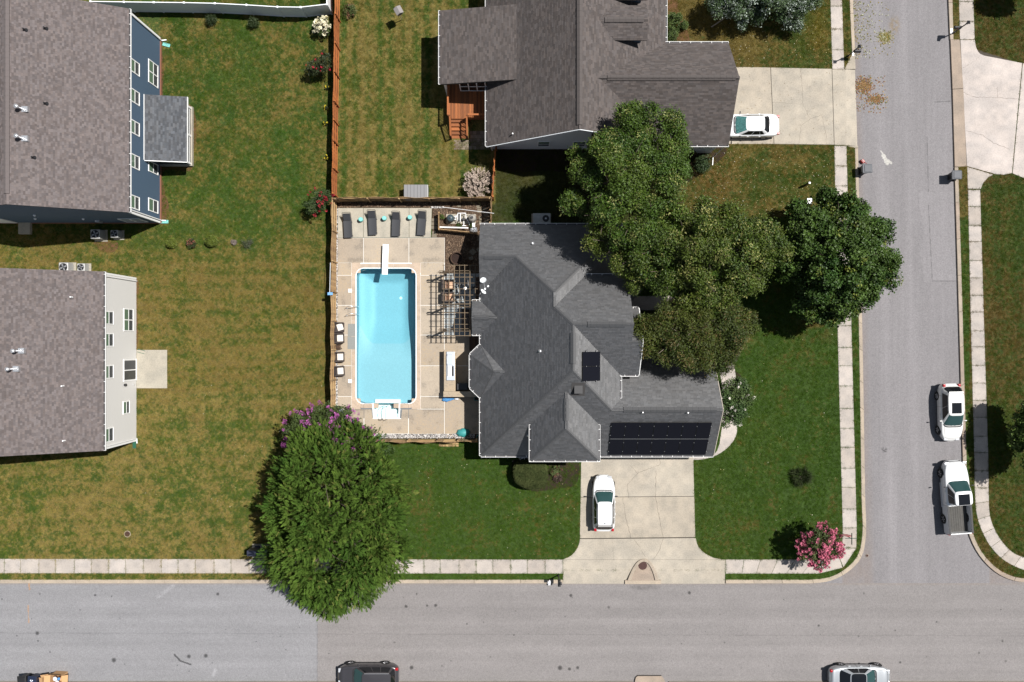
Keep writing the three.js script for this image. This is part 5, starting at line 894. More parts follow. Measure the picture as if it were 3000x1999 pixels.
// ---------------------------------------------------------------- pool fittings
{
  const b = thing('diving_board', 'long white diving board reaching over the deep end', 'diving board', [X(1131), DK, Z(762)], -0.03);
  const bd = rbox(0.47, 0.06, 2.45, 0.02, 0, 0.42, 0); obj('board', bd, M.fibreglass, b); obj('base', [rbox(0.42, 0.36, 0.5, 0.03, 0, 0.2, -0.85), rbox(0.42, 0.2, 0.16, 0.03, 0, 0.3, 0.1)], M.fibreglass, b); obj('base_bolt', [cyl(0.02, 0.02, 0.03, -0.12, 0.45, -1.0, 8), cyl(0.02, 0.02, 0.03, 0.12, 0.45, -1.0, 8)], M.steel, b);
  for (const v of [899, 921]) { const z = Z(v), x = X(1043); const l = thing('grab_rail', v < 910 ? 'curved steel pool ladder rail on the deep end side' : 'curved steel pool ladder rail on the shallow end side', 'grab rail', [0, 0, 0], 0, 'pool ladder rails'); obj('rail_tube', tube([[x - 0.75, 0.0, z + 0.12], [x - 0.72, 0.5, z + 0.1], [x - 0.45, 0.78, z], [x - 0.1, 0.72, z - 0.02], [x + 0.12, 0.4, z], [x + 0.14, -0.1, z], [x + 0.14, -0.55, z]], 0.024, 40), M.steel, l); obj('escutcheon', cyl(0.06, 0.05, 0.02, x - 0.75, DK, z + 0.12, 14), M.steel, l); }
  for (const [v, lab] of [[852, 'white square skimmer lid beside the deep end'], [1117, 'white square skimmer lid below the wicker armchairs']]) { const l = thing('skimmer_lid', lab, 'skimmer lid', [X(1025.5), DK, Z(v)]); obj('lid', rbox(0.29, 0.02, 0.29, 0.01, 0, 0.012, 0), M.pvcWhite, l); obj('lift_ring', (() => { const g = new THREE.TorusGeometry(0.035, 0.005, 6, 16); g.rotateX(Math.PI / 2); g.translate(0, 0.024, 0.06); return g; })(), M.greyPlastic, l); }
  const h = thing('handrail', 'dark metal handrail standing on the white pool stair', 'handrail', [X(1133), 0, Z(1207)]);
  obj('rail_tube', tube([[-0.3, 0.0, 0.62], [-0.3, 0.75, 0.55], [-0.28, 0.9, 0.3], [-0.28, 0.8, -0.2], [-0.28, 0.2, -0.45], [-0.28, -0.5, -0.45]], 0.022, 40), M.greyPlastic, h); obj('rail_tube', tube([[0.05, 0.0, 0.62], [0.05, 0.75, 0.55], [0.03, 0.9, 0.3], [0.03, 0.8, -0.2], [0.03, 0.2, -0.45], [0.03, -0.5, -0.45]], 0.022, 40), M.greyPlastic, h); obj('cross_tube', bar([-0.29, 0.85, 0.42], [0.04, 0.85, 0.42], 0.018), M.greyPlastic, h);
  std('greyMat', col(188, 190, 186), { map: scaled(weaveTex, 0.08), roughness: 0.95 });
  const m1 = tag(obj('rubber_mat', rbox(0.6, 0.016, 1.02, 0.006, X(1030), DK + 0.01, Z(967.5)), M.greyMat), 'pale grey mat on the deck beside ladder, upper half', 'mat', 'pale grey deck mats'); tag(obj('rubber_mat', rbox(0.62, 0.016, 1.02, 0.006, X(1029.5), DK + 0.01, Z(1005)), M.greyMat), 'pale grey mat on the deck across from wooden stool, lower half', 'mat', 'pale grey deck mats');
  const n = thing('pool_net', 'pale blue pool net pole lying along the fence top', 'pool net'); obj('pole', bar([X(969, 1.7), 1.86, Z(770, 1.8)], [X(967, 1.7), 1.86, Z(858, 1.8)], 0.018), M.vinylWhite, n); std('netBlue', rgb(0.12, 0.28, 0.5), { roughness: 0.6 }); obj('net_frame', [rbox(0.42, 0.04, 0.22, 0.015, X(967.5, 1.8), 1.86, Z(861, 1.8))], M.netBlue, n);
  const pl = thing('telescopic_pole', 'white pole leaning across the bark bed onto the fence', 'pole'); obj('pole', bar([X(1286), 0.05, Z(606)], [X(1447, 1.85), 1.82, Z(625, 1.85)], 0.02), M.pvcWhite, pl); obj('pole_grip', bar([X(1286), 0.05, Z(606)], [X(1296), 0.16, Z(607.3)], 0.026), M.greyPlastic, pl);
}
// pump enclosure
{
  const t = thing('pump_screen', 'low tan timber screen round the pool pump and filters', 'screen');
  for (let k = 0; k < 9; k++) { const v = mix(623, 671, k / 9); obj('board', box(X(1286, 0.9) - 0.06, X(1286, 0.9) - 0.04, 0, 0.92, Z(v, 0.9), Z(v + 5, 0.9)), W_TAN[k % 3], t); }
  const a = [X(1286, 0.9), Z(672, 0.9)], b = [X(1397, 0.9), Z(683, 0.9)]; for (let k = 0; k < 20; k++) { const q = k / 20, w = (k + 0.93) / 20; obj('board', beam([mix(a[0], b[0], q), 0.46, mix(a[1], b[1], q)], [mix(a[0], b[0], w), 0.46, mix(a[1], b[1], w)], 0.02, 0.92), W_TAN[k % 3], t); }
  obj('rail', beam([a[0], 0.86, a[1] - 0.04], [b[0], 0.86, b[1] - 0.04], 0.05, 0.09), W_TAN[0], t); obj('rail', beam([a[0], 0.86, Z(623, 0.9)], [a[0], 0.86, a[1]], 0.05, 0.09), W_TAN[0], t);
  for (const p of [a, b, [a[0], Z(623, 0.9)]]) obj('post', box(p[0] - 0.05, p[0] + 0.05, 0, 0.98, p[1] - 0.05, p[1] + 0.05), W_TAN[1], t);
  const e = thing('pool_equipment', 'pool filters, pump and white pipes on a concrete pad', 'pool equipment');
  obj('pad', slab(plan([[1307, 628], [1394, 628], [1394, 656], [1307, 656]]), 0.08, 0.1, [], 0.01), M.patioConcrete, e);
  const T = (x, z, r, h, m, n) => { const q = obj(n, moved(lathe([[0, 0], [r * 0.9, 0], [r, 0.1], [r, h * 0.7], [r * 0.85, h * 0.88], [r * 0.4, h * 0.97], [0, h]], 28), x, 0.08, z), m, e); return q; };
  const f1 = T(X(1321), Z(643), 0.3, 0.85, M.greyPlastic, 'filter_tank'); f1.material = std('filterDark', rgb(0.04, 0.06, 0.07), { roughness: 0.4 }); obj('valve_cap', cyl(0.07, 0.06, 0.1, X(1321), 0.9, Z(643), 14), M.blackPlastic, f1);
  const f2 = T(X(1385), Z(643), 0.31, 1.0, std('filterTan', rgb(0.25, 0.235, 0.21), { roughness: 0.5 }), 'filter_tank'); obj('valve_cap', cyl(0.11, 0.1, 0.12, X(1385), 1.05, Z(643), 14), M.blackPlastic, f2);
  obj('pump', [(() => { const g = new THREE.CylinderGeometry(0.11, 0.11, 0.45, 18); g.rotateX(Math.PI / 2); g.translate(X(1347), 0.3, Z(640)); return g; })(), cyl(0.12, 0.12, 0.3, X(1359), 0.1, Z(644), 18), rbox(0.2, 0.2, 0.25, 0.03, X(1347), 0.3, Z(634))], M.blackPlastic, e);
  for (const pts of [[[1342, 630, 0.5], [1342, 648, 0.5], [1339, 652, 0.2]], [[1350, 628.5, 0.6], [1350, 652, 0.6], [1347, 655, 0.15]], [[1342, 628.5, 0.55], [1356, 628.5, 0.6], [1366, 628.5, 0.55]], [[1366, 630, 0.5], [1366, 640, 0.4], [1375, 655, 0.15], [1375, 662, 0.1]], [[1359, 650, 0.2], [1359, 662, 0.12]], [[1352, 662.5, 0.12], [1366, 662.5, 0.12]], [[1332, 636, 0.3], [1342, 634, 0.5]]]) obj('pipe', tube(pts.map(([u, v, y]) => [X(u), y + 0.05, Z(v)]), 0.033, 12), M.pvcWhite, e);
  obj('valve', [rbox(0.16, 0.14, 0.14, 0.03, X(1336), 0.45, Z(638)), rbox(0.12, 0.1, 0.1, 0.02, X(1335), 0.4, Z(645))], M.pvcWhite, e);
  obj('control_box', [rbox(0.22, 0.3, 0.3, 0.02, X(1388), 0.25, Z(661))], M.pvcWhite, e);
  const pp = thing('pvc_pipe', 'long white plastic pipe lying inside the pump screen', 'pipe'); obj('tube', bar([X(1291), 0.55, Z(668.5)], [X(1373), 0.55, Z(671)], 0.055, 14), M.pvcWhite, pp); obj('pipe_cap', bar([X(1290), 0.55, Z(668.5)], [X(1291.5), 0.55, Z(668.55)], 0.065, 14), M.pvcWhite, pp); obj('bracket', [box(X(1300), X(1302), 0, 0.52, Z(669) - 0.03, Z(669) + 0.03), box(X(1360), X(1362), 0, 0.52, Z(670.5) - 0.03, Z(670.5) + 0.03)], M.greyPlastic, pp);
  std('foil', rgb(0.45, 0.47, 0.5), { roughness: 0.3, metalness: 0.6, ...grainBump(0.3, 0.06) });
  const pt = thing('plastic_sheet', 'crumpled silver plastic sheet at the screen corner', 'plastic sheet'); { const g = new THREE.SphereGeometry(0.34, 20, 12, 0, 6.3, 0, 1.6), p = g.attributes.position; for (let i = 0; i < p.count; i++) { const s = 0.7 + 0.6 * fbm(p.getX(i) * 7 + 9, p.getZ(i) * 7 + p.getY(i) * 5, 3); p.setXYZ(i, p.getX(i) * s, p.getY(i) * s * 0.9, p.getZ(i) * s * 0.7); } g.translate(X(1387), 0.02, Z(674)); g.computeVertexNormals(); obj('sheet', g, M.foil, pt); }
  // stepping stones in the bark
  const sp = setting('stepping_stones'), q = rng(4); std('fieldStone', col(176, 164, 142), { map: scaled(concreteTex, 1.7), roughness: 0.95, bumpMap: scaled(grainTex, 0.7), bumpScale: 0.02 });
  for (const [u, v, a, b, r] of [[1267, 645, 8, 9, 0], [1276, 645, 8, 9, 0], [1267, 656, 8, 9, 0], [1276, 656, 8, 9, 0], [1267, 667, 8, 9, 0], [1276, 667, 8, 9, 0], [1272, 684, 12, 12, 0.1], [1272, 692, 15, 8, 0], [1407, 640, 8, 12, 0], [1407, 652, 8, 10, 0], [1345, 604, 10, 6, 0], [1402, 606, 12, 9, 0.2], [1405, 618, 14, 12, 0], [1385, 738, 16, 16, 0.8], [1402, 733, 10, 12, 0.6], [1380, 757, 13, 10, 0.3], [1420, 612, 12, 10, 0.1], [1424, 628, 14, 14, 0], [1425, 646, 12, 12, 0.1], [1404, 698, 10, 14, 0.2]]) { const g = rbox(a / 36, 0.05, b / 36, 0.012, 0, 0.02, 0); g.rotateY(r); g.translate(X(u), 0.004 + 0.008 * q(), Z(v)); obj('stone', g, M.fieldStone, sp); }
  const fp = thing('fire_ring', 'round dark iron fire ring on the bark beside the house', 'fire pit', [X(1339), 0, Z(758)]); std('rustIron', rgb(0.05, 0.028, 0.018), { roughness: 0.8, metalness: 0.4 }); obj('ring', lathe([[0.44, 0.02], [0.5, 0.02], [0.5, 0.34], [0.52, 0.36], [0.44, 0.36], [0.43, 0.3], [0.42, 0.06], [0.44, 0.02]], 36), M.rustIron, fp); obj('ash_bed', cyl(0.43, 0.43, 0.06, 0, 0.02, 0, 28), M.darkMulch, fp);
}
// outdoor kitchen
{
  std('granite', col(226, 206, 178), { map: scaled(deckTex, 1.2), roughness: 0.35 }); std('stoneBase', rgb(0.26, 0.22, 0.18), { roughness: 0.9, ...grainBump(0.5, 0.02) });
  const k = thing('outdoor_kitchen', 'L shaped granite counter with stainless grill beside the pool deck', 'outdoor kitchen'), h = 0.98, y = h - 0.05;
  const px = u => X(u, h), pz = v => Z(v, h);
  obj('base', [box(px(1304), px(1332), DK, y, pz(1027), pz(1146)), box(px(1302), px(1405), DK, y, pz(1149), pz(1161))], M.stoneBase, k);
  obj('counter', slab([[px(1300.5), pz(1024.7)], [px(1334.5), pz(1024.7)], [px(1334.5), pz(1147)], [px(1300.5), pz(1147)]], h, 0.05, [], 0.01), M.granite, k); obj('counter', slab([[px(1298.5), pz(1147.3)], [px(1407), pz(1147.3)], [px(1407), pz(1163.7)], [px(1298.5), pz(1163.7)]], h, 0.05, [], 0.01), M.granite, k);
  const g = thing('gas_grill', 'brushed stainless grill with open lid set in the granite counter', 'grill');
  obj('grill_body', [rbox(px(1332.5) - px(1308.5), 0.12, pz(1114.5) - pz(1030.8), 0.012, (px(1332.5) + px(1308.5)) / 2, h + 0.06, (pz(1114.5) + pz(1030.8)) / 2)], std('brushed', rgb(0.62, 0.66, 0.72), { roughness: 0.34, metalness: 0.75 }), g);
  obj('hood', [rbox(0.5, 0.12, 0.9, 0.03, px(1319.5), h + 0.15, pz(1054))], M.brushed, g); obj('hood_handle', bar([px(1310), h + 0.22, pz(1043)], [px(1310), h + 0.22, pz(1066)], 0.014), M.steel, g);
  obj('side_tray', [rbox(0.3, 0.03, 0.85, 0.01, px(1318), h + 0.14, pz(1087.5))], M.fibreglass, g); obj('fire_box', [box(px(1311), px(1313.5), h + 0.121, h + 0.135, pz(1072), pz(1102)), box(px(1323), px(1329.5), h + 0.121, h + 0.13, pz(1073), pz(1102))], M.darkMetal, g);
  for (let q = 0; q < 5; q++) obj('knob', (() => { const c = new THREE.CylinderGeometry(0.025, 0.025, 0.04, 12); c.rotateZ(Math.PI / 2); c.translate(px(1333.6), h - 0.02, pz(1038 + q * 14)); return c; })(), M.blackPlastic, g);
  const f = thing('drinks_fridge', 'black drinks fridge under the counter corner', 'fridge'); obj('cabinet', rbox(0.86, 0.82, 0.5, 0.02, X(1356), DK + 0.41, Z(1132)), M.blackPlastic, f); obj('door', rbox(0.82, 0.76, 0.03, 0.01, X(1356), DK + 0.43, Z(1132) - 0.265), M.glassDark, f); obj('handle', bar([X(1349), 0.25, Z(1132) - 0.31], [X(1349), 0.75, Z(1132) - 0.31], 0.012), M.steel, f);
  const ch = thing('storage_bench', 'dark slatted wooden chest against the house by the bay', 'storage chest'); for (let q = 0; q < 5; q++) obj('slat', box(X(1376 + q * 5.6), X(1381 + q * 5.6), 0.5, 0.53, Z(985), Z(1028)), W_BROWN[q % 3], ch); obj('chest', box(X(1377), X(1403), DK, 0.5, Z(986), Z(1027)), W_BROWN[0], ch);
  const bn = thing('wooden_bench', 'long brown plank bench along the house wall under pergola', 'bench'); for (let q = 0; q < 5; q++) obj('plank', box(X(1394.5), X(1409), 0.42, 0.46, Z(813 + q * 13.6), Z(825.8 + q * 13.6)), W_BROWN[q % 3], bn); for (const v of [816, 845, 876]) obj('leg', box(X(1396), X(1408), 0.028, 0.42, Z(v), Z(v + 2)), W_BROWN[2], bn);
  const sf = thing('patio_sofa', 'brown cushioned patio sofa against the gabled wall under pergola', 'sofa', [X(1366), 0.03, Z(938)], -E90); std('brownCushion', rgb(0.11, 0.085, 0.075), { roughness: 0.95, ...grainBump(0.4, 0.004) }); obj('frame', [rbox(1.7, 0.28, 0.75, 0.04, 0, 0.18, 0)], M.wicker, sf); obj('backrest', rbox(1.7, 0.5, 0.16, 0.05, 0, 0.55, -0.36), M.brownCushion, sf); for (const s of [-0.5, 0.02, 0.54]) obj('seat_cushion', rbox(0.5, 0.14, 0.6, 0.05, s - 0.02, 0.38, 0.05, 3), M.brownCushion, sf); for (const s of [-1, 1]) obj('armrest', rbox(0.12, 0.4, 0.75, 0.04, s * 0.82, 0.42, 0), M.wicker, sf);
  const tb = thing('towel_pile', 'blue and white towels dropped behind the granite counter', 'towels'); std('towelBlue', rgb(0.06, 0.2, 0.42), { roughness: 1, ...grainBump(0.2, 0.02) }); std('towelWhite', rgb(0.6, 0.6, 0.62), { roughness: 1, ...grainBump(0.2, 0.02) });
  [[1307, 1170, 'towelBlue', 0.3], [1317, 1169, 'towelBlue', 0.22], [1325, 1168.5, 'towelBlue', 0.16], [1314, 1171, 'towelWhite', 0.12], [1338, 1168, 'towelWhite', 0.16]].forEach(([u, v, m, s], i) => { const g = new THREE.SphereGeometry(s, 14, 8), p = g.attributes.position; for (let q = 0; q < p.count; q++) p.setXYZ(q, p.getX(q) * (0.8 + 0.5 * lat[(q * 13 + i * 99) & 65535]), p.getY(q) * 0.35, p.getZ(q) * (0.5 + 0.4 * lat[(q * 7 + i * 57) & 65535])); g.translate(X(u), DK + 0.08, Z(v)); g.computeVertexNormals(); obj('towel', g, M[m], tb); });
  const um = thing('umbrella_cover', 'folded teal patio umbrella lying by the pebble strip', 'patio umbrella', [X(1357), DK, Z(1268)], 0.1);
  { const g = new THREE.SphereGeometry(0.5, 22, 14), p = g.attributes.position; for (let i = 0; i < p.count; i++) { const a = Math.atan2(p.getZ(i), p.getX(i)), s = 1 + 0.09 * Math.cos(a * 8); p.setXYZ(i, p.getX(i) * 1.12 * s, Math.max(0, p.getY(i)) * 0.75 + 0.02, p.getZ(i) * 0.72 * s); } g.computeVertexNormals(); obj('canopy', g, M.teal, um); obj('pole', bar([-0.9, 0.08, 0.02], [0.5, 0.12, 0], 0.022), M.galvanised, um); }
  const b1 = thing('planter_box', 'teal planter box at the house end of granite counter', 'planter', [X(1399), DK, Z(1168)]); obj('box', [rbox(0.52, 0.5, 0.26, 0.02, 0, 0.25, 0)], M.teal, b1); obj('soil', rbox(0.46, 0.03, 0.2, 0.01, 0, 0.5, 0), M.darkMulch, b1);
  const b2 = thing('planter_box', 'small teal planter box in the pool deck corner by the house', 'planter', [X(1402), DK, Z(1281)]); obj('box', [rbox(0.28, 0.45, 0.36, 0.02, 0, 0.22, 0)], M.teal, b2); obj('soil', rbox(0.22, 0.03, 0.3, 0.01, 0, 0.45, 0), M.darkMulch, b2);
  const pb = thing('glazed_pot', 'round blue glazed pot on the pebbles by the fence', 'pot', [X(1111), 0.0, Z(1283)]); std('blueGlaze', rgb(0.05, 0.14, 0.22), { roughness: 0.15 }); obj('pot', lathe([[0, 0], [0.1, 0], [0.15, 0.14], [0.16, 0.28], [0.13, 0.34], [0.11, 0.34], [0.13, 0.28], [0.05, 0.22], [0, 0.22]], 24), M.blueGlaze, pb); obj('pot_rim', lathe([[0.11, 0.335], [0.15, 0.335], [0.15, 0.36], [0.11, 0.36]], 24), M.blueGlaze, pb);
  const po = thing('planter_bowl', 'dark round planter bowl by the purple crape myrtle', 'planter', [X(994), DK, Z(1199)]); obj('bowl', lathe([[0, 0], [0.18, 0], [0.3, 0.2], [0.31, 0.34], [0.27, 0.34], [0.25, 0.26], [0, 0.26]], 24), M.blackPlastic, po); obj('soil', cyl(0.24, 0.24, 0.03, 0, 0.25, 0, 18), M.darkMulch, po);
  std('mesh', rgb(0.5, 0.58, 0.62), { map: scaled(weaveTex, 0.1), roughness: 0.8 });
  const zc = thing('folding_chair', 'pale folding lounge chair under the purple blossoms nearest the planter bowl', 'folding chair', [X(1012), DK, Z(1216)], 0.6, 'pale folding chairs by the crape myrtle');
  const seat = rbox(0.5, 0.03, 0.48, 0.01, 0, 0.4, 0.05), bk = rbox(0.5, 0.03, 0.62, 0.01, 0, 0, 0); bk.rotateX(0.9); bk.translate(0, 0.66, -0.38); obj('seat', seat, M.mesh, zc); obj('backrest', bk, M.mesh, zc); for (const s of [-1, 1]) { obj('leg', bar([s * 0.27, 0, 0.3], [s * 0.27, 0.6, -0.25], 0.016), M.darkMetal, zc); obj('leg', bar([s * 0.27, 0, -0.3], [s * 0.27, 0.58, 0.28], 0.016), M.darkMetal, zc); obj('armrest', rbox(0.06, 0.03, 0.5, 0.01, s * 0.28, 0.6, 0.02), M.darkMetal, zc); }
  dup(zc, [X(1027), DK, Z(1234)], 0.9, 'pale folding lounge chair under the purple blossoms, middle of three', 'pale folding chairs by the crape myrtle'); dup(zc, [X(1050), DK, Z(1248)], 0.8, 'pale folding lounge chair under the purple blossoms nearest the pool stair', 'pale folding chairs by the crape myrtle');
}
// ---------------------------------------------------------------- air conditioners, boxes, dishes
function acUnit(label, x, z, w, h, group, pad = true) {
  const t = thing('air_conditioner', label, 'air conditioner', [x, 0, z], 0, group);
  obj('cabinet', [rbox(w, h, w, 0.06, 0, h / 2 + 0.06, 0)], M.acGrey, t);
  const top = []; for (let k = 1; k <= 4; k++) { const g = new THREE.TorusGeometry(w * 0.1 * k, 0.008, 5, 28); g.rotateX(Math.PI / 2); g.translate(0, h + 0.09, 0); top.push(g); } for (let k = 0; k < 8; k++) { const a = k * Math.PI / 4; top.push(bar([0, h + 0.09, 0], [Math.cos(a) * w * 0.41, h + 0.09, Math.sin(a) * w * 0.41], 0.006, 5)); }
  obj('fan_grille', top, M.darkMetal, t); obj('fan_well', cyl(w * 0.42, w * 0.42, 0.012, 0, h + 0.055, 0, 28), M.blackPlastic, t);
  const bl = []; for (let k = 0; k < 4; k++) { const g = rbox(w * 0.3, 0.008, w * 0.14, 0.003, w * 0.2, h + 0.075, 0); g.rotateY(k * Math.PI / 2 + 0.4); bl.push(g); } obj('fan_blades', bl, M.galvanised, t);
  if (pad) obj('pad', slab(rect(-w * 0.62, w * 0.75, -w * 0.6, w * 0.65), 0.06, 0.08, [], 0.01), M.patioConcrete, t);
  return t;
}
acUnit('large air conditioner by the shaded end wall of blue house', X(278, 0.9), Z(686, 0.9), 0.76, 0.85, 'air conditioners between the left houses'); acUnit('smaller air conditioner by the shaded end wall of blue house', X(333, 0.8), Z(685, 0.8), 0.62, 0.7, 'air conditioners between the left houses');
acUnit('large air conditioner behind the white house gable wall', X(185, 0.9), Z(783, 0.9), 0.76, 0.85, 'air conditioners between the left houses'); acUnit('smaller air conditioner behind the white house gable wall', X(235, 0.8), Z(783, 0.8), 0.62, 0.7, 'air conditioners between the left houses');
acUnit('air conditioner half under the eave of main house by hedge', X(1535, 0.8), Z(1341, 0.8), 0.68, 0.7);
{
  const t = thing('package_unit', 'wide white packaged air conditioner behind the main house', 'air conditioner', [X(1587, 1), 0, Z(641, 1)]); std('unitWhite', rgb(0.5, 0.5, 0.48), { map: scaled(concreteTex, 1.6), roughness: 0.6 }); obj('cabinet', rbox(1.4, 0.95, 0.98, 0.03, 0, 0.55, 0.05), M.unitWhite, t); obj('fan_well', cyl(0.27, 0.27, 0.012, 0.33, 1.025, -0.02, 28), M.blackPlastic, t); const g = []; for (let k = 1; k <= 4; k++) { const q = new THREE.TorusGeometry(0.066 * k, 0.008, 5, 28); q.rotateX(Math.PI / 2); q.translate(0.33, 1.05, -0.02); g.push(q); } obj('fan_grille', g, M.darkMetal, t); obj('fan_hub', cyl(0.07, 0.07, 0.03, 0.33, 1.03, -0.02, 14), M.galvanised, t); obj('pad', slab(rect(-0.8, 0.8, -0.55, 0.65), 0.08, 0.1), M.patioConcrete, t);
  // grey resin shed behind the pool fence
  const s = thing('resin_shed', 'grey resin deck box with ribbed lid behind the pool fence', 'storage box'); const h = 1.15, x0 = X(1183, h), x1 = X(1252, h), z0 = Z(541, h), z1 = Z(584, h); std('resinGrey', rgb(0.16, 0.16, 0.165), { roughness: 0.6 }); obj('box', box(x0 + 0.05, x1 - 0.02, 0, h - 0.1, z0 + 0.06, z1 - 0.05), M.resinGrey, s); for (let k = 0; k < 7; k++) obj('lid_board', rbox((x1 - x0) / 7 - 0.012, 0.05, z1 - z0, 0.012, x0 + (x1 - x0) * (k + 0.5) / 7, h - 0.03, (z0 + z1) / 2), M.resinGrey, s); obj('lid_edge', rbox(0.06, 0.12, z1 - z0 - 0.02, 0.02, x1 + 0.02, h - 0.06, (z0 + z1) / 2), M.acGrey, s);
  // bird house on a pole
  const b = thing('bird_house', 'weathered grey bird house on a pole in the back lawn', 'bird house', [X(1177), 0, Z(59)], 0.5); std('greyBoard', rgb(0.2, 0.185, 0.18), { roughness: 0.9, ...grainBump(0.4, 0.006) }); obj('pole', cyl(0.03, 0.03, 1.55, 0, 0, 0, 10), M.galvanised, b); obj('house_box', rbox(0.42, 0.36, 0.5, 0.01, 0, 1.72, 0), M.greyBoard, b); for (const q of [-1, 1]) { const g = rbox(0.34, 0.03, 0.62, 0.008, 0, 0, 0); g.rotateZ(q * -0.5); g.translate(q * 0.15, 1.98, 0); obj('roof_board', g, M.greyBoard, b); } obj('entry_hole', (() => { const c = new THREE.CylinderGeometry(0.06, 0.06, 0.03, 14); c.rotateX(Math.PI / 2); c.translate(0, 1.74, 0.25); return c; })(), M.blackPlastic, b);
  // satellite dishes
  const dish = (label, p, turn, tilt) => { const d = thing('satellite_dish', label, 'satellite dish', p, turn, 'satellite dishes on the roof edge'); const g = new THREE.SphereGeometry(0.5, 26, 10, 0, Math.PI * 2, 0, 0.62); g.scale(0.85, 1, 1.1); g.rotateX(Math.PI); g.translate(0, 0.5, 0); g.rotateX(tilt * 2.4); g.translate(0, 0.42, 0); obj('reflector', g, M.vinylWhite, d); obj('mast', bar([0, -0.5, 0], [0, 0.4, 0], 0.025), M.galvanised, d); obj('feed_arm', bar([0, 0.42, 0.1], [0, 0.62, 0.62], 0.016), M.galvanised, d); obj('receiver', rbox(0.12, 0.08, 0.14, 0.02, 0, 0.66, 0.62), M.vinylWhite, d); return d; };
  const fS = z => 4.8 - 0.75 * (z + 6.38); const z1d = Z(826, 3.6), z2d = Z(858, 3.5); dish('pale satellite dish on the gable slope above the pergola', [X(1417, 4), fS(z1d) + 0.55, z1d], 0.2, -0.35); dish('pale satellite dish with visible feed arm at the gutter', [X(1414, 4), fS(Z(850, 3.6)) + 0.55, z2d], 2.4, 0.5);
}
// gravel and bark: loose pieces nobody could count
function scatter(name, label, cat, n, seed, geo, mat, place) {
  const im = shade(new THREE.InstancedMesh(geo, mat, n)), r = rng(seed), m = new THREE.Matrix4(), q = new THREE.Quaternion(), e = new THREE.Euler(), c = new THREE.Color();
  for (let i = 0; i < n; i++) { const o = place(r, i); e.set(o.rx ?? r() * 6, o.ry ?? r() * 6, o.rz ?? r() * 6); q.setFromEuler(e); const s = o.s; m.compose(new THREE.Vector3(...o.p), q, Array.isArray(s) ? new THREE.Vector3(...s) : new THREE.Vector3(s, s, s)); im.setMatrixAt(i, m); c.setRGB(...o.c); im.setColorAt(i, c); }
  im.name = numbered(name); im.userData = { label, category: cat, kind: 'stuff' }; scene.add(im); return im;
}
const pebble = (() => { const g = new THREE.IcosahedronGeometry(1, 1); g.scale(1, 0.6, 0.8); return g; })();
std('loose', rgb(1, 1, 1), { roughness: 0.9 });
scatter('pebbles', 'white and black pebbles in a strip along the pool fences', 'pebbles', 5200, 41, pebble, M.loose, r => { const k = r(); const [u, v] = k < 0.5 ? [982.5 + r() * 6, 612 + r() * 660] : k < 0.95 ? [1090 + r() * 300, 1273 + r() * 11] : [1262 + r() * 40, 606 + r() * 4]; const w = r() > 0.42 ? 0.3 + r() * 0.28 : 0.03 + r() * 0.1; return { p: [X(u), 0.03, Z(v)], s: 0.025 + r() * 0.035, c: [w, w * 0.96, w * 0.93] }; });
scatter('bark_chips', 'brown bark chips and small stones round the pool pump', 'bark', 9000, 42, pebble, M.loose, r => { let u, v; do { u = 990 + r() * 448; v = 592 + r() * 206; } while (!((u > 1268 && v < 690) || (v < 608) || (u > 1305 && u < 1410 && v > 690))); const w = 0.4 + r() * r() * 1.8; return { p: [X(u), 0.02, Z(v)], s: [0.02 + r() * 0.06, 0.015, 0.015 + r() * 0.03], c: [0.17 * w, 0.115 * w, 0.075 * w] }; });
// ================================================================ VEHICLES
// local axes: +z is the nose, x across, y up, ground at 0
function carPaint(n, c, o = {}) { return phy(n, rgb(...c), { roughness: 0.35, clearcoat: 1, clearcoatRoughness: 0.06, ...o }); }
carPaint('paintWhite', [0.60, 0.61, 0.62]); carPaint('paintPearl', [0.59, 0.59, 0.58]); carPaint('paintCharcoal', [0.045, 0.042, 0.046], { metalness: 0.35 }); carPaint('paintSilver', [0.42, 0.44, 0.46], { metalness: 0.55 });
phy('carGlass', rgb(0.02, 0.05, 0.05), { roughness: 0.05, ior: 1.5 }); phy('carGlassDark', rgb(0.006, 0.007, 0.009), { roughness: 0.06, ior: 1.5 }); std('sunShade', rgb(0.1, 0.34, 0.33), { roughness: 0.4, metalness: 0.4, map: scaled(rippleTex, 0.6), ...grainBump(0.35, 0.05) });
std('carTrim', rgb(0.015, 0.015, 0.016), { roughness: 0.6 });
function surf(nu, nv, f, close = false) { const p = [], uv = [], ix = []; for (let j = 0; j <= nv; j++) for (let i = 0; i <= nu; i++) { p.push(...f(i / nu, j / nv)); uv.push(i / nu, j / nv); } for (let j = 0; j < nv; j++) for (let i = 0; i < nu; i++) { const a = j * (nu + 1) + i; ix.push(a, a + 1, a + nu + 1, a + 1, a + nu + 2, a + nu + 1); } const g = new THREE.BufferGeometry(); g.setAttribute('position', new THREE.Float32BufferAttribute(p, 3)); g.setAttribute('uv', new THREE.Float32BufferAttribute(uv, 2)); g.setIndex(ix); g.computeVertexNormals(); return g; }
const interp = (t, x) => { if (x <= t[0][0]) return t[0][1]; for (let i = 1; i < t.length; i++) if (x <= t[i][0]) { const q = (x - t[i - 1][0]) / (t[i][0] - t[i - 1][0]), s = q * q * (3 - 2 * q); return mix(t[i - 1][1], t[i][1], s); } return t[t.length - 1][1]; };
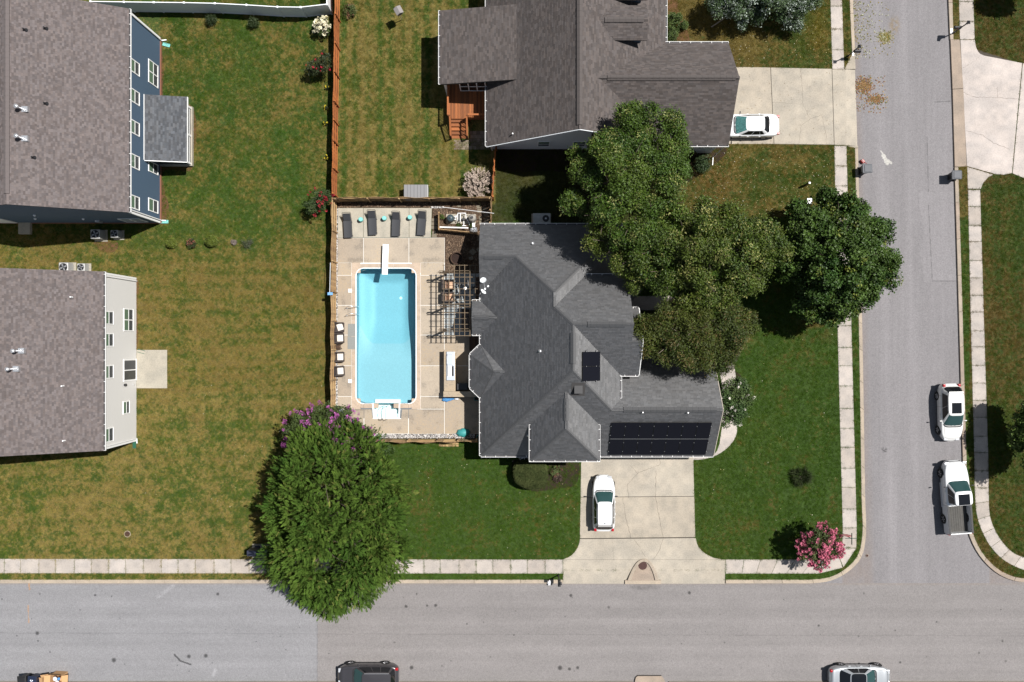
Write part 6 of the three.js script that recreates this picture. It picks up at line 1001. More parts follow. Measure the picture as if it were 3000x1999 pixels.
function bodyShell(L, W, top, zA = -L / 2, zB = L / 2, noseN = 3.2, tailN = 5) {   // lofted lower body; top: height of the upper surface along z (-1..1)
  const w = z => { const q = z / (L / 2); const n = q > 0 ? noseN : tailN; return W / 2 * Math.pow(Math.max(0, 1 - Math.pow(Math.abs(q) * 0.985, n * 1.6)), 1 / n); };
  const stations = 44, zs = [...Array(stations + 1).keys()].map(k => { const t = k / stations; const e = 0.5 - 0.5 * Math.cos(Math.PI * t); return mix(zA, zB, mix(t, e, 0.7)); });
  const prof = z => { const h = interp(top, z / (L / 2)), ww = w(z), end = Math.max(0, Math.abs(z) / (L / 2) - 0.9) / 0.1, lo = 0.24 + 0.1 * end * end; return [[ww * 0.86, lo], [ww * 0.955, lo + 0.08], [ww * 0.985, lo + 0.2], [ww, mix(lo, h, 0.52)], [ww * 0.99, mix(lo, h, 0.74)], [ww * 0.955, mix(lo, h, 0.9)], [ww * 0.9, h - 0.035], [ww * 0.82, h - 0.006], [ww * 0.6, h + 0.012], [ww * 0.3, h + 0.022], [0, h + 0.026]]; };
  const n = 20, g = surf(n, stations, (a, b) => { const z = zs[Math.round(b * stations)], pr = prof(z), k = Math.round(a * n), s = k <= 10 ? 1 : -1, q = pr[k <= 10 ? k : 20 - k]; return [s * q[0], q[1], z]; });
  const caps = [zs[0], zs[stations]].map((z, e) => { const pr = prof(z), pts = [...pr.map(q => [q[0], q[1], z]), ...pr.slice(0, -1).reverse().map(q => [-q[0], q[1], z])]; const c = [0, 0.5, z], t = []; for (let i = 0; i < pts.length - 1; i++) { const tri = e ? [c, pts[i], pts[i + 1]] : [c, pts[i + 1], pts[i]]; t.push(quad(tri)); } t.push(quad(e ? [c, pts[pts.length - 1], pts[0]] : [c, pts[0], pts[pts.length - 1]])); return t; }).flat();
  return { geo: [g, ...caps], w, prof };
}
function cabin(o) {                                    // greenhouse: o.y0 belt, o.y1 roof, o.wb, o.wt, front/rear z at belt and roof
  const N = 5.5, lev = t => ({ w: mix(o.wb, o.wt, t) / 2, f: mix(o.f0, o.f1, t), r: mix(o.r0, o.r1, t), y: mix(o.y0, o.y1, Math.pow(t, 0.92)) });
  const front = (q, t, off = 0) => { const l = lev(t), m = (l.f + l.r) / 2, hf = (l.f - l.r) / 2; return [q * l.w, l.y + off * 0.7, m + hf * Math.pow(1 - Math.pow(Math.abs(q), N), 1 / N) + off * 0.7]; };
  const rear = (q, t, off = 0) => { const l = lev(t), m = (l.f + l.r) / 2, hf = (l.f - l.r) / 2; return [q * l.w, l.y + off * 0.7, m - hf * Math.pow(1 - Math.pow(Math.abs(q), N), 1 / N) - off * 0.7]; };
  const side = (z01, t, s, off = 0) => { const l = lev(t), m = (l.f + l.r) / 2, hf = (l.f - l.r) / 2, q = z01 * 2 - 1; return [s * (l.w * Math.pow(Math.max(0, 1 - Math.pow(Math.abs(q), N)), 1 / N) + off), l.y + off * 0.3, m + hf * q]; };
  const outline = (t, n = 64) => { const l = lev(t), m = (l.f + l.r) / 2, hf = (l.f - l.r) / 2, a = []; for (let k = 0; k < n; k++) { const th = k / n * 2 * Math.PI, c = Math.cos(th), s = Math.sin(th); a.push([l.w * Math.sign(c) * Math.pow(Math.abs(c), 2 / N), l.y, m + hf * Math.sign(s) * Math.pow(Math.abs(s), 2 / N)]); } return a; };
  const nv = 8, nn = 64, shell = surf(nn, nv, (a, b) => { const p = outline(b)[Math.round(a * nn) % nn]; return p; });
  const rim = outline(1), c = lev(1), m = (c.f + c.r) / 2;
  const roof = surf(nn, 5, (a, b) => { const p = rim[Math.round(a * nn) % nn], k = 1 - b; return [p[0] * k, c.y + (o.crown || 0.06) * (1 - k * k), m + (p[2] - m) * k]; });
  const patch = (f, n1, n2, a0, a1, t0, t1) => surf(n1, n2, (a, b) => f(mix(a0, a1, a), mix(t0, t1, b)));
  return { shell, roof, glassF: (m0 = 0.88, t0 = 0.04, t1 = 0.93) => patch((q, t) => front(q, t, 0.012), 16, 4, -m0, m0, t0, t1), glassR: (m0 = 0.85, t0 = 0.08, t1 = 0.93) => patch((q, t) => rear(q, t, 0.012), 16, 4, -m0, m0, t0, t1), glassS: (s, z0, z1, t0 = 0.06, t1 = 0.86) => patch((q, t) => side(q, t, s, 0.01), 8, 3, z0, z1, t0, t1), lev };
}
function wheel(car, x, z, r, w = 0.21) {
  const t = lathe([[r * 0.62, -w / 2], [r * 0.94, -w / 2], [r, -w * 0.32], [r, w * 0.32], [r * 0.94, w / 2], [r * 0.62, w / 2]], 28); t.rotateZ(Math.PI / 2); t.translate(x, r, z);
  const s = Math.sign(x), rim = lathe([[0, 0.0], [r * 0.16, 0.0], [r * 0.2, -0.02], [r * 0.6, -0.05], [r * 0.64, 0.0], [r * 0.62, -w * 0.9], [0, -w * 0.9]], 24); rim.rotateZ(-s * Math.PI / 2); rim.translate(x + s * w * 0.5, r, z);
  const sp = []; for (let k = 0; k < 5; k++) { const g = rbox(0.02, r * 0.46, 0.07, 0.008, 0, r * 0.38, 0); g.rotateX(k * 2 * Math.PI / 5); g.translate(x + s * (w * 0.5 - 0.005), r, z); sp.push(g); }
  const W = obj('wheel', t, M.rubber, car); obj('rim', rim, M.blackPlastic, W); obj('spokes', sp, M.alloy, W);
  const arch = lathe([[r * 0.7, 0], [r + 0.06, 0], [r + 0.06, 0.012], [r * 0.7, 0.012]], 28); arch.rotateZ(-s * Math.PI / 2); arch.translate(x + s * (w * 0.5 - 0.075), r + 0.03, z); obj('wheel_arch', arch, M.carTrim, car);
}
function mirrors(car, x, y, z, m) { for (const s of [-1, 1]) obj('mirror', [rbox(0.17, 0.12, 0.08, 0.03, s * (x + 0.1), y, z), rbox(0.1, 0.05, 0.05, 0.01, s * x, y - 0.03, z)], m, car); }
function suv(name, label, cat, pos, turn, o) {
  const c = thing(name, label, cat, pos, turn), L = o.L, W = o.W, P = o.paint, b = bodyShell(L, W, o.top, -L / 2, L / 2, o.noseN || 3.2, o.tailN || 5);
  obj('body', b.geo, P, c);
  const k = cabin(o.cab);
  obj('cabin', [k.shell], o.pillar || P, c); const rf = obj('roof', k.roof, o.roofMat || P, c);
  obj('windshield', k.glassF(), o.shade || M.carGlass, c); obj('rear_window', k.glassR(0.86, o.rearT || 0.1, 0.92), M.carGlassDark, c);
  for (const s of [-1, 1]) for (const [a, d] of o.sideGlass) obj('side_window', k.glassS(s, a, d), M.carGlassDark, c);
  for (const s of [-1, 1]) for (const z of [o.axF, o.axR]) wheel(c, s * (W / 2 - 0.1), z, o.r || 0.34);
  mirrors(c, W / 2 - 0.02, o.cab.y0 + 0.05, o.cab.f0 - 0.42, o.mirrorMat || P);
  for (const s of [-1, 1]) { const x = b.w(L / 2 * 0.93) * 0.78; const g = rbox(0.34, 0.13, 0.3, 0.05, s * x, interp(o.top, 0.9) - 0.05, L / 2 * 0.905); g.rotateY(0); obj('headlight', g, M.clearLens, c); const h = rbox(0.2, 0.24, 0.24, 0.04, s * (b.w(-L / 2 * 0.95) - 0.07), o.tailY, -L / 2 + 0.13); obj('taillight', h, M.redLens, c); }
  obj('grille', [rbox(W * 0.5, 0.08, 0.06, 0.02, 0, interp(o.top, 0.97) - 0.03, L / 2 - 0.085)], M.carTrim, c);
  obj('cowl', [surf(14, 1, (a, t) => { const q = (a * 2 - 1) * 0.9, l = k.lev(0), z = (l.f + l.r) / 2 + (l.f - l.r) / 2 * Math.pow(1 - Math.pow(Math.abs(q), 5.5), 1 / 5.5); return [q * l.w, o.cab.y0 + 0.055 - 0.02 * t, z + 0.015 + 0.1 * t]; })], M.carTrim, c);
  for (const s of [-1, 1]) for (const z of o.doors) obj('door_handle', rbox(0.03, 0.03, 0.16, 0.01, s * (W / 2 + 0.002), o.cab.y0 - 0.14, z), P, c);
  if (o.sunroof) { const [z0, z1] = o.sunroof; obj('sunroof', rbox(o.cab.wt * 0.62, 0.03, z1 - z0, 0.012, 0, o.cab.y1 + (o.cab.crown || 0.06) * 0.86, (z0 + z1) / 2), M.carGlassDark, rf); }
  if (o.rails) for (const s of [-1, 1]) obj('roof_rail', rbox(0.045, 0.05, o.rails[1] - o.rails[0], 0.02, s * o.cab.wt * 0.455, o.cab.y1 + 0.045, (o.rails[0] + o.rails[1]) / 2), o.railMat || M.carTrim, rf);
  const seamPts = (f, z0, z1) => [...Array(7).keys()].map(i => { const z = mix(z0, z1, i / 6), pr = b.prof(z), t = f * 2 - 0.2; return [b.w(z) * f, interp(o.top, z / (L / 2)) + (f > 0.6 ? 0.004 : 0.012), z]; });
  for (const s of [-1, 1]) { obj('hood_seam', tube(seamPts(0.72, o.cab.f0 - 0.05, L / 2 * 0.86).map(p => [p[0] * s, p[1], p[2]]), 0.009, 14, 5), M.carTrim, c); const w0 = k.lev(0.06); obj('wiper', bar([s * 0.1, w0.y + 0.02, w0.f + 0.03], [s * 0.55, k.lev(0.14).y + 0.03, k.lev(0.14).f + 0.02], 0.012, 6), M.carTrim, c); }
  { const z = L / 2 * 0.87; obj('hood_seam', tube([-0.7, -0.4, 0, 0.4, 0.7].map(f => [b.w(z) * f, interp(o.top, z / (L / 2)) + 0.012 + 0.008 * (1 - f * f), z + 0.05 * (1 - f * f)]), 0.008, 12, 5), M.carTrim, c); }
  for (const s of [-1, 1]) for (const z of [o.cab.f0 - 0.35, (o.cab.f0 + o.cab.r0) / 2 + 0.05, o.cab.r0 + 0.75]) { const pr = b.prof(z).slice(1, 7); obj('door_seam', tube(pr.map(p => [s * (p[0] + 0.002), p[1], z]), 0.007, 10, 5), M.carTrim, c); }
  if (o.extra) o.extra(c, k, b);
  return c;
}
const yRoad = -0.12;
suv('parked_car', 'white crossover with green tinted windshield parked on the driveway', 'car', [X(1766), 0.02, Z(1469)], Math.PI, {
  L: 4.5, W: 1.82, paint: M.paintWhite, top: [[-1, 0.78], [-0.9, 0.92], [-0.7, 1.0], [0.3, 1.0], [0.42, 0.99], [0.8, 0.88], [0.93, 0.78], [1, 0.6]], noseN: 2.7, tailY: 0.82,
  cab: { y0: 0.97, y1: 1.54, wb: 1.66, wt: 1.26, f0: 1.02, f1: 0.2, r0: -2.1, r1: -1.6, crown: 0.05 }, sideGlass: [[0.6, 0.88], [0.34, 0.58], [0.13, 0.32]], axF: 1.35, axR: -1.3, doors: [0.1, -0.85], rails: [-1.7, 0.1], mirrorMat: M.carTrim,
  extra: (c) => { obj('roof_antenna', [rbox(0.04, 0.06, 0.1, 0.01, 0, 1.62, -1.45)], M.carTrim, c); obj('spoiler', rbox(1.14, 0.035, 0.16, 0.015, 0, 1.535, -1.66), M.greyPlastic, c); } });
suv('parked_car', 'white crossover with black sunroof parked at the side street kerb', 'car', [X(2774), yRoad, Z(1207)], 0.02, {
  L: 4.65, W: 1.86, paint: M.paintPearl, top: [[-1, 0.8], [-0.9, 0.98], [-0.7, 1.04], [0.3, 1.02], [0.42, 1.0], [0.8, 0.88], [0.93, 0.76], [1, 0.58]], noseN: 2.6, tailN: 3.6, tailY: 0.9,
  cab: { y0: 1.0, y1: 1.6, wb: 1.7, wt: 1.24, f0: 1.06, f1: 0.12, r0: -2.14, r1: -1.66, crown: 0.05 }, sideGlass: [[0.56, 0.86], [0.16, 0.55]], axF: 1.42, axR: -1.32, r: 0.36, doors: [0.15, -0.8], sunroof: [-0.85, 0.0], rails: null, extra: (c) => { obj('brake_lamp', rbox(0.55, 0.02, 0.03, 0.008, 0, 1.645, -1.5), M.greyPlastic, c); obj('spoiler', rbox(1.15, 0.035, 0.12, 0.015, 0, 1.6, -1.68), M.paintPearl, c); } });
suv('parked_car', 'white sedan with teal foil sunshade parked nose under the garage roof', 'car', [X(2184), 0.02, Z(375)], -Math.PI / 2 + 0.01, {
  L: 5.0, W: 1.84, paint: M.paintWhite, top: [[-1, 0.7], [-0.92, 0.9], [-0.6, 0.96], [0.3, 0.94], [0.45, 0.92], [0.8, 0.82], [0.93, 0.72], [1, 0.55]], noseN: 3, tailN: 4.5, tailY: 0.78,
  cab: { y0: 0.92, y1: 1.38, wb: 1.62, wt: 1.16, f0: 1.12, f1: 0.28, r0: -1.72, r1: -1.12, crown: 0.05 }, sideGlass: [[0.55, 0.84], [0.3, 0.53], [0.16, 0.28]], axF: 1.5, axR: -1.35, r: 0.32, doors: [0.05, -0.9], shade: M.sunShade, mirrorMat: M.carTrim });
suv('parked_car', 'dark grey station wagon with roof rails on the main road', 'car', [X(1082), yRoad, Z(1972)], -Math.PI / 2, {
  L: 4.95, W: 1.9, paint: M.paintCharcoal, top: [[-1, 0.8], [-0.9, 0.98], [-0.7, 1.06], [0.3, 1.06], [0.42, 1.04], [0.8, 0.94], [0.93, 0.82], [1, 0.6]], noseN: 2.7, tailN: 3.8, tailY: 0.9,
  cab: { y0: 1.03, y1: 1.64, wb: 1.72, wt: 1.26, f0: 1.1, f1: 0.3, r0: -2.25, r1: -1.95, crown: 0.05 }, sideGlass: [[0.6, 0.88], [0.36, 0.58], [0.1, 0.34]], axF: 1.45, axR: -1.35, r: 0.36, doors: [0.1, -0.85], rails: [-1.8, 0.15], railMat: M.alloy });
suv('parked_car', 'silver sedan with dark glass roof on the main road', 'car', [X(2511), yRoad, Z(1976)], Math.PI / 2, {
  L: 4.95, W: 1.87, paint: M.paintSilver, top: [[-1, 0.72], [-0.92, 0.94], [-0.62, 1.0], [0.3, 0.98], [0.45, 0.95], [0.8, 0.84], [0.93, 0.74], [1, 0.56]], noseN: 2.5, tailN: 3.2, tailY: 0.8,
  cab: { y0: 0.95, y1: 1.43, wb: 1.66, wt: 1.14, f0: 1.12, f1: 0.2, r0: -1.85, r1: -1.0, crown: 0.05 }, sideGlass: [[0.54, 0.84], [0.2, 0.52]], axF: 1.5, axR: -1.4, r: 0.34, doors: [0.05, -0.9], roofMat: M.carGlassDark });
{ // pickup
  const c = thing('pickup_truck', 'white crew cab pickup with open cargo bed and panoramic sunroof', 'pickup truck', [X(2790), yRoad, Z(1453)], Math.PI + 0.075), L = 5.95, W = 2.02, P = M.paintWhite, zb = -0.55;
  const top = [[-1, 1.12], [0.3, 1.14], [0.42, 1.13], [0.8, 1.06], [0.93, 0.98], [1, 0.72]], b = bodyShell(L, W, top, zb, L / 2, 3, 8);
  obj('body', b.geo, P, c); const k = cabin({ y0: 1.1, y1: 1.86, wb: 1.78, wt: 1.36, f0: 1.42, f1: 0.62, r0: zb, r1: zb + 0.12, crown: 0.05 });
  obj('cabin', k.shell, P, c); const rf = obj('roof', k.roof, P, c); obj('windshield', k.glassF(), M.carGlass, c); obj('rear_window', k.glassR(0.7, 0.2, 0.85), M.carGlassDark, c);
  for (const s of [-1, 1]) for (const [a, d] of [[0.5, 0.82], [0.1, 0.48]]) obj('side_window', k.glassS(s, a, d), M.carGlassDark, c);
  obj('sunroof', rbox(0.88, 0.03, 0.86, 0.012, 0, 1.91, 0.03), M.carGlassDark, rf);
  for (const s of [-1, 1]) for (const z of [1.95, -1.75]) wheel(c, s * (W / 2 - 0.11), z, 0.4, 0.26);
  mirrors(c, W / 2, 1.22, 0.98, M.carTrim);
  // cargo bed: two side walls, bulkhead, floor, tailgate
  const z0 = -L / 2 + 0.08, z1 = zb - 0.04;
  for (const s of [-1, 1]) { obj('bed_side', [rbox(0.13, 0.78, z1 - z0, 0.04, s * (W / 2 - 0.09), 0.72, (z0 + z1) / 2), rbox(0.1, 0.2, z1 - z0 - 0.3, 0.04, s * (W / 2 - 0.07), 0.42, (z0 + z1) / 2)], P, c); obj('bed_rail', rbox(0.15, 0.025, z1 - z0, 0.01, s * (W / 2 - 0.1), 1.12, (z0 + z1) / 2), M.carTrim, c); obj('taillight', rbox(0.12, 0.3, 0.1, 0.03, s * (W / 2 - 0.09), 0.9, z0 - 0.01), M.redLens, c); obj('headlight', rbox(0.34, 0.16, 0.22, 0.05, s * 0.72, 0.92, L / 2 - 0.2), M.clearLens, c); for (const z of [0.62, -0.35]) obj('door_handle', rbox(0.03, 0.035, 0.18, 0.01, s * (W / 2 + 0.002), 0.98, z), M.alloy, c); obj('side_step', rbox(0.14, 0.06, 2.0, 0.02, s * (W / 2 - 0.02), 0.36, 0.2), M.alloy, c); }
  obj('tailgate', rbox(W - 0.26, 0.62, 0.09, 0.03, 0, 0.8, z0 + 0.02), P, c); obj('bed_front', rbox(W - 0.24, 0.6, 0.06, 0.02, 0, 0.82, z1), P, c); obj('rear_bumper', rbox(W - 0.1, 0.16, 0.16, 0.05, 0, 0.48, z0 - 0.06), M.alloy, c);
  std('bedLiner', rgb(0.075, 0.072, 0.066), { map: scaled(concreteTex, 1.4), roughness: 0.85 }); const fl = obj('bed_floor', box(-W / 2 + 0.16, W / 2 - 0.16, 0.5, 0.54, z0 + 0.06, z1 - 0.03), M.bedLiner, c); const ribs = []; for (let q = 0; q < 9; q++) ribs.push(box(-0.75 + q * 0.185, -0.68 + q * 0.185, 0.54, 0.556, z0 + 0.1, z1 - 0.06)); obj('floor_ribs', ribs, M.bedLiner, fl);
  obj('grille', rbox(1.0, 0.22, 0.06, 0.03, 0, 0.72, L / 2 - 0.06), M.carTrim, c); for (const s of [-1, 1]) obj('hood_crease', beam([s * 0.62, 1.145, 1.5], [s * 0.56, 1.05, 2.55], 0.025, 0.012), M.paintPearl, c);
}
// ================================================================ STREET THINGS
function bin(label, x, z, turn, mat, lid, group, y = yRoad) {
  const b = thing('wheelie_bin', label, 'wheelie bin', [x, y, z], turn, group);
  const g = new THREE.BoxGeometry(0.6, 0.92, 0.66, 1, 1, 1), p = g.attributes.position; for (let i = 0; i < p.count; i++) if (p.getY(i) < 0) { p.setX(i, p.getX(i) * 0.78); p.setZ(i, p.getZ(i) * 0.76); } g.computeVertexNormals(); g.translate(0, 0.52, 0); obj('tub', g, mat, b);
  obj('lid', [rbox(0.68, 0.07, 0.76, 0.03, 0, 1.01, 0.02), rbox(0.56, 0.05, 0.5, 0.025, 0, 1.055, 0.04)], lid, b); obj('lid_rim', [rbox(0.7, 0.05, 0.1, 0.02, 0, 1.0, 0.38), rbox(0.06, 0.05, 0.72, 0.02, 0.33, 1.0, 0.02), rbox(0.06, 0.05, 0.72, 0.02, -0.33, 1.0, 0.02)], lid, b); obj('handle', bar([-0.27, 0.98, -0.4], [0.27, 0.98, -0.4], 0.02), mat, b);
  for (const s of [-1, 1]) { const w = new THREE.CylinderGeometry(0.12, 0.12, 0.06, 18); w.rotateZ(Math.PI / 2); w.translate(s * 0.27, 0.12, -0.28); obj('wheel', w, M.rubber, b); }
  return b;
}
std('binBlack', rgb(0.01, 0.01, 0.011), { roughness: 0.5 }); std('binNavy', rgb(0.008, 0.014, 0.035), { roughness: 0.45 }); phy('binGloss', rgb(0.05, 0.055, 0.065), { roughness: 0.62 });
bin('grey lidded wheelie bin on the road beside the red fuel can', X(2526), Z(501), E90 + 0.05, M.binBlack, M.binGloss, 'grey lidded bins on the side street'); bin('grey lidded wheelie bin against the kerb below the pale driveway', X(2787), Z(519), -E90, M.binBlack, M.binGloss, 'grey lidded bins on the side street');
bin('black wheelie bin at the kerb, furthest from cardboard boxes', X(83), Z(1983), Math.PI + 0.1, M.binBlack, M.binBlack, 'dark bins by the cardboard boxes');
const rb = bin('navy recycling bin with white arrows emblem touching the cardboard boxes', X(112), Z(1984), Math.PI - 0.08, M.binNavy, M.binNavy, 'dark bins by the cardboard boxes');
{ const cv = document.createElement('canvas'); cv.width = cv.height = 128; const c = cv.getContext('2d'); c.fillStyle = '#1c2840'; c.fillRect(0, 0, 128, 128); c.strokeStyle = '#eef2f6'; c.lineWidth = 13; c.lineJoin = 'round'; c.beginPath(); c.moveTo(64, 20); c.lineTo(108, 98); c.lineTo(20, 98); c.closePath(); c.stroke(); c.fillStyle = '#1c2840'; for (const [x, y] of [[88, 62], [64, 98], [40, 62]]) c.fillRect(x - 4, y - 8, 8, 16); const t = new THREE.CanvasTexture(cv); t.colorSpace = THREE.SRGBColorSpace; const m = std('emblem', rgb(1, 1, 1), { map: t, roughness: 0.5 }); const g = new THREE.PlaneGeometry(0.3, 0.3); g.rotateX(-Math.PI / 2); g.translate(0, 1.084, 0.06); obj('emblem', g, m, rb); }
function carton(label, x, z, turn, w, h, d, flaps) {
  const b = thing('cardboard_box', label, 'cardboard box', [x, yRoad, z], turn, 'cardboard boxes at the kerb'); obj('carton', [box(-w / 2, w / 2, 0, 0.01, -d / 2, d / 2), box(-w / 2, -w / 2 + 0.008, 0.01, h, -d / 2, d / 2), box(w / 2 - 0.008, w / 2, 0.01, h, -d / 2, d / 2), box(-w / 2 + 0.008, w / 2 - 0.008, 0.01, h, -d / 2, -d / 2 + 0.008), box(-w / 2 + 0.008, w / 2 - 0.008, 0.01, h, d / 2 - 0.008, d / 2)], M.cardboard, b);
  for (const [side, ang] of flaps) { const L = (side === 'n' || side === 's' ? d : w) * 0.45, g = side === 'n' || side === 's' ? new THREE.BoxGeometry(w - 0.02, 0.006, L) : new THREE.BoxGeometry(L, 0.006, d - 0.02); if (side === 'n') { g.translate(0, 0, -L / 2); g.rotateX(ang); g.translate(0, h, -d / 2); } if (side === 's') { g.translate(0, 0, L / 2); g.rotateX(-ang); g.translate(0, h, d / 2); } if (side === 'e') { g.translate(L / 2, 0, 0); g.rotateZ(ang); g.translate(w / 2, h, 0); } if (side === 'w') { g.translate(-L / 2, 0, 0); g.rotateZ(-ang); g.translate(-w / 2, h, 0); } obj('flap', g, M.cardboard, b); }
  return b;
}
carton('large open cardboard box with one flap standing up', X(178), Z(1983), -0.06, 0.95, 0.85, 0.8, [['n', 1.15], ['e', -0.6], ['w', 0.3]]); carton('smaller crumpled cardboard box between navy bin and large box', X(146), Z(1986), 0.15, 0.66, 0.7, 0.6, [['n', 0.5], ['w', -0.4]]);
{ const l = thing('packing_litter', 'white and blue wrapping stuffed in the open cardboard box', 'litter', [X(178), yRoad, Z(1983)]); [[-0.1, 0.8, -0.1, 'towelWhite', 0.17], [0.22, 0.85, -0.12, 'towelBlue', 0.13], [0.05, 0.78, 0.18, 'towelWhite', 0.15]].forEach(([x, y, z, m, s], i) => { const g = new THREE.IcosahedronGeometry(s, 2), p = g.attributes.position; for (let q = 0; q < p.count; q++) { const k = 0.8 + 0.4 * fbm(p.getX(q) * 9 + i, p.getZ(q) * 9, 2); p.setXYZ(q, p.getX(q) * k, p.getY(q) * 0.6, p.getZ(q) * k); } g.translate(x, y, z); g.computeVertexNormals(); obj('wrapping', g, M[m], l); }); }
{ // red fuel can
  const f = thing('fuel_can', 'small red plastic fuel can with spout lying on the road', 'fuel can', [X(2527), yRoad, Z(473)], 0.7); std('redPlastic', rgb(0.25, 0.012, 0.01), { roughness: 0.4 }); obj('can', rbox(0.26, 0.26, 0.34, 0.06, 0, 0.13, 0, 4), M.redPlastic, f); obj('spout', bar([0, 0.24, 0.1], [0.04, 0.36, 0.34], 0.022), M.redPlastic, f); obj('grip', tube([[-0.02, 0.25, -0.1], [-0.02, 0.33, -0.05], [-0.02, 0.33, 0.05], [-0.02, 0.25, 0.1]], 0.018, 12), M.redPlastic, f); obj('cap', cyl(0.035, 0.035, 0.04, 0, 0.25, -0.13, 12), M.blackPlastic, f);
}
function lampBox(label, u, v, turn, y = 0) {                 // mailbox on a lamp post
  const t = thing('mailbox_lamp', label, 'mailbox', [X(u), y, Z(v)], turn, 'black mailbox lamp posts'); obj('post', [cyl(0.05, 0.045, 1.95, 0, 0, 0, 12), cyl(0.09, 0.06, 0.25, 0, 0, 0, 12)], M.darkMetal, t);
  obj('lantern', [cyl(0.09, 0.12, 0.26, 0, 1.95, 0, 6)], M.glassDark, t); obj('lantern_cap', [(() => { const g = new THREE.ConeGeometry(0.19, 0.14, 4); g.rotateY(Math.PI / 4); g.translate(0, 2.28, 0); return g; })(), cyl(0.02, 0.02, 0.06, 0, 2.34, 0, 8)], M.darkMetal, t);
  const s = new THREE.CylinderGeometry(0.11, 0.11, 0.52, 20, 1, false, 0, Math.PI); s.rotateX(Math.PI / 2); s.rotateZ(Math.PI / 2); s.translate(0, 1.2, 0.28); obj('mailbox', [s, box(-0.11, 0.11, 1.06, 1.2, 0.02, 0.54)], M.darkMetal, t); obj('mailbox_door', rbox(0.22, 0.22, 0.015, 0.006, 0, 1.17, 0.545), M.darkMetal, t); obj('mailbox_arm', bar([0, 1.04, 0], [0, 1.04, 0.5], 0.025), M.darkMetal, t); obj('flag', box(0.115, 0.125, 1.18, 1.32, 0.3, 0.36), M.redLens, t);
  return t;
}
lampBox('black mailbox lamp post beside the main driveway apron', 1636, 1686, 0); lampBox('black mailbox lamp post above the neighbour driveway apron', 2484, 165, E90); lampBox('black mailbox lamp post beside the pale driveway across the street', 2793, 97, -E90);
{ // house number plates painted on the kerb
  const plate = (label, u, v, w, txt, turn) => { const cv = document.createElement('canvas'); cv.width = 128; cv.height = 48; const c = cv.getContext('2d'); c.fillStyle = '#f2f2f0'; c.fillRect(0, 0, 128, 48); c.fillStyle = '#33508c'; c.font = 'bold 40px sans-serif'; c.textAlign = 'center'; c.textBaseline = 'middle'; c.fillText(txt, 64, 26); const t = new THREE.CanvasTexture(cv); t.colorSpace = THREE.SRGBColorSpace; const m = new THREE.MeshStandardMaterial({ map: t, roughness: 0.8 }); m.name = 'kerb_paint'; const g = new THREE.PlaneGeometry(w, w * 0.42); g.rotateX(-Math.PI / 2); g.rotateY(turn); g.translate(X(u), 0.028, Z(v)); tag(obj('kerb_number', g, m), label, 'house number'); };
  plate('white house number painted on the kerb by the pale driveway', 2788, 91, 0.42, '1211', -E90); plate('white house number painted on the kerb by neighbour driveway', 2499.5, 157, 0.36, '', E90);
}
{ // cluster mailboxes on a slab under the big evergreen
  const s = setting('mailbox_slab'); obj('slab', slab(plan([[738, 1594], [806, 1594], [806, 1637], [738, 1637]]), 0.02, 0.1, [], 0.01), M.patioConcrete, s);
  const c = thing('cluster_mailbox', 'dark blue cluster mailbox on slab, clear of the evergreen', 'cluster mailbox', [X(754), 0.02, Z(1608)], 0, 'cluster mailboxes by the evergreen'); std('navyMetal', rgb(0.028, 0.032, 0.055), { roughness: 0.45, metalness: 0.3 }); obj('cabinet', rbox(0.76, 0.95, 0.44, 0.02, 0, 1.0, 0), M.navyMetal, c); obj('pedestal', [rbox(0.3, 0.5, 0.3, 0.02, 0, 0.27, 0), rbox(0.45, 0.04, 0.45, 0.01, 0, 0.02, 0)], M.navyMetal, c); for (let k = 0; k < 6; k++) obj('door', rbox(0.32, 0.24, 0.015, 0.006, (k % 2 ? 0.18 : -0.18), 0.72 + Math.floor(k / 2) * 0.27, 0.225), M.navyMetal, c);
  dup(c, [X(785), 0.02, Z(1608)], 0, 'dark blue cluster mailbox half hidden under the evergreen fronds', 'cluster mailboxes by the evergreen');
}
{ // stop sign with street name blades
  const t = thing('stop_sign', 'stop sign post with two street name blades at the corner', 'street sign', [X(2446), 0, Z(1551)]); obj('pole', bar([0, 0, 0], [0.03, 3.0, 0], 0.03), std('signPole', rgb(0.03, 0.05, 0.05), { roughness: 0.5 }), t);
  const cv = document.createElement('canvas'); cv.width = cv.height = 256; const c = cv.getContext('2d'); c.fillStyle = '#b01020'; c.fillRect(0, 0, 256, 256); c.strokeStyle = '#fff'; c.lineWidth = 9; c.beginPath(); for (let k = 0; k < 8; k++) { const a = Math.PI / 8 + k * Math.PI / 4; c.lineTo(128 + 118 * Math.cos(a), 128 + 118 * Math.sin(a)); } c.closePath(); c.stroke(); c.fillStyle = '#fff'; c.font = 'bold 84px sans-serif'; c.textAlign = 'center'; c.textBaseline = 'middle'; c.fillText('STOP', 128, 132); const tx = new THREE.CanvasTexture(cv); tx.colorSpace = THREE.SRGBColorSpace;
  const o = new THREE.CylinderGeometry(0.38, 0.38, 0.02, 8); o.rotateY(Math.PI / 8); o.rotateX(Math.PI / 2); o.translate(0.03, 2.3, -0.05); obj('octagon', o, M.redLens, t); const f = new THREE.CircleGeometry(0.38, 8, Math.PI / 8); f.rotateY(Math.PI); f.translate(0.03, 2.3, -0.064); obj('octagon_face', f, std('stopFace', rgb(1, 1, 1), { map: tx, roughness: 0.5 }), t);
  std('bladeGreen', rgb(0.01, 0.06, 0.04), { roughness: 0.5 }); obj('name_blade', box(-0.42, 0.48, 2.95, 3.1, -0.008, 0.008), M.bladeGreen, t); obj('name_blade', box(0.022, 0.038, 3.12, 3.27, -0.45, 0.45), M.bladeGreen, t);
}
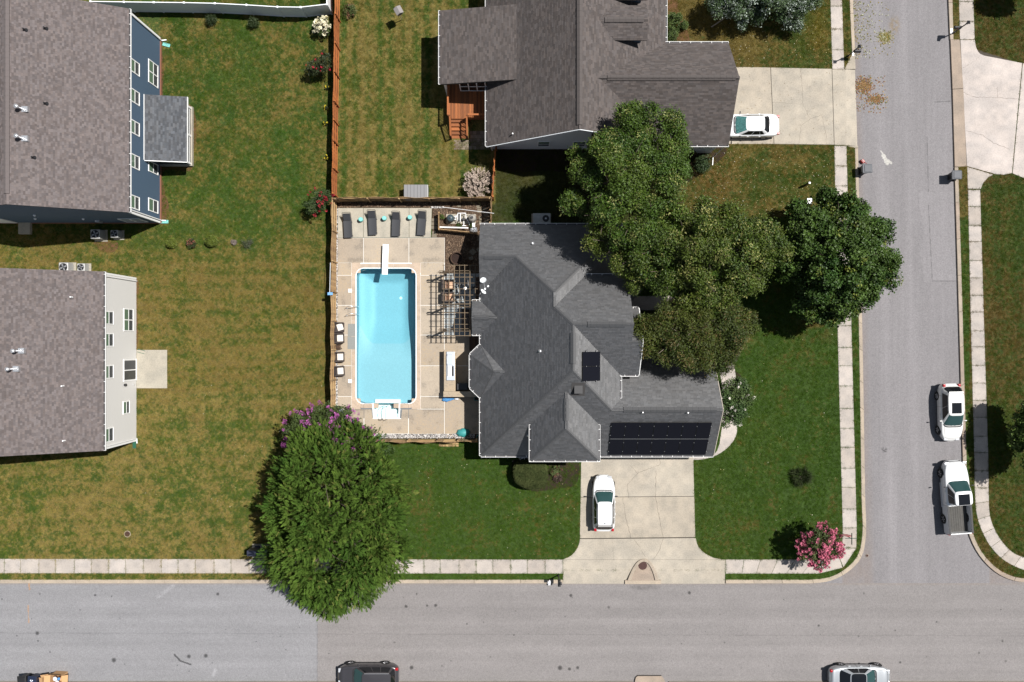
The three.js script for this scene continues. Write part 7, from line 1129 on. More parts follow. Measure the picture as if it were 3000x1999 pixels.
{ // covers, inlet, utility things
  std('castIron', rgb(0.06, 0.028, 0.024), { roughness: 0.7, metalness: 0.4 });
  const cover = (name, label, u, v, r, y, ring) => { const t = thing(name, label, 'manhole cover', [X(u), y, Z(v)]); if (ring) obj('collar', lathe([[r, 0], [r * 1.22, 0], [r * 1.22, 0.03], [r, 0.03]], 32), M.kerbConcrete, t); const g = [cyl(r * 0.97, r * 0.97, 0.03, 0, 0, 0, 32)]; obj('lid', g, M.castIron, t); const b = []; for (let k = 1; k < 4; k++) { const q = new THREE.TorusGeometry(r * 0.24 * k, 0.008, 5, 32); q.rotateX(Math.PI / 2); q.translate(0, 0.031, 0); b.push(q); } for (let k = 0; k < 12; k++) { const a = k * Math.PI / 6; b.push(bar([Math.cos(a) * r * 0.25, 0.03, Math.sin(a) * r * 0.25], [Math.cos(a) * r * 0.9, 0.03, Math.sin(a) * r * 0.9], 0.007, 5)); } obj('tread_pattern', b, M.castIron, t); };
  cover('manhole_cover', 'rusty round manhole cover inside the arched drain kerb', 1883, 1657, 0.36, 0.03, false); cover('manhole_cover', 'rusty round utility cover with collar in the left lawn', 373, 1565, 0.22, 0.0, true); cover('valve_cover', 'small round valve cover in the asphalt at the corner', 2542.5, 1629.5, 0.1, -0.12, true);
  const d = setting('storm_inlet'); const arch = spline([[1838, 1700], [1846, 1680], [1856, 1660], [1870, 1643], [1886, 1637.5], [1902, 1643], [1915, 1660], [1924, 1680], [1929, 1700]], 4), inn = spline([[1848, 1700], [1855, 1682], [1864, 1664], [1874, 1650], [1886, 1645], [1897, 1650], [1907, 1664], [1914, 1682], [1919, 1700]], 4);
  for (let k = 0; k < 8; k++) { const a = arch.slice(k * 4, k * 4 + 5), b = inn.slice(k * 4, k * 4 + 5).reverse(); obj('kerb_stone', slab(plan([...a, ...b]), 0.14, 0.3, [], 0.02), M.kerbConcrete2, d); }
  obj('inlet_floor', slab(plan([...inn, [1936, 1700], [1936, 1711], [1832, 1711], [1832, 1700]]), 0.03, 0.2, [], 0.005), M.apronConcrete, d); obj('inlet_lip', [slab(plan([[1831, 1701], [1937, 1701], [1937, 1711.5], [1831, 1711.5]]), 0.055, 0.1, [], 0.01)], M.kerbConcrete, d); obj('inlet_mouth', box(X(1845), X(1923), -0.12, -0.02, Z(1712), Z(1712.6)), M.blackPlastic, d);
  const e = setting('storm_inlet'); obj('inlet_lip', slab(plan([[1863, 1985], [1868, 1981], [1938, 1981], [1948, 1996], [1948, 2010], [1860, 2010], [1860, 1996]]), 0.05, 0.2, [], 0.01), M.apronConcrete, e); obj('inlet_mouth', box(X(1868), X(1938), -0.11, 0.0, Z(1980.2), Z(1980.8)), M.blackPlastic, e);
  const p = thing('utility_pedestal', 'slim utility marker post with white cap in the side lawn', 'utility post', [X(2359), 0, Z(543)]); obj('shaft', [box(-0.07, 0.07, 0, 0.95, -0.06, 0.06)], M.darkMetal, p); obj('cap', rbox(0.16, 0.1, 0.14, 0.02, 0, 0.98, 0), M.pvcWhite, p);
  const q = thing('utility_box', 'small grey utility box beside the round maple crown', 'utility box', [X(2366), 0, Z(592)]); obj('cabinet', rbox(0.34, 0.45, 0.4, 0.03, 0, 0.22, 0), M.acGrey, q); obj('lid', rbox(0.38, 0.05, 0.44, 0.02, 0, 0.46, 0), M.pvcWhite, q);
  const b = thing('paper_bag', 'crumpled white bag on the kerb by the mailbox lamp', 'litter', [X(1609), 0.02, Z(1708)]); const g = new THREE.IcosahedronGeometry(0.17, 2), v = g.attributes.position; for (let k = 0; k < v.count; k++) { const s = 0.7 + 0.7 * fbm(v.getX(k) * 12 + 4, v.getZ(k) * 12 + v.getY(k) * 6, 2); v.setXYZ(k, v.getX(k) * s * 0.8, v.getY(k) * s * 0.5 + 0.05, v.getZ(k) * s * 1.1); } g.computeVertexNormals(); obj('bag', g, M.towelWhite, b); obj('bag_tie', rbox(0.05, 0.05, 0.1, 0.01, 0, 0.08, -0.18), M.towelWhite, b);
  const sb = (label, u, v, turn, m) => { const t = thing('splash_block', label, 'splash block', [X(u), 0, Z(v)], turn, 'splash blocks under downspouts'); obj('tray', [rbox(0.26, 0.03, 0.62, 0.012, 0, 0.02, 0)], m, t); obj('tray_edge', [rbox(0.03, 0.07, 0.62, 0.012, -0.12, 0.05, 0), rbox(0.03, 0.07, 0.62, 0.012, 0.12, 0.05, 0)], m, t); };
  sb('teal splash block at the far corner of blue house', 487, 132, 1.3, M.tealLight); sb('teal splash block at the air conditioner corner of blue house', 482, 650, E90, M.tealLight); sb('dark green splash block lying on the small patio', 414, 1030, 1.3, M.darkGreen); sb('dark green splash block at the lower corner of white house', 394, 1303, 0, M.darkGreen);
  const gz = thing('garden_gate_step', 'small brick path of tan pavers outside the pool gate', 'pavers'); for (let k = 0; k < 12; k++) obj('paver', slab(plan([[1286 + (k % 6) * 9.7, 1297 + Math.floor(k / 6) * 6], [1295 + (k % 6) * 9.7, 1297 + Math.floor(k / 6) * 6], [1295 + (k % 6) * 9.7, 1302.5 + Math.floor(k / 6) * 6], [1286 + (k % 6) * 9.7, 1302.5 + Math.floor(k / 6) * 6]]), 0.025, 0.05, [], 0.006), W_TAN[k % 3], gz); for (let k = 0; k < 5; k++) obj('paver', slab(plan([[1297 + k * 10, 1274], [1306 + k * 10, 1274], [1306 + k * 10, 1284], [1297 + k * 10, 1284]]), 0.035, 0.05, [], 0.006), W_TAN[k % 3], gz);
}
// ================================================================ VEGETATION
phy('leafMat', rgb(1, 1, 1), { roughness: 0.5, specularIntensity: 0.45, side: THREE.DoubleSide, vertexColors: true }); phy('leafMatte', rgb(1, 1, 1), { roughness: 0.9, specularIntensity: 0.15, side: THREE.DoubleSide, vertexColors: true }); phy('petal', rgb(1, 1, 1), { roughness: 0.85, specularIntensity: 0.4, side: THREE.DoubleSide, vertexColors: true });
phy('turf', rgb(1, 1, 1), { roughness: 0.95, specularIntensity: 0.1, side: THREE.DoubleSide });
function kite(base, dir, up, L, w, fold, out) {         // one leaf: two triangles folded along the midrib... four corners
  const s = dir.clone().cross(up).normalize(), n = s.clone().cross(dir).normalize(), m = base.clone().addScaledVector(dir, L * 0.45), t = base.clone().addScaledVector(dir, L).addScaledVector(n, -fold * L * 0.4);
  const a = m.clone().addScaledVector(s, w / 2).addScaledVector(n, fold * w), b = m.clone().addScaledVector(s, -w / 2).addScaledVector(n, fold * w);
  out.push(base.x, base.y, base.z, a.x, a.y, a.z, t.x, t.y, t.z, b.x, b.y, b.z);
}
const fromPos = p => { const g = new THREE.BufferGeometry(); g.setAttribute('position', new THREE.Float32BufferAttribute(p, 3)); const ix = []; for (let i = 0; i < p.length / 3; i += 4) ix.push(i, i + 1, i + 2, i, i + 2, i + 3); g.setIndex(ix); g.computeVertexNormals(); return g; };
function leafCluster(n, R, L, w, seed, fold = 0.25) {    // a twig's worth of leaves, mostly facing local +y
  const r = rng(seed), p = []; for (let i = 0; i < n; i++) { const d = new THREE.Vector3(r() - 0.5, (r() - 0.35) * 0.8, r() - 0.5).normalize(), b = new THREE.Vector3((r() - 0.5) * 2 * R, (r() - 0.5) * R, (r() - 0.5) * 2 * R), up = new THREE.Vector3((r() - 0.5) * 0.9, 1, (r() - 0.5) * 0.9).normalize(); kite(b, d, up, L * (0.7 + 0.6 * r()), w * (0.7 + 0.6 * r()), fold, p); } return fromPos(p);
}
function spray(seed, L = 0.6, n = 9) {                   // a flat feathery conifer spray along +y
  const r = rng(seed), p = [], Y = new THREE.Vector3(0, 1, 0); for (let i = 0; i < n; i++) { const t = i / n, s = i % 2 ? 1 : -1, b = new THREE.Vector3(0, L * t * 0.8, 0), d = new THREE.Vector3(s * (0.75 - 0.45 * t), 0.75, (r() - 0.5) * 0.5).normalize(); kite(b, d, new THREE.Vector3(0, 0.1, 1), L * (0.42 - 0.22 * t), L * 0.13, 0.2, p); } kite(new THREE.Vector3(0, L * 0.5, 0), Y, new THREE.Vector3(0, 0, 1), L * 0.5, L * 0.12, 0.2, p); return fromPos(p);
}
function blades(n, H, w, spread, seed, droop = 0.4) { const r = rng(seed), p = []; for (let i = 0; i < n; i++) { const a = r() * 6.283, o = Math.sqrt(r()) * spread, b = new THREE.Vector3(Math.cos(a) * o, 0, Math.sin(a) * o), q = r() * 6.283, d = new THREE.Vector3(Math.cos(q) * droop, 1, Math.sin(q) * droop).normalize(); kite(b, d, new THREE.Vector3(Math.cos(q), 0.2, Math.sin(q)), H * (0.6 + 0.7 * r()), w, 0.1, p); } return fromPos(p); }
function panicle(seed, n = 34, R = 0.13, H = 0.3) { const r = rng(seed), p = []; for (let i = 0; i < n; i++) { const t = r(), a = r() * 6.283, o = R * (1 - t * 0.75) * (0.5 + 0.5 * r()), b = new THREE.Vector3(Math.cos(a) * o, t * H, Math.sin(a) * o), d = new THREE.Vector3(Math.cos(a), 0.5 + r(), Math.sin(a)).normalize(); kite(b, d, new THREE.Vector3(r() - 0.5, 1, r() - 0.5).normalize(), 0.09, 0.08, 0.3, p); } return fromPos(p); }
const lobe = (u, v, h, r, f = 0.8) => ({ x: X(u, h), y: h, z: Z(v, h), r: r / 36 * (1 - h / CAM_H), f });
function foliage(tree, name, lobes, n, geos, mat, seed, o = {}) {   // leaves gather in tufts that sit on the lobes of the crown, with gaps between
  const r = rng(seed), list = [], tot = lobes.reduce((s, l) => s + l.r * l.r, 0), up = new THREE.Vector3(0, 1, 0), q = new THREE.Quaternion(), q2 = new THREE.Quaternion(), d = new THREE.Vector3(), c = o.color;
  const cx = lobes.reduce((s, l) => s + l.x * l.r * l.r, 0) / tot, cz = lobes.reduce((s, l) => s + l.z * l.r * l.r, 0) / tot, tufts = [];
  lobes.forEach((l, i) => {
    const pr = o.tuft ? Math.min(o.tuft, l.r * 0.5) : l.r, k = o.tuft ? Math.max(3, Math.round((o.fill || 2.3) * (l.r / pr) ** 2)) : 1;
    for (let j = 0; j < k; j++) {
      if (!o.tuft) { tufts.push({ x: l.x, y: l.y, z: l.z, r: l.r, f: l.f, w: l.r * l.r, whole: true, i }); break; }
      const a = r() * 6.2832, y = 1 - 1.75 * Math.pow(r(), o.top || 0.9), s = Math.sqrt(Math.max(0, 1 - y * y)), e = l.r * (0.62 + 0.36 * r()) - pr * 0.25, x = l.x + Math.cos(a) * s * e, yy = l.y + y * e * l.f, z = l.z + Math.sin(a) * s * e;
      let inn = false; for (let m = 0; m < lobes.length; m++) if (m !== i) { const t = lobes[m]; if (Math.hypot(x - t.x, (yy - t.y) / t.f, z - t.z) < t.r * 0.6) { inn = true; break; } } if (inn) continue;
      const R = pr * (0.6 + 0.75 * r()); tufts.push({ x, y: yy, z, r: R, f: 0.75, w: R * R, i, tone: r() });
    }
  });
  const tw = tufts.reduce((s, t) => s + t.w, 0), cum = []; tufts.reduce((s, t, i) => (cum[i] = s + t.w), 0);
  for (let made = 0, tries = 0; made < n && tries < n * 5; tries++) {
    const k = r() * tw; let lo = 0, hi = tufts.length - 1; while (lo < hi) { const m = (lo + hi) >> 1; if (cum[m] < k) lo = m + 1; else hi = m; }
    const l = tufts[lo], a = r() * 6.2832; let y = 1 - 2 * Math.pow(r(), l.whole ? (o.top || 0.75) : 0.95); if (o.minY !== undefined && y < o.minY) y = o.minY + (1 - o.minY) * r();
    const s = Math.sqrt(1 - y * y); d.set(s * Math.cos(a), y, s * Math.sin(a));
    const bump = l.whole ? 0.72 + 0.5 * fbm(l.x * 3 + d.x * (o.lump || 1.7) + 20 + l.i * 3.1, l.z * 3 + d.z * (o.lump || 1.7) + d.y * 2 + l.i * 7.7, 3) : 0.8 + 0.4 * r(), rr = l.r * bump * (1 - (o.depth || 0.45) * Math.pow(r(), 1.8));
    const x = l.x + d.x * rr, yy = l.y + d.y * rr * l.f, z = l.z + d.z * rr; if (yy < (o.floor ?? 0.25)) continue;
    if (o.spray) { const ax = x - cx, az = z - cz; d.set(d.x * 0.9 + ax * 0.1 * (o.out ?? 1), d.y * 0.5 + (o.lift ?? 0.55), d.z * 0.9 + az * 0.1 * (o.out ?? 1)); d.x += (r() - 0.5) * 0.8; d.y += (r() - 0.5) * 0.5; d.z += (r() - 0.5) * 0.8; d.normalize(); }
    else { d.y += 0.6; d.x += (r() - 0.5) * 1.1; d.z += (r() - 0.5) * 1.1; d.normalize(); }
    q.setFromUnitVectors(up, d); q2.setFromAxisAngle(up, r() * 6.2832); q.multiply(q2); const sc = (o.size || 1) * (0.7 + 0.6 * r());
    const t = 0.6 * fbm(x * 0.7 + 5, z * 0.7 + yy, 3) + 0.4 * (l.tone ?? 0.5), e = 1 + (o.vary || 0.35) * (r() - 0.5) * 2; let k3 = mix3(c[0], c[1], clamp(t * 1.5 - 0.25 + 0.25 * (r() - 0.5))); if (c[2] && r() < (o.third || 0.1)) k3 = c[2];
    list.push([geos[made % geos.length], new THREE.Matrix4().compose(new THREE.Vector3(x, yy, z), q, new THREE.Vector3(sc, sc, sc)), [k3[0] * e, k3[1] * e, k3[2] * e]]); made++;
  }
  return bake(name, list, mat, tree);
}
function trunkTo(tree, base, lobes, r0, mat, fork = 0.35, limbs = 99) {
  const g = [], B = new THREE.Vector3(base[0], -0.05, base[1]), tot = lobes.reduce((s, l) => s + l.r, 0), C = new THREE.Vector3(lobes.reduce((s, l) => s + l.x * l.r, 0) / tot, lobes.reduce((s, l) => s + l.y * l.r, 0) / tot, lobes.reduce((s, l) => s + l.z * l.r, 0) / tot), F = B.clone().lerp(C, fork);
  const taper = (pts, ra, rb, n = 10) => { const cu = new THREE.CatmullRomCurve3(pts), t = new THREE.TubeGeometry(cu, n, 1, 7, false), p = t.attributes.position; for (let i = 0; i < p.count; i++) { const k = Math.floor(i / 8) / n, o = cu.getPointAt(clamp(k)), rr = mix(ra, rb, k); p.setXYZ(i, o.x + (p.getX(i) - o.x) * rr, o.y + (p.getY(i) - o.y) * rr, o.z + (p.getZ(i) - o.z) * rr); } t.computeVertexNormals(); return t; };
  g.push(taper([B, B.clone().lerp(F, 0.5).add(new THREE.Vector3(0.05, 0, 0.04)), F], r0 * 1.25, r0 * 0.8)); obj('trunk', g, mat, tree);
  const br = []; lobes.slice(0, limbs).forEach((l, i) => { const T = new THREE.Vector3(l.x, l.y + l.r * 0.2, l.z), mid = F.clone().lerp(T, 0.5); mid.y -= 0.25 * F.distanceTo(T) * 0.3; br.push(taper([F.clone().lerp(B, 0.04 * (i % 4)), mid, T], r0 * 0.5, r0 * 0.1)); for (let k = 0; k < 4; k++) { const a = i * 2.1 + k * 1.57, e = T.clone().add(new THREE.Vector3(Math.cos(a) * l.r * 0.75, l.r * 0.25, Math.sin(a) * l.r * 0.75)); br.push(taper([mid.clone().lerp(T, 0.3 + 0.15 * k), mid.clone().lerp(T, 0.7).lerp(e, 0.5), e], r0 * 0.16, r0 * 0.04, 6)); } });
  obj('limbs', br, mat, tree);
}
const LG = { oak: [1, 2, 3].map(k => leafCluster(20, 0.3, 0.14, 0.08, 200 + k)), maple: [1, 2, 3].map(k => leafCluster(19, 0.26, 0.155, 0.13, 210 + k)), fine: [1, 2].map(k => leafCluster(22, 0.3, 0.17, 0.045, 220 + k)), small: [1, 2].map(k => leafCluster(14, 0.16, 0.11, 0.06, 230 + k)), spray: [1, 2, 3].map(k => spray(240 + k)), tiny: [1, 2].map(k => leafCluster(16, 0.09, 0.05, 0.032, 250 + k)) };
const K = (r, g, b) => [r, g, b];
// ---------------------------------------------------------------- the big broadleaf trees
{
  const t = thing('oak_tree', 'tall green oak towering between the two shingled houses', 'tree');
  const L = [lobe(1893, 352, 9.4, 58), lobe(1835, 392, 9.2, 66), lobe(1950, 392, 9.2, 62), lobe(1778, 455, 8.8, 62), lobe(1850, 465, 10, 80), lobe(1945, 470, 9.6, 66), lobe(1985, 440, 8.4, 44), lobe(1728, 525, 8, 56), lobe(1790, 560, 9.6, 78), lobe(1905, 555, 9.6, 78), lobe(1975, 540, 8.6, 52), lobe(1705, 590, 7.2, 44), lobe(1760, 640, 8.8, 68), lobe(1860, 645, 9.2, 80), lobe(1960, 615, 8.8, 56), lobe(1700, 470, 7, 40)];
  trunkTo(t, [8.4, -12.2], L, 0.34, M.bark); foliage(t, 'crown', L, 7600, LG.oak, M.leafMat, 301, { color: [K(0.023, 0.052, 0.006), K(0.056, 0.088, 0.011), K(0.13, 0.14, 0.04)], third: 0.08, size: 1, tuft: 0.78, depth: 0.5, fill: 1.3, vary: 0.42 });
  const t2 = thing('oak_tree', 'spreading yellow green oak beside the round maple', 'tree');
  const L2 = [lobe(1775, 705, 7.6, 56), lobe(1845, 735, 8.2, 66), lobe(1925, 720, 8.8, 76), lobe(1950, 800, 8, 66), lobe(1865, 795, 7, 46), lobe(2010, 690, 9, 66), lobe(2075, 730, 9.8, 84), lobe(2060, 650, 8.6, 52), lobe(2060, 810, 8.6, 72), lobe(2150, 730, 9.6, 72), lobe(2140, 650, 8.4, 50), lobe(2215, 705, 9, 62), lobe(2272, 715, 8.4, 46), lobe(2180, 795, 8.4, 60), lobe(2120, 860, 7.6, 56), lobe(2035, 875, 7.2, 50), lobe(2240, 765, 8, 44)];
  trunkTo(t2, [13.2, -6.6], L2, 0.36, M.bark); foliage(t2, 'crown', L2, 7800, LG.oak, M.leafMat, 302, { color: [K(0.028, 0.052, 0.006), K(0.066, 0.088, 0.012), K(0.15, 0.15, 0.045)], third: 0.09, size: 1, tuft: 0.74, depth: 0.5, fill: 1.3, vary: 0.42 });
  const t3 = thing('willow_oak', 'olive brown fine leaved tree leaning over the garage roof edge', 'tree');
  const L3 = [lobe(1915, 965, 6.4, 48), lobe(1985, 930, 7, 54), lobe(2050, 960, 7.4, 62), lobe(2125, 925, 7, 52), lobe(2150, 985, 6.6, 48), lobe(1955, 1020, 6.8, 46), lobe(2035, 1035, 6.8, 52), lobe(2105, 1040, 6.2, 46), lobe(2185, 950, 5.8, 30), lobe(1900, 1015, 6, 30), lobe(2000, 985, 7.4, 48)];
  trunkTo(t3, [13.0, -1.2], L3, 0.22, M.paleBark, 0.3); foliage(t3, 'crown', L3, 4000, LG.fine, M.leafMat, 303, { color: [K(0.028, 0.044, 0.007), K(0.06, 0.074, 0.013), K(0.1, 0.078, 0.026)], third: 0.12, size: 1.1, depth: 0.6, tuft: 0.6, fill: 2 });
  const t4 = thing('maple_tree', 'round deep green maple beside the side street path', 'tree');
  const L4 = [lobe(2465, 750, 6.2, 112), lobe(2385, 690, 5.8, 76), lobe(2470, 645, 5.6, 76), lobe(2550, 705, 5.4, 70), lobe(2560, 800, 5, 66), lobe(2490, 850, 5, 76), lobe(2405, 830, 5.2, 72), lobe(2425, 598, 4.6, 38), lobe(2345, 625, 4.2, 36), lobe(2360, 890, 3.8, 44), lobe(2430, 905, 3.8, 40), lobe(2592, 755, 4.4, 34), lobe(2540, 640, 4.6, 38), lobe(2330, 760, 4.6, 50)];
  trunkTo(t4, [23.0, -5.8], L4, 0.26, M.bark, 0.3); foliage(t4, 'crown', L4, 6000, LG.maple, M.leafMat, 304, { color: [K(0.02, 0.05, 0.008), K(0.05, 0.082, 0.014), K(0.1, 0.12, 0.02)], third: 0.03, size: 1.05, depth: 0.45, tuft: 0.55 });
  const t5 = thing('cypress_tree', 'huge bushy evergreen cypress between lawn and main road', 'tree');
  const L5 = [lobe(985, 1331, 5, 98, 1), lobe(901, 1341, 4.4, 71, 1), lobe(1064, 1336, 4.4, 66, 1), lobe(1106, 1406, 4.4, 60, 1), lobe(927, 1406, 6, 111, 1.1), lobe(1038, 1411, 6, 107, 1.1), lobe(964, 1511, 7.2, 137, 1.1), lobe(1069, 1506, 6.4, 107, 1.1), lobe(875, 1496, 4.8, 90, 1.1), lobe(927, 1626, 6.6, 128, 1.1), lobe(1048, 1616, 6.2, 116, 1.1), lobe(862, 1611, 4.2, 77, 1.1), lobe(961, 1721, 4.6, 90, 1.1), lobe(1043, 1698, 4.4, 79, 1.1), lobe(885, 1711, 3.8, 60, 1.1), lobe(1116, 1576, 4.6, 75, 1.1), lobe(1122, 1461, 4.4, 64, 1.1), lobe(849, 1406, 3.8, 60, 1), lobe(1132, 1641, 3.6, 51, 1), lobe(1080, 1371, 4, 62, 1)];
  trunkTo(t5, [-13, 13.6], L5, 0.3, M.bark, 0.4); foliage(t5, 'crown', L5, 25000, LG.spray, M.leafMatte, 305, { color: [K(0.03, 0.066, 0.01), K(0.07, 0.112, 0.018), K(0.11, 0.125, 0.03)], third: 0.06, size: 0.72, vary: 0.3, spray: true, depth: 0.55, tuft: 0.8, fill: 2.3, top: 0.95, out: 1.2, lift: 0.5 });
}
// ---------------------------------------------------------------- crape myrtles
function crape(label, base, L, n, seed, colors, blooms, bn, o = {}) {
  const t = thing('crape_myrtle', label, 'flowering tree'); trunkTo(t, base, L, 0.07, M.paleBark, 0.25); foliage(t, 'crown', L, n, LG.small, M.leafMat, seed, { color: colors, size: o.size || 1.25, depth: 0.6, vary: 0.3, tuft: 0.45 });
  foliage(t, 'blossoms', L.map(l => ({ ...l, r: l.r * 1.08 })), bn, [panicle(seed + 1), panicle(seed + 2)], M.petal, seed + 3, { color: blooms, size: o.bloom || 1, depth: 0.12, vary: 0.25, minY: -0.05, spray: true, out: 0.6, lift: 0.4 }); return t;
}
crape('purple flowering crape myrtle behind the evergreen at the pool corner', [X(965), Z(1262)], [lobe(880, 1262, 3.2, 50), lobe(945, 1238, 3.6, 52), lobe(1005, 1248, 3.5, 48), lobe(1055, 1278, 3.2, 42), lobe(925, 1300, 3.2, 52), lobe(1085, 1298, 2.6, 20), lobe(856, 1290, 2.8, 24), lobe(990, 1318, 4.2, 42), lobe(975, 1280, 3.6, 40)], 1700, 321, [K(0.03, 0.05, 0.014), K(0.06, 0.085, 0.022)], [K(0.24, 0.055, 0.2), K(0.36, 0.11, 0.3)], 220, { bloom: 1 });
crape('bright pink flowering crape myrtle at the street corner path', [X(2388), Z(1588)], [lobe(2400, 1588, 2.7, 36), lobe(2372, 1618, 2.4, 28), lobe(2432, 1608, 2.4, 30), lobe(2398, 1638, 2.2, 26), lobe(2360, 1585, 2.2, 22), lobe(2440, 1580, 2.2, 20), lobe(2415, 1555, 2.2, 18)], 760, 331, [K(0.03, 0.05, 0.014), K(0.07, 0.085, 0.026)], [K(0.42, 0.08, 0.15), K(0.56, 0.19, 0.26)], 190, { bloom: 1.05, size: 1.1 });
crape('white flowering crape myrtle beside the garage gable end', [X(2140), Z(1180)], [lobe(2140, 1150, 2.9, 34), lobe(2158, 1185, 2.8, 36), lobe(2142, 1218, 2.5, 30), lobe(2168, 1135, 2.3, 24), lobe(2182, 1168, 2.3, 24), lobe(2120, 1180, 3, 26)], 950, 341, [K(0.03, 0.06, 0.018), K(0.07, 0.1, 0.03)], [K(0.62, 0.6, 0.52), K(0.7, 0.66, 0.6)], 26, { bloom: 0.7 });
crape('young crape myrtle with a few red blooms leaning off the orange fence', [X(945), Z(182)], [lobe(940, 178, 1.8, 22), lobe(918, 195, 1.6, 22), lobe(950, 200, 1.5, 16), lobe(905, 212, 1.2, 14), lobe(945, 160, 1.6, 12)], 330, 351, [K(0.018, 0.028, 0.01), K(0.04, 0.05, 0.018)], [K(0.34, 0.01, 0.03), K(0.45, 0.02, 0.05)], 8, { bloom: 0.6, size: 0.9 });
crape('red flowering crape myrtle shrub at the pool fence corner', [X(935), Z(592)], [lobe(930, 580, 1.8, 24), lobe(915, 605, 1.5, 20), lobe(945, 600, 1.6, 20), lobe(955, 575, 1.6, 16)], 420, 361, [K(0.02, 0.042, 0.012), K(0.045, 0.065, 0.02)], [K(0.22, 0.012, 0.02), K(0.32, 0.03, 0.045)], 24, { bloom: 0.7, size: 0.9 });
// ---------------------------------------------------------------- trees at the edges of the lot
{
  const t = thing('silver_tree', 'fallen limb heap of silver backed leaves on neighbour front lawn', 'tree'); const L = [lobe(2115, 5, 2.2, 38), lobe(2180, 15, 2.4, 42), lobe(2250, -12, 2.8, 48), lobe(2318, 25, 2.4, 44), lobe(2365, 0, 2.4, 34), lobe(2330, 72, 1.2, 22), lobe(2175, 62, 1.1, 18), lobe(2225, 38, 1.8, 24), lobe(2290, -40, 3, 50), lobe(2150, -30, 2.6, 40)];
  trunkTo(t, [X(2240), Z(-30)], L, 0.12, M.paleBark, 0.2); foliage(t, 'crown', L, 2600, LG.oak, M.leafMat, 371, { color: [K(0.02, 0.045, 0.012), K(0.06, 0.09, 0.04), K(0.26, 0.3, 0.26)], third: 0.24, size: 0.9, vary: 0.4, depth: 0.5, tuft: 0.5 });
  const tw = (label, pts, r) => { const b = thing('fallen_branch', label, 'branch'); obj('stick', tube(pts.map(([u, v, y]) => [X(u, y), y, Z(v, y)]), r, 16, 6), M.paleBark, b); obj('twig', tube([[...pts[0]].map((q, i) => i === 0 ? X(pts[0][0], 0.1) : i === 1 ? 0.1 : 0), [X(pts[0][0] + 5), 0.12, Z(pts[0][1] + 2)]].map((p, i) => i ? p : [X(pts[0][0]), 0.1, Z(pts[0][1])]), r * 0.5, 4, 5), M.paleBark, b); };
  tw('long bleached broken branch pointing out of the silver leaf heap', [[2084, 79, 0.08], [2110, 62, 0.2], [2140, 40, 0.5], [2165, 22, 0.9]], 0.05); tw('short curved bleached branch piece on the lawn', [[2210, 65, 0.06], [2225, 56, 0.1], [2240, 54, 0.06]], 0.04);
  const e = thing('street_tree', 'leafy green tree across the side street at the lot edge', 'tree'); const L2 = [lobe(2992, 1248, 3.2, 36), lobe(3015, 1285, 3.6, 46), lobe(2982, 1290, 2.8, 24), lobe(3075, 1260, 4.6, 58), lobe(3070, 1335, 4.6, 58), lobe(3060, 1195, 4.2, 48), lobe(3130, 1300, 5, 62)];
  trunkTo(e, [X(3062), Z(1275)], L2, 0.18, M.bark, 0.3); foliage(e, 'crown', L2, 2600, LG.maple, M.leafMat, 372, { color: [K(0.03, 0.065, 0.012), K(0.075, 0.11, 0.02)], size: 1, tuft: 0.6 });
  const f = thing('street_tree', 'tree shading the top corner lawn beyond the pale driveway', 'tree'); const L3 = [lobe(3085, -115, 4.5, 46), lobe(3130, -130, 5, 60)]; trunkTo(f, [X(3090), Z(-125)], L3, 0.14, M.bark, 0.3); foliage(f, 'crown', L3, 900, LG.maple, M.leafMat, 373, { color: [K(0.03, 0.065, 0.012), K(0.075, 0.11, 0.02)], size: 1, tuft: 0.6 });
}
// ---------------------------------------------------------------- shrubs
function shrub(name, label, cat, u, v, r, h, colors, geo = LG.small, n = 140, o = {}) {
  const t = thing(name, label, cat, [0, 0, 0], 0, o.group), x = X(u, h * 0.5), z = Z(v, h * 0.5), q = rng(n + Math.floor(u)), L = [{ x, y: h * 0.5, z, r: r / 36, f: h * 0.55 / (r / 36) }]; if (o.lumps) for (let k = 0; k < o.lumps; k++) { const a = q() * 6.28; L.push({ x: x + Math.cos(a) * r / 36 * 0.55, y: h * (0.45 + 0.2 * q()), z: z + Math.sin(a) * r / 36 * 0.55, r: r / 36 * 0.55, f: 0.9 }); }
  obj('stems', [...Array(5).keys()].map(k => bar([x + (k - 2) * 0.02, 0, z], [x + Math.cos(k * 1.3) * r / 80, h * 0.6, z + Math.sin(k * 1.3) * r / 80], 0.012, 5)), M.bark, t);
  foliage(t, 'leaves', L, n, geo, o.mat || M.leafMat, 400 + Math.floor(u * 7 + v), { color: colors, size: o.size || 0.8, depth: 0.5, floor: 0.03, vary: o.vary || 0.3, third: o.third, lump: o.lump });
  if (o.blooms) foliage(t, 'blossoms', L.map(l => ({ ...l, r: l.r * 1.06 })), o.blooms[0], [o.blooms[2] || panicle(9, 40, 0.1, 0.12)], M.petal, 500 + Math.floor(u), { color: o.blooms[1], size: o.bsize || 1, depth: 0.08, minY: 0.1, floor: 0.1 });
  return t;
}
const GREEN = [K(0.03, 0.055, 0.014), K(0.065, 0.09, 0.024)], LIME = [K(0.06, 0.085, 0.012), K(0.12, 0.14, 0.02)], DARKG = [K(0.018, 0.032, 0.01), K(0.035, 0.05, 0.016)], RED = [K(0.05, 0.03, 0.018), K(0.09, 0.05, 0.03)];
shrub('hydrangea', 'hydrangea covered with creamy white flower heads against the orange fence', 'shrub', 947, 82, 24, 1.3, GREEN, LG.small, 300, { lumps: 4, blooms: [56, [K(0.62, 0.58, 0.4), K(0.72, 0.68, 0.52)]], bsize: 1.1 });
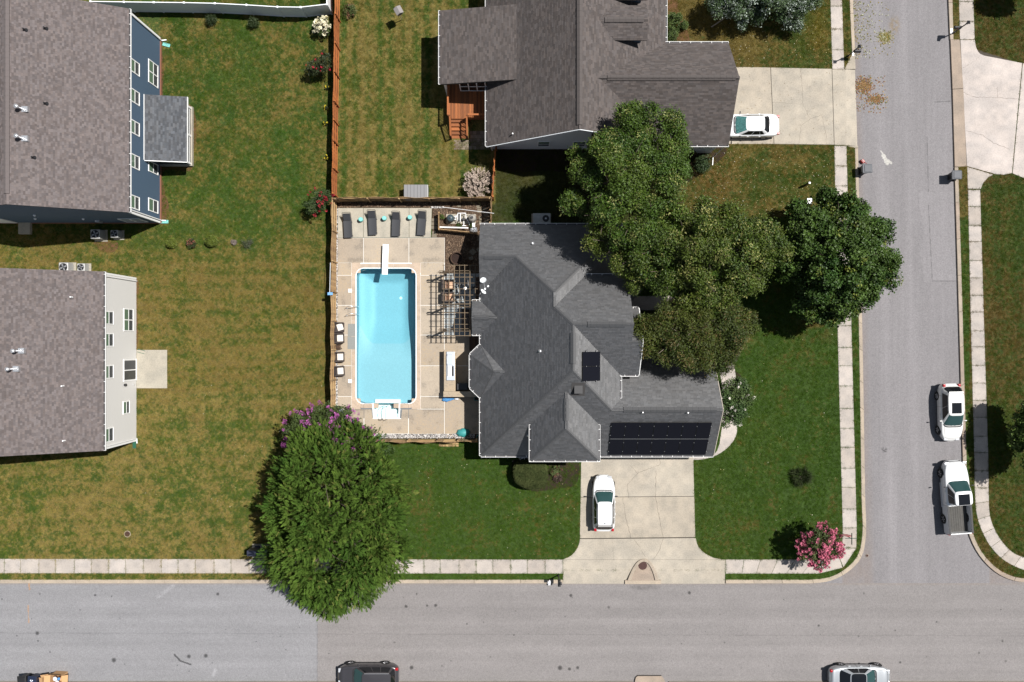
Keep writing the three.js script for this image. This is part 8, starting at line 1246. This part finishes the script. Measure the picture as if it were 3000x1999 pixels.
shrub('shrub', 'small leafy rose shrub with reddish stems beside the orange fence', 'shrub', 1023, 31, 19, 0.9, [K(0.03, 0.055, 0.014), K(0.08, 0.1, 0.03), K(0.2, 0.1, 0.06)], LG.small, 170, { lumps: 3, third: 0.2 });
shrub('boxwood_ball', 'small round lime green bush nearest the air conditioners', 'shrub', 501, 712, 13, 0.75, LIME, LG.tiny, 420, { size: 1.2, group: 'small bushes in a row between the left lots' }); shrub('boxwood_ball', 'larger round lime green bush in the row between lots', 'shrub', 618, 707, 15.5, 0.85, LIME, LG.tiny, 520, { size: 1.2, group: 'small bushes in a row between the left lots' });
shrub('shrub', 'leggy red tinged shrub between two lime green bushes', 'shrub', 560, 712, 13, 0.8, [K(0.018, 0.032, 0.01), K(0.035, 0.05, 0.016), K(0.2, 0.07, 0.05)], LG.small, 60, { third: 0.3, group: 'small bushes in a row between the left lots' }); shrub('dried_shrub', 'tiny dried greyish shrub past the lime green bushes', 'shrub', 684, 710, 7.5, 0.35, [K(0.16, 0.13, 0.11), K(0.22, 0.18, 0.16)], LG.tiny, 90, { group: 'small bushes in a row between the left lots' }); shrub('sapling', 'sparse spindly sapling at the end of the bush row', 'shrub', 726, 714, 15, 0.6, [K(0.05, 0.06, 0.04), K(0.1, 0.1, 0.07)], LG.fine, 26, { size: 0.6, group: 'small bushes in a row between the left lots' });
for (const [u, v, l] of [[619, 58, 'dark spiky seedling under the middle of white fence'], [742, 66, 'dark spiky seedling under the curved end of white fence']]) shrub('seedling', l, 'shrub', u, v, 13, 0.9, DARKG, LG.fine, 70, { size: 0.7, lumps: 2, group: 'seedlings along the white fence' });
for (const [u, v, l] of [[959, 256, 'yellow flowered weed nearest the leaning crape myrtle'], [957, 316, 'yellow flowered weed halfway down the orange fence'], [956, 362, 'yellow flowered weed below the fence kink'], [958, 460, 'yellow flowered weed nearest the pool corner']]) shrub('flower_clump', l, 'plant', u, v, 6, 0.4, DARKG, LG.small, 22, { size: 0.5, blooms: [5, [K(0.5, 0.4, 0.03), K(0.6, 0.5, 0.05)]], bsize: 0.5, group: 'yellow flowers along the orange fence' });
{ // plume grass
  const t = thing('plume_grass', 'big tuft of beige ornamental plume grass behind pool fence', 'ornamental grass'), g = [blades(60, 1.1, 0.03, 0.25, 61, 0.8), blades(60, 1.3, 0.03, 0.3, 62, 1.1)], x = X(1400, 0.6), z = Z(541, 0.6), r = rng(63);
  for (const [n, cols, geo, s] of [['blades', [K(0.1, 0.12, 0.04), K(0.2, 0.18, 0.09)], g, 1], ['plumes', [K(0.36, 0.29, 0.24), K(0.46, 0.38, 0.32)], [panicle(65, 40, 0.1, 0.5)], 1]]) { const k = n === 'blades' ? 26 : 120, list = []; for (let i = 0; i < k; i++) { const a = r() * 6.28, o = Math.sqrt(r()) * (n === 'blades' ? 0.5 : 0.95), d = new THREE.Vector3(Math.cos(a) * o * 0.9, 1, Math.sin(a) * o * 0.9).normalize(), q = new THREE.Quaternion().setFromUnitVectors(new THREE.Vector3(0, 1, 0), d); list.push([geo[i % geo.length], new THREE.Matrix4().compose(new THREE.Vector3(x + Math.cos(a) * o, n === 'blades' ? 0 : 0.75 + 0.55 * (1 - o) * r(), z + Math.sin(a) * o), q, new THREE.Vector3(s, s, s)), mix3(cols[0], cols[1], r())]); } bake(n, list, M.leafMatte, t); }
}
{ // clipped hedge: a rounded block clothed in small leaves
  const t = thing('clipped_hedge', 'large clipped rounded hedge below the front gutter', 'hedge'), x0 = X(1507, 1.2), x1 = X(1600, 1.2), z0 = Z(1352, 1.2), z1 = Z(1432, 1.2), h = 1.45, cx = (x0 + x1) / 2, cz = (z0 + z1) / 2, a = (x1 - x0) / 2, b = (z1 - z0) / 2, r = rng(71), n = 5200, q = new THREE.Quaternion(), list = [], P = 3.4;
  for (let i = 0; i < n; i++) { const th = r() * 6.283, y = r() < 0.62 ? 1 : r(), cs = Math.cos(th), sn = Math.sin(th), k = y >= 1 ? Math.sqrt(r()) : 1, e = Math.pow(Math.pow(Math.abs(cs), P) + Math.pow(Math.abs(sn), P), -1 / P), px = cs * e * k, pz = sn * e * k; const cut = (px < 0 && pz > 0 ? 1 - 0.22 * Math.max(0, -px + pz - 1) : 1), top = h * (1 - 0.22 * Math.pow(k, 6)) + 0.05 * (fbm(px * 3 + 9, pz * 3, 3) - 0.5), yy = y >= 1 ? top : top * y; const d = new THREE.Vector3(y >= 1 ? px * 0.4 : px, y >= 1 ? 1 : 0.4, y >= 1 ? pz * 0.4 : pz).normalize(); q.setFromUnitVectors(new THREE.Vector3(0, 1, 0), d); const s = 0.9 + 0.7 * r(); const m = new THREE.Matrix4().compose(new THREE.Vector3(cx + px * a * cut, yy, cz + pz * b * cut), q, new THREE.Vector3(s, s, s)); const t3 = fbm(px * 4 + 3, pz * 4, 3), k3 = mix3(K(0.03, 0.042, 0.014), K(0.062, 0.072, 0.026), t3), v = 0.75 + 0.5 * r(); list.push([LG.tiny[i % 2], m, [k3[0] * v, k3[1] * v, k3[2] * v]]); }
  bake('leaves', list, M.leafMatte, t); const core = new THREE.SphereGeometry(1, 24, 14), p = core.attributes.position; for (let i = 0; i < p.count; i++) { const f = v => Math.sign(v) * Math.pow(Math.abs(v), 0.6); p.setXYZ(i, cx + f(p.getX(i)) * a * 0.9, h * 0.47 + f(p.getY(i)) * h * 0.46, cz + f(p.getZ(i)) * b * 0.9); } core.computeVertexNormals(); obj('branch_core', core, std('hedgeCore', rgb(0.012, 0.016, 0.006), { roughness: 1 }), t);
}
shrub('flower_bed_plant', 'mixed leafy perennial clump beside the clipped hedge', 'plant', 1628, 1378, 17, 0.5, [K(0.04, 0.07, 0.02), K(0.12, 0.14, 0.05), K(0.12, 0.05, 0.04)], LG.small, 120, { lumps: 3, third: 0.25, size: 0.7 }); shrub('flower_bed_plant', 'low purple leaved clump beside the front downspout', 'plant', 1634, 1402, 13, 0.35, [K(0.05, 0.03, 0.03), K(0.08, 0.06, 0.04)], LG.small, 70, { size: 0.6 });
shrub('shrub', 'dark leafy bush below the neighbour garage gutter', 'shrub', 2058, 481, 22, 1.3, [K(0.02, 0.04, 0.012), K(0.05, 0.075, 0.03)], LG.oak, 110, { lumps: 4, size: 0.7 }); shrub('shrub', 'low dark bush in the shade beside neighbour garage wall', 'shrub', 2024, 452, 17, 0.9, RED, LG.small, 90, { lumps: 3 });
for (const [u, v, r, l] of [[1965, 50, 15, 'green bush in the straw bed, highest by the gutter'], [1975, 78, 19, 'widest green bush in the straw bed'], [1988, 52, 10, 'small spiky bush at the straw bed edge'], [1972, 106, 16, 'green bush in the straw bed corner'], [2005, 74, 11, 'small light bush reaching onto neighbour lawn']]) shrub('shrub', l, 'shrub', u, v, r, 0.9, [K(0.035, 0.06, 0.014), K(0.09, 0.12, 0.03)], LG.small, 110, { lumps: 2, size: 0.8, group: 'bushes in the straw bed' });
shrub('yucca_clump', 'spiky dark clump of grass alone in the side lawn', 'plant', 2348, 1398, 22, 0.6, [K(0.02, 0.032, 0.012), K(0.05, 0.06, 0.025)], [blades(30, 0.5, 0.035, 0.2, 81, 1.2)], 26, { size: 0.9, mat: M.leafMatte });
shrub('shrub', 'bright green shrub at the pool gate side of the evergreen', 'shrub', 1128, 1322, 24, 1.4, [K(0.025, 0.05, 0.012), K(0.05, 0.085, 0.02)], LG.small, 200, { lumps: 5 }); shrub('shrub', 'dark green shrub tucked between gate and evergreen', 'shrub', 1100, 1308, 18, 1.2, [K(0.02, 0.04, 0.012), K(0.045, 0.07, 0.018)], LG.small, 140, { lumps: 4 });
for (const [u, v, r, l] of [[1294, 636, 7, 'small green plant inside the pump screen corner'], [1345, 661, 8, 'lime leafy plant in front of the pool pump'], [1381, 662, 6, 'dark leafy plant beside the control box']]) shrub('shrub', l, 'plant', u, v, r, 0.45, [K(0.025, 0.05, 0.012), K(0.08, 0.11, 0.02)], LG.small, 30, { size: 0.6, group: 'plants round the pool pump' });
for (const [u, v, r, l] of [[1372, 715, 8, 'reddish plant in the bark nearest the roof corner'], [1372, 770, 9, 'dry shrub by the fire ring against the house']]) shrub('shrub', l, 'plant', u, v, r, 0.4, RED, LG.small, 36, { size: 0.6, group: 'plants in the bark by the house' });
// ---------------------------------------------------------------- leaf litter
const leafFlat = fromPos((() => { const p = []; kite(new THREE.Vector3(-0.5, 0, 0), new THREE.Vector3(1, 0, 0), new THREE.Vector3(0, 1, 0), 1, 0.6, 0.15, p); return p; })());
const flat = (r, u, v, s, c, y) => ({ p: [X(u), y, Z(v)], s, c, rx: (r() - 0.5) * 0.8, rz: (r() - 0.5) * 0.8 });
scatter('fallen_leaves', 'brown and orange fallen leaves drifted on the side street', 'leaves', 1000, 91, leafFlat, M.turf, r => { const k = r(), a = r() * 6.28, o = Math.sqrt(-Math.log(1 - r() * 0.98)); const [u, v] = k < 0.55 ? [2528 + Math.cos(a) * o * 17 + 6, 250 + Math.sin(a) * o * 16] : k < 0.8 ? [2570 + Math.cos(a) * o * 20, 290 + Math.sin(a) * o * 10] : [2508 + r() * 90, 220 + r() * 110]; const q = r(); return flat(r, Math.max(u, 2509), v, 0.09 + 0.09 * r(), q < 0.7 ? [0.2 * (0.5 + q), 0.105 * (0.5 + q), 0.045] : q < 0.85 ? [0.09, 0.1, 0.03] : [0.28, 0.2, 0.1], -0.105); });
scatter('fallen_leaves', 'green and yellow fallen leaves on the top of side street', 'leaves', 700, 92, leafFlat, M.turf, r => { const k = r(), a = r() * 6.28, o = Math.sqrt(-Math.log(1 - r() * 0.98)); const [u, v] = k < 0.4 ? [2595 + Math.cos(a) * o * 16, 108 + Math.sin(a) * o * 14] : [2502 + r() * r() * 130, r() * 170]; const q = r(); return flat(r, u, v, 0.08 + 0.07 * r(), q < 0.5 ? [0.1, 0.1, 0.03] : q < 0.8 ? [0.2, 0.15, 0.045] : [0.34, 0.35, 0.25], -0.105); });
scatter('fallen_leaves', 'scattered pale leaves on the lawns and neighbour driveway', 'leaves', 1000, 93, leafFlat, M.turf, r => { const k = r(); const [u, v] = k < 0.33 ? [2020 + r() * 425, 440 + r() * 190] : k < 0.55 ? [2080 + r() * 360, 60 + r() * 135] : k < 0.68 ? [2170 + r() * 320, 205 + r() * 212] : k < 0.78 ? [2030 + r() * 420, 960 + r() * 660] : k < 0.9 ? [420 + r() * 530, 1120 + r() * 400] : [1150 + r() * 540, 1310 + r() * 320]; const q = r(), hard = k >= 0.55 && k < 0.68; return flat(r, u, v, 0.035 + 0.055 * r(), hard ? [0.08 + 0.1 * q, 0.06 + 0.06 * q, 0.04] : q < 0.6 ? [0.42, 0.36, 0.2] : q < 0.8 ? [0.3, 0.17, 0.06] : [0.5, 0.48, 0.4], hard ? 0.035 : 0.03); });
// ---------------------------------------------------------------- turf: tufts over every lawn, coloured like the ground below them
{
  const lots = [[-300, 471, -100, 656], [471, 562, 282, 477], [-300, 399, 806, 1300], [981, 1441, 588, 1288], [1413, 1870, 662, 1325], [1870, 2100, 1040, 1325], [1440, 1940, -200, 436], [1940, 2118, 140, 436], [1318, 1445, 200, 412], [1275, 1560, 85, 250]].map(([a, b, c, d]) => [X(a), X(b), Z(c), Z(d)]);
  const within = (p, x, z) => { let q = false; for (let i = 0, j = p.length - 1; i < p.length; j = i++) if ((p[i][1] > z) !== (p[j][1] > z) && x < (p[j][0] - p[i][0]) * (z - p[i][1]) / (p[j][1] - p[i][1]) + p[i][0]) q = !q; return q; };
  const e0 = 0.035, inside = (u, v) => { const x = X(u), z = Z(v); for (const h of lots) if (x > h[0] && x < h[1] && z > h[2] && z < h[3]) return true;
    for (const h of HARD.list) if (x > h[0] + e0 && x < h[1] - e0 && z > h[2] + e0 && z < h[3] - e0 && within(h[4], x, z)) return true;
    if (v > 1700) return true; return !within(lawnW, x, z) && !within(lawnE, x, z); };
  const n = 230000, r = rng(801), g = blades(9, 0.065, 0.022, 0.1, 802, 0.9), im = shade(new THREE.InstancedMesh(g, M.turf, n)), m = new THREE.Matrix4(), q = new THREE.Quaternion(), up = new THREE.Vector3(0, 1, 0), c = new THREE.Color(); let k = 0;
  while (k < n) { const u = -20 + r() * 3040, v = -20 + r() * 1730; if (inside(u, v)) continue; const t = lawnAt(u, v), e = 0.8 + 0.75 * r(); q.setFromAxisAngle(up, r() * 6.283); const s = 0.7 + 0.7 * r(); m.compose(new THREE.Vector3(X(u), -0.005, Z(v)), q, new THREE.Vector3(s, s, s)); im.setMatrixAt(k, m); im.setColorAt(k, c.setRGB(t[0] * e * 1.15, t[1] * e * 1.15, t[2] * e * 1.15)); k++; }
  im.name = 'turf_tufts'; im.userData = { kind: 'stuff', label: 'short mown grass tufts covering the lawns', category: 'grass' }; scene.add(im);
}
renderer.render(scene, camera);
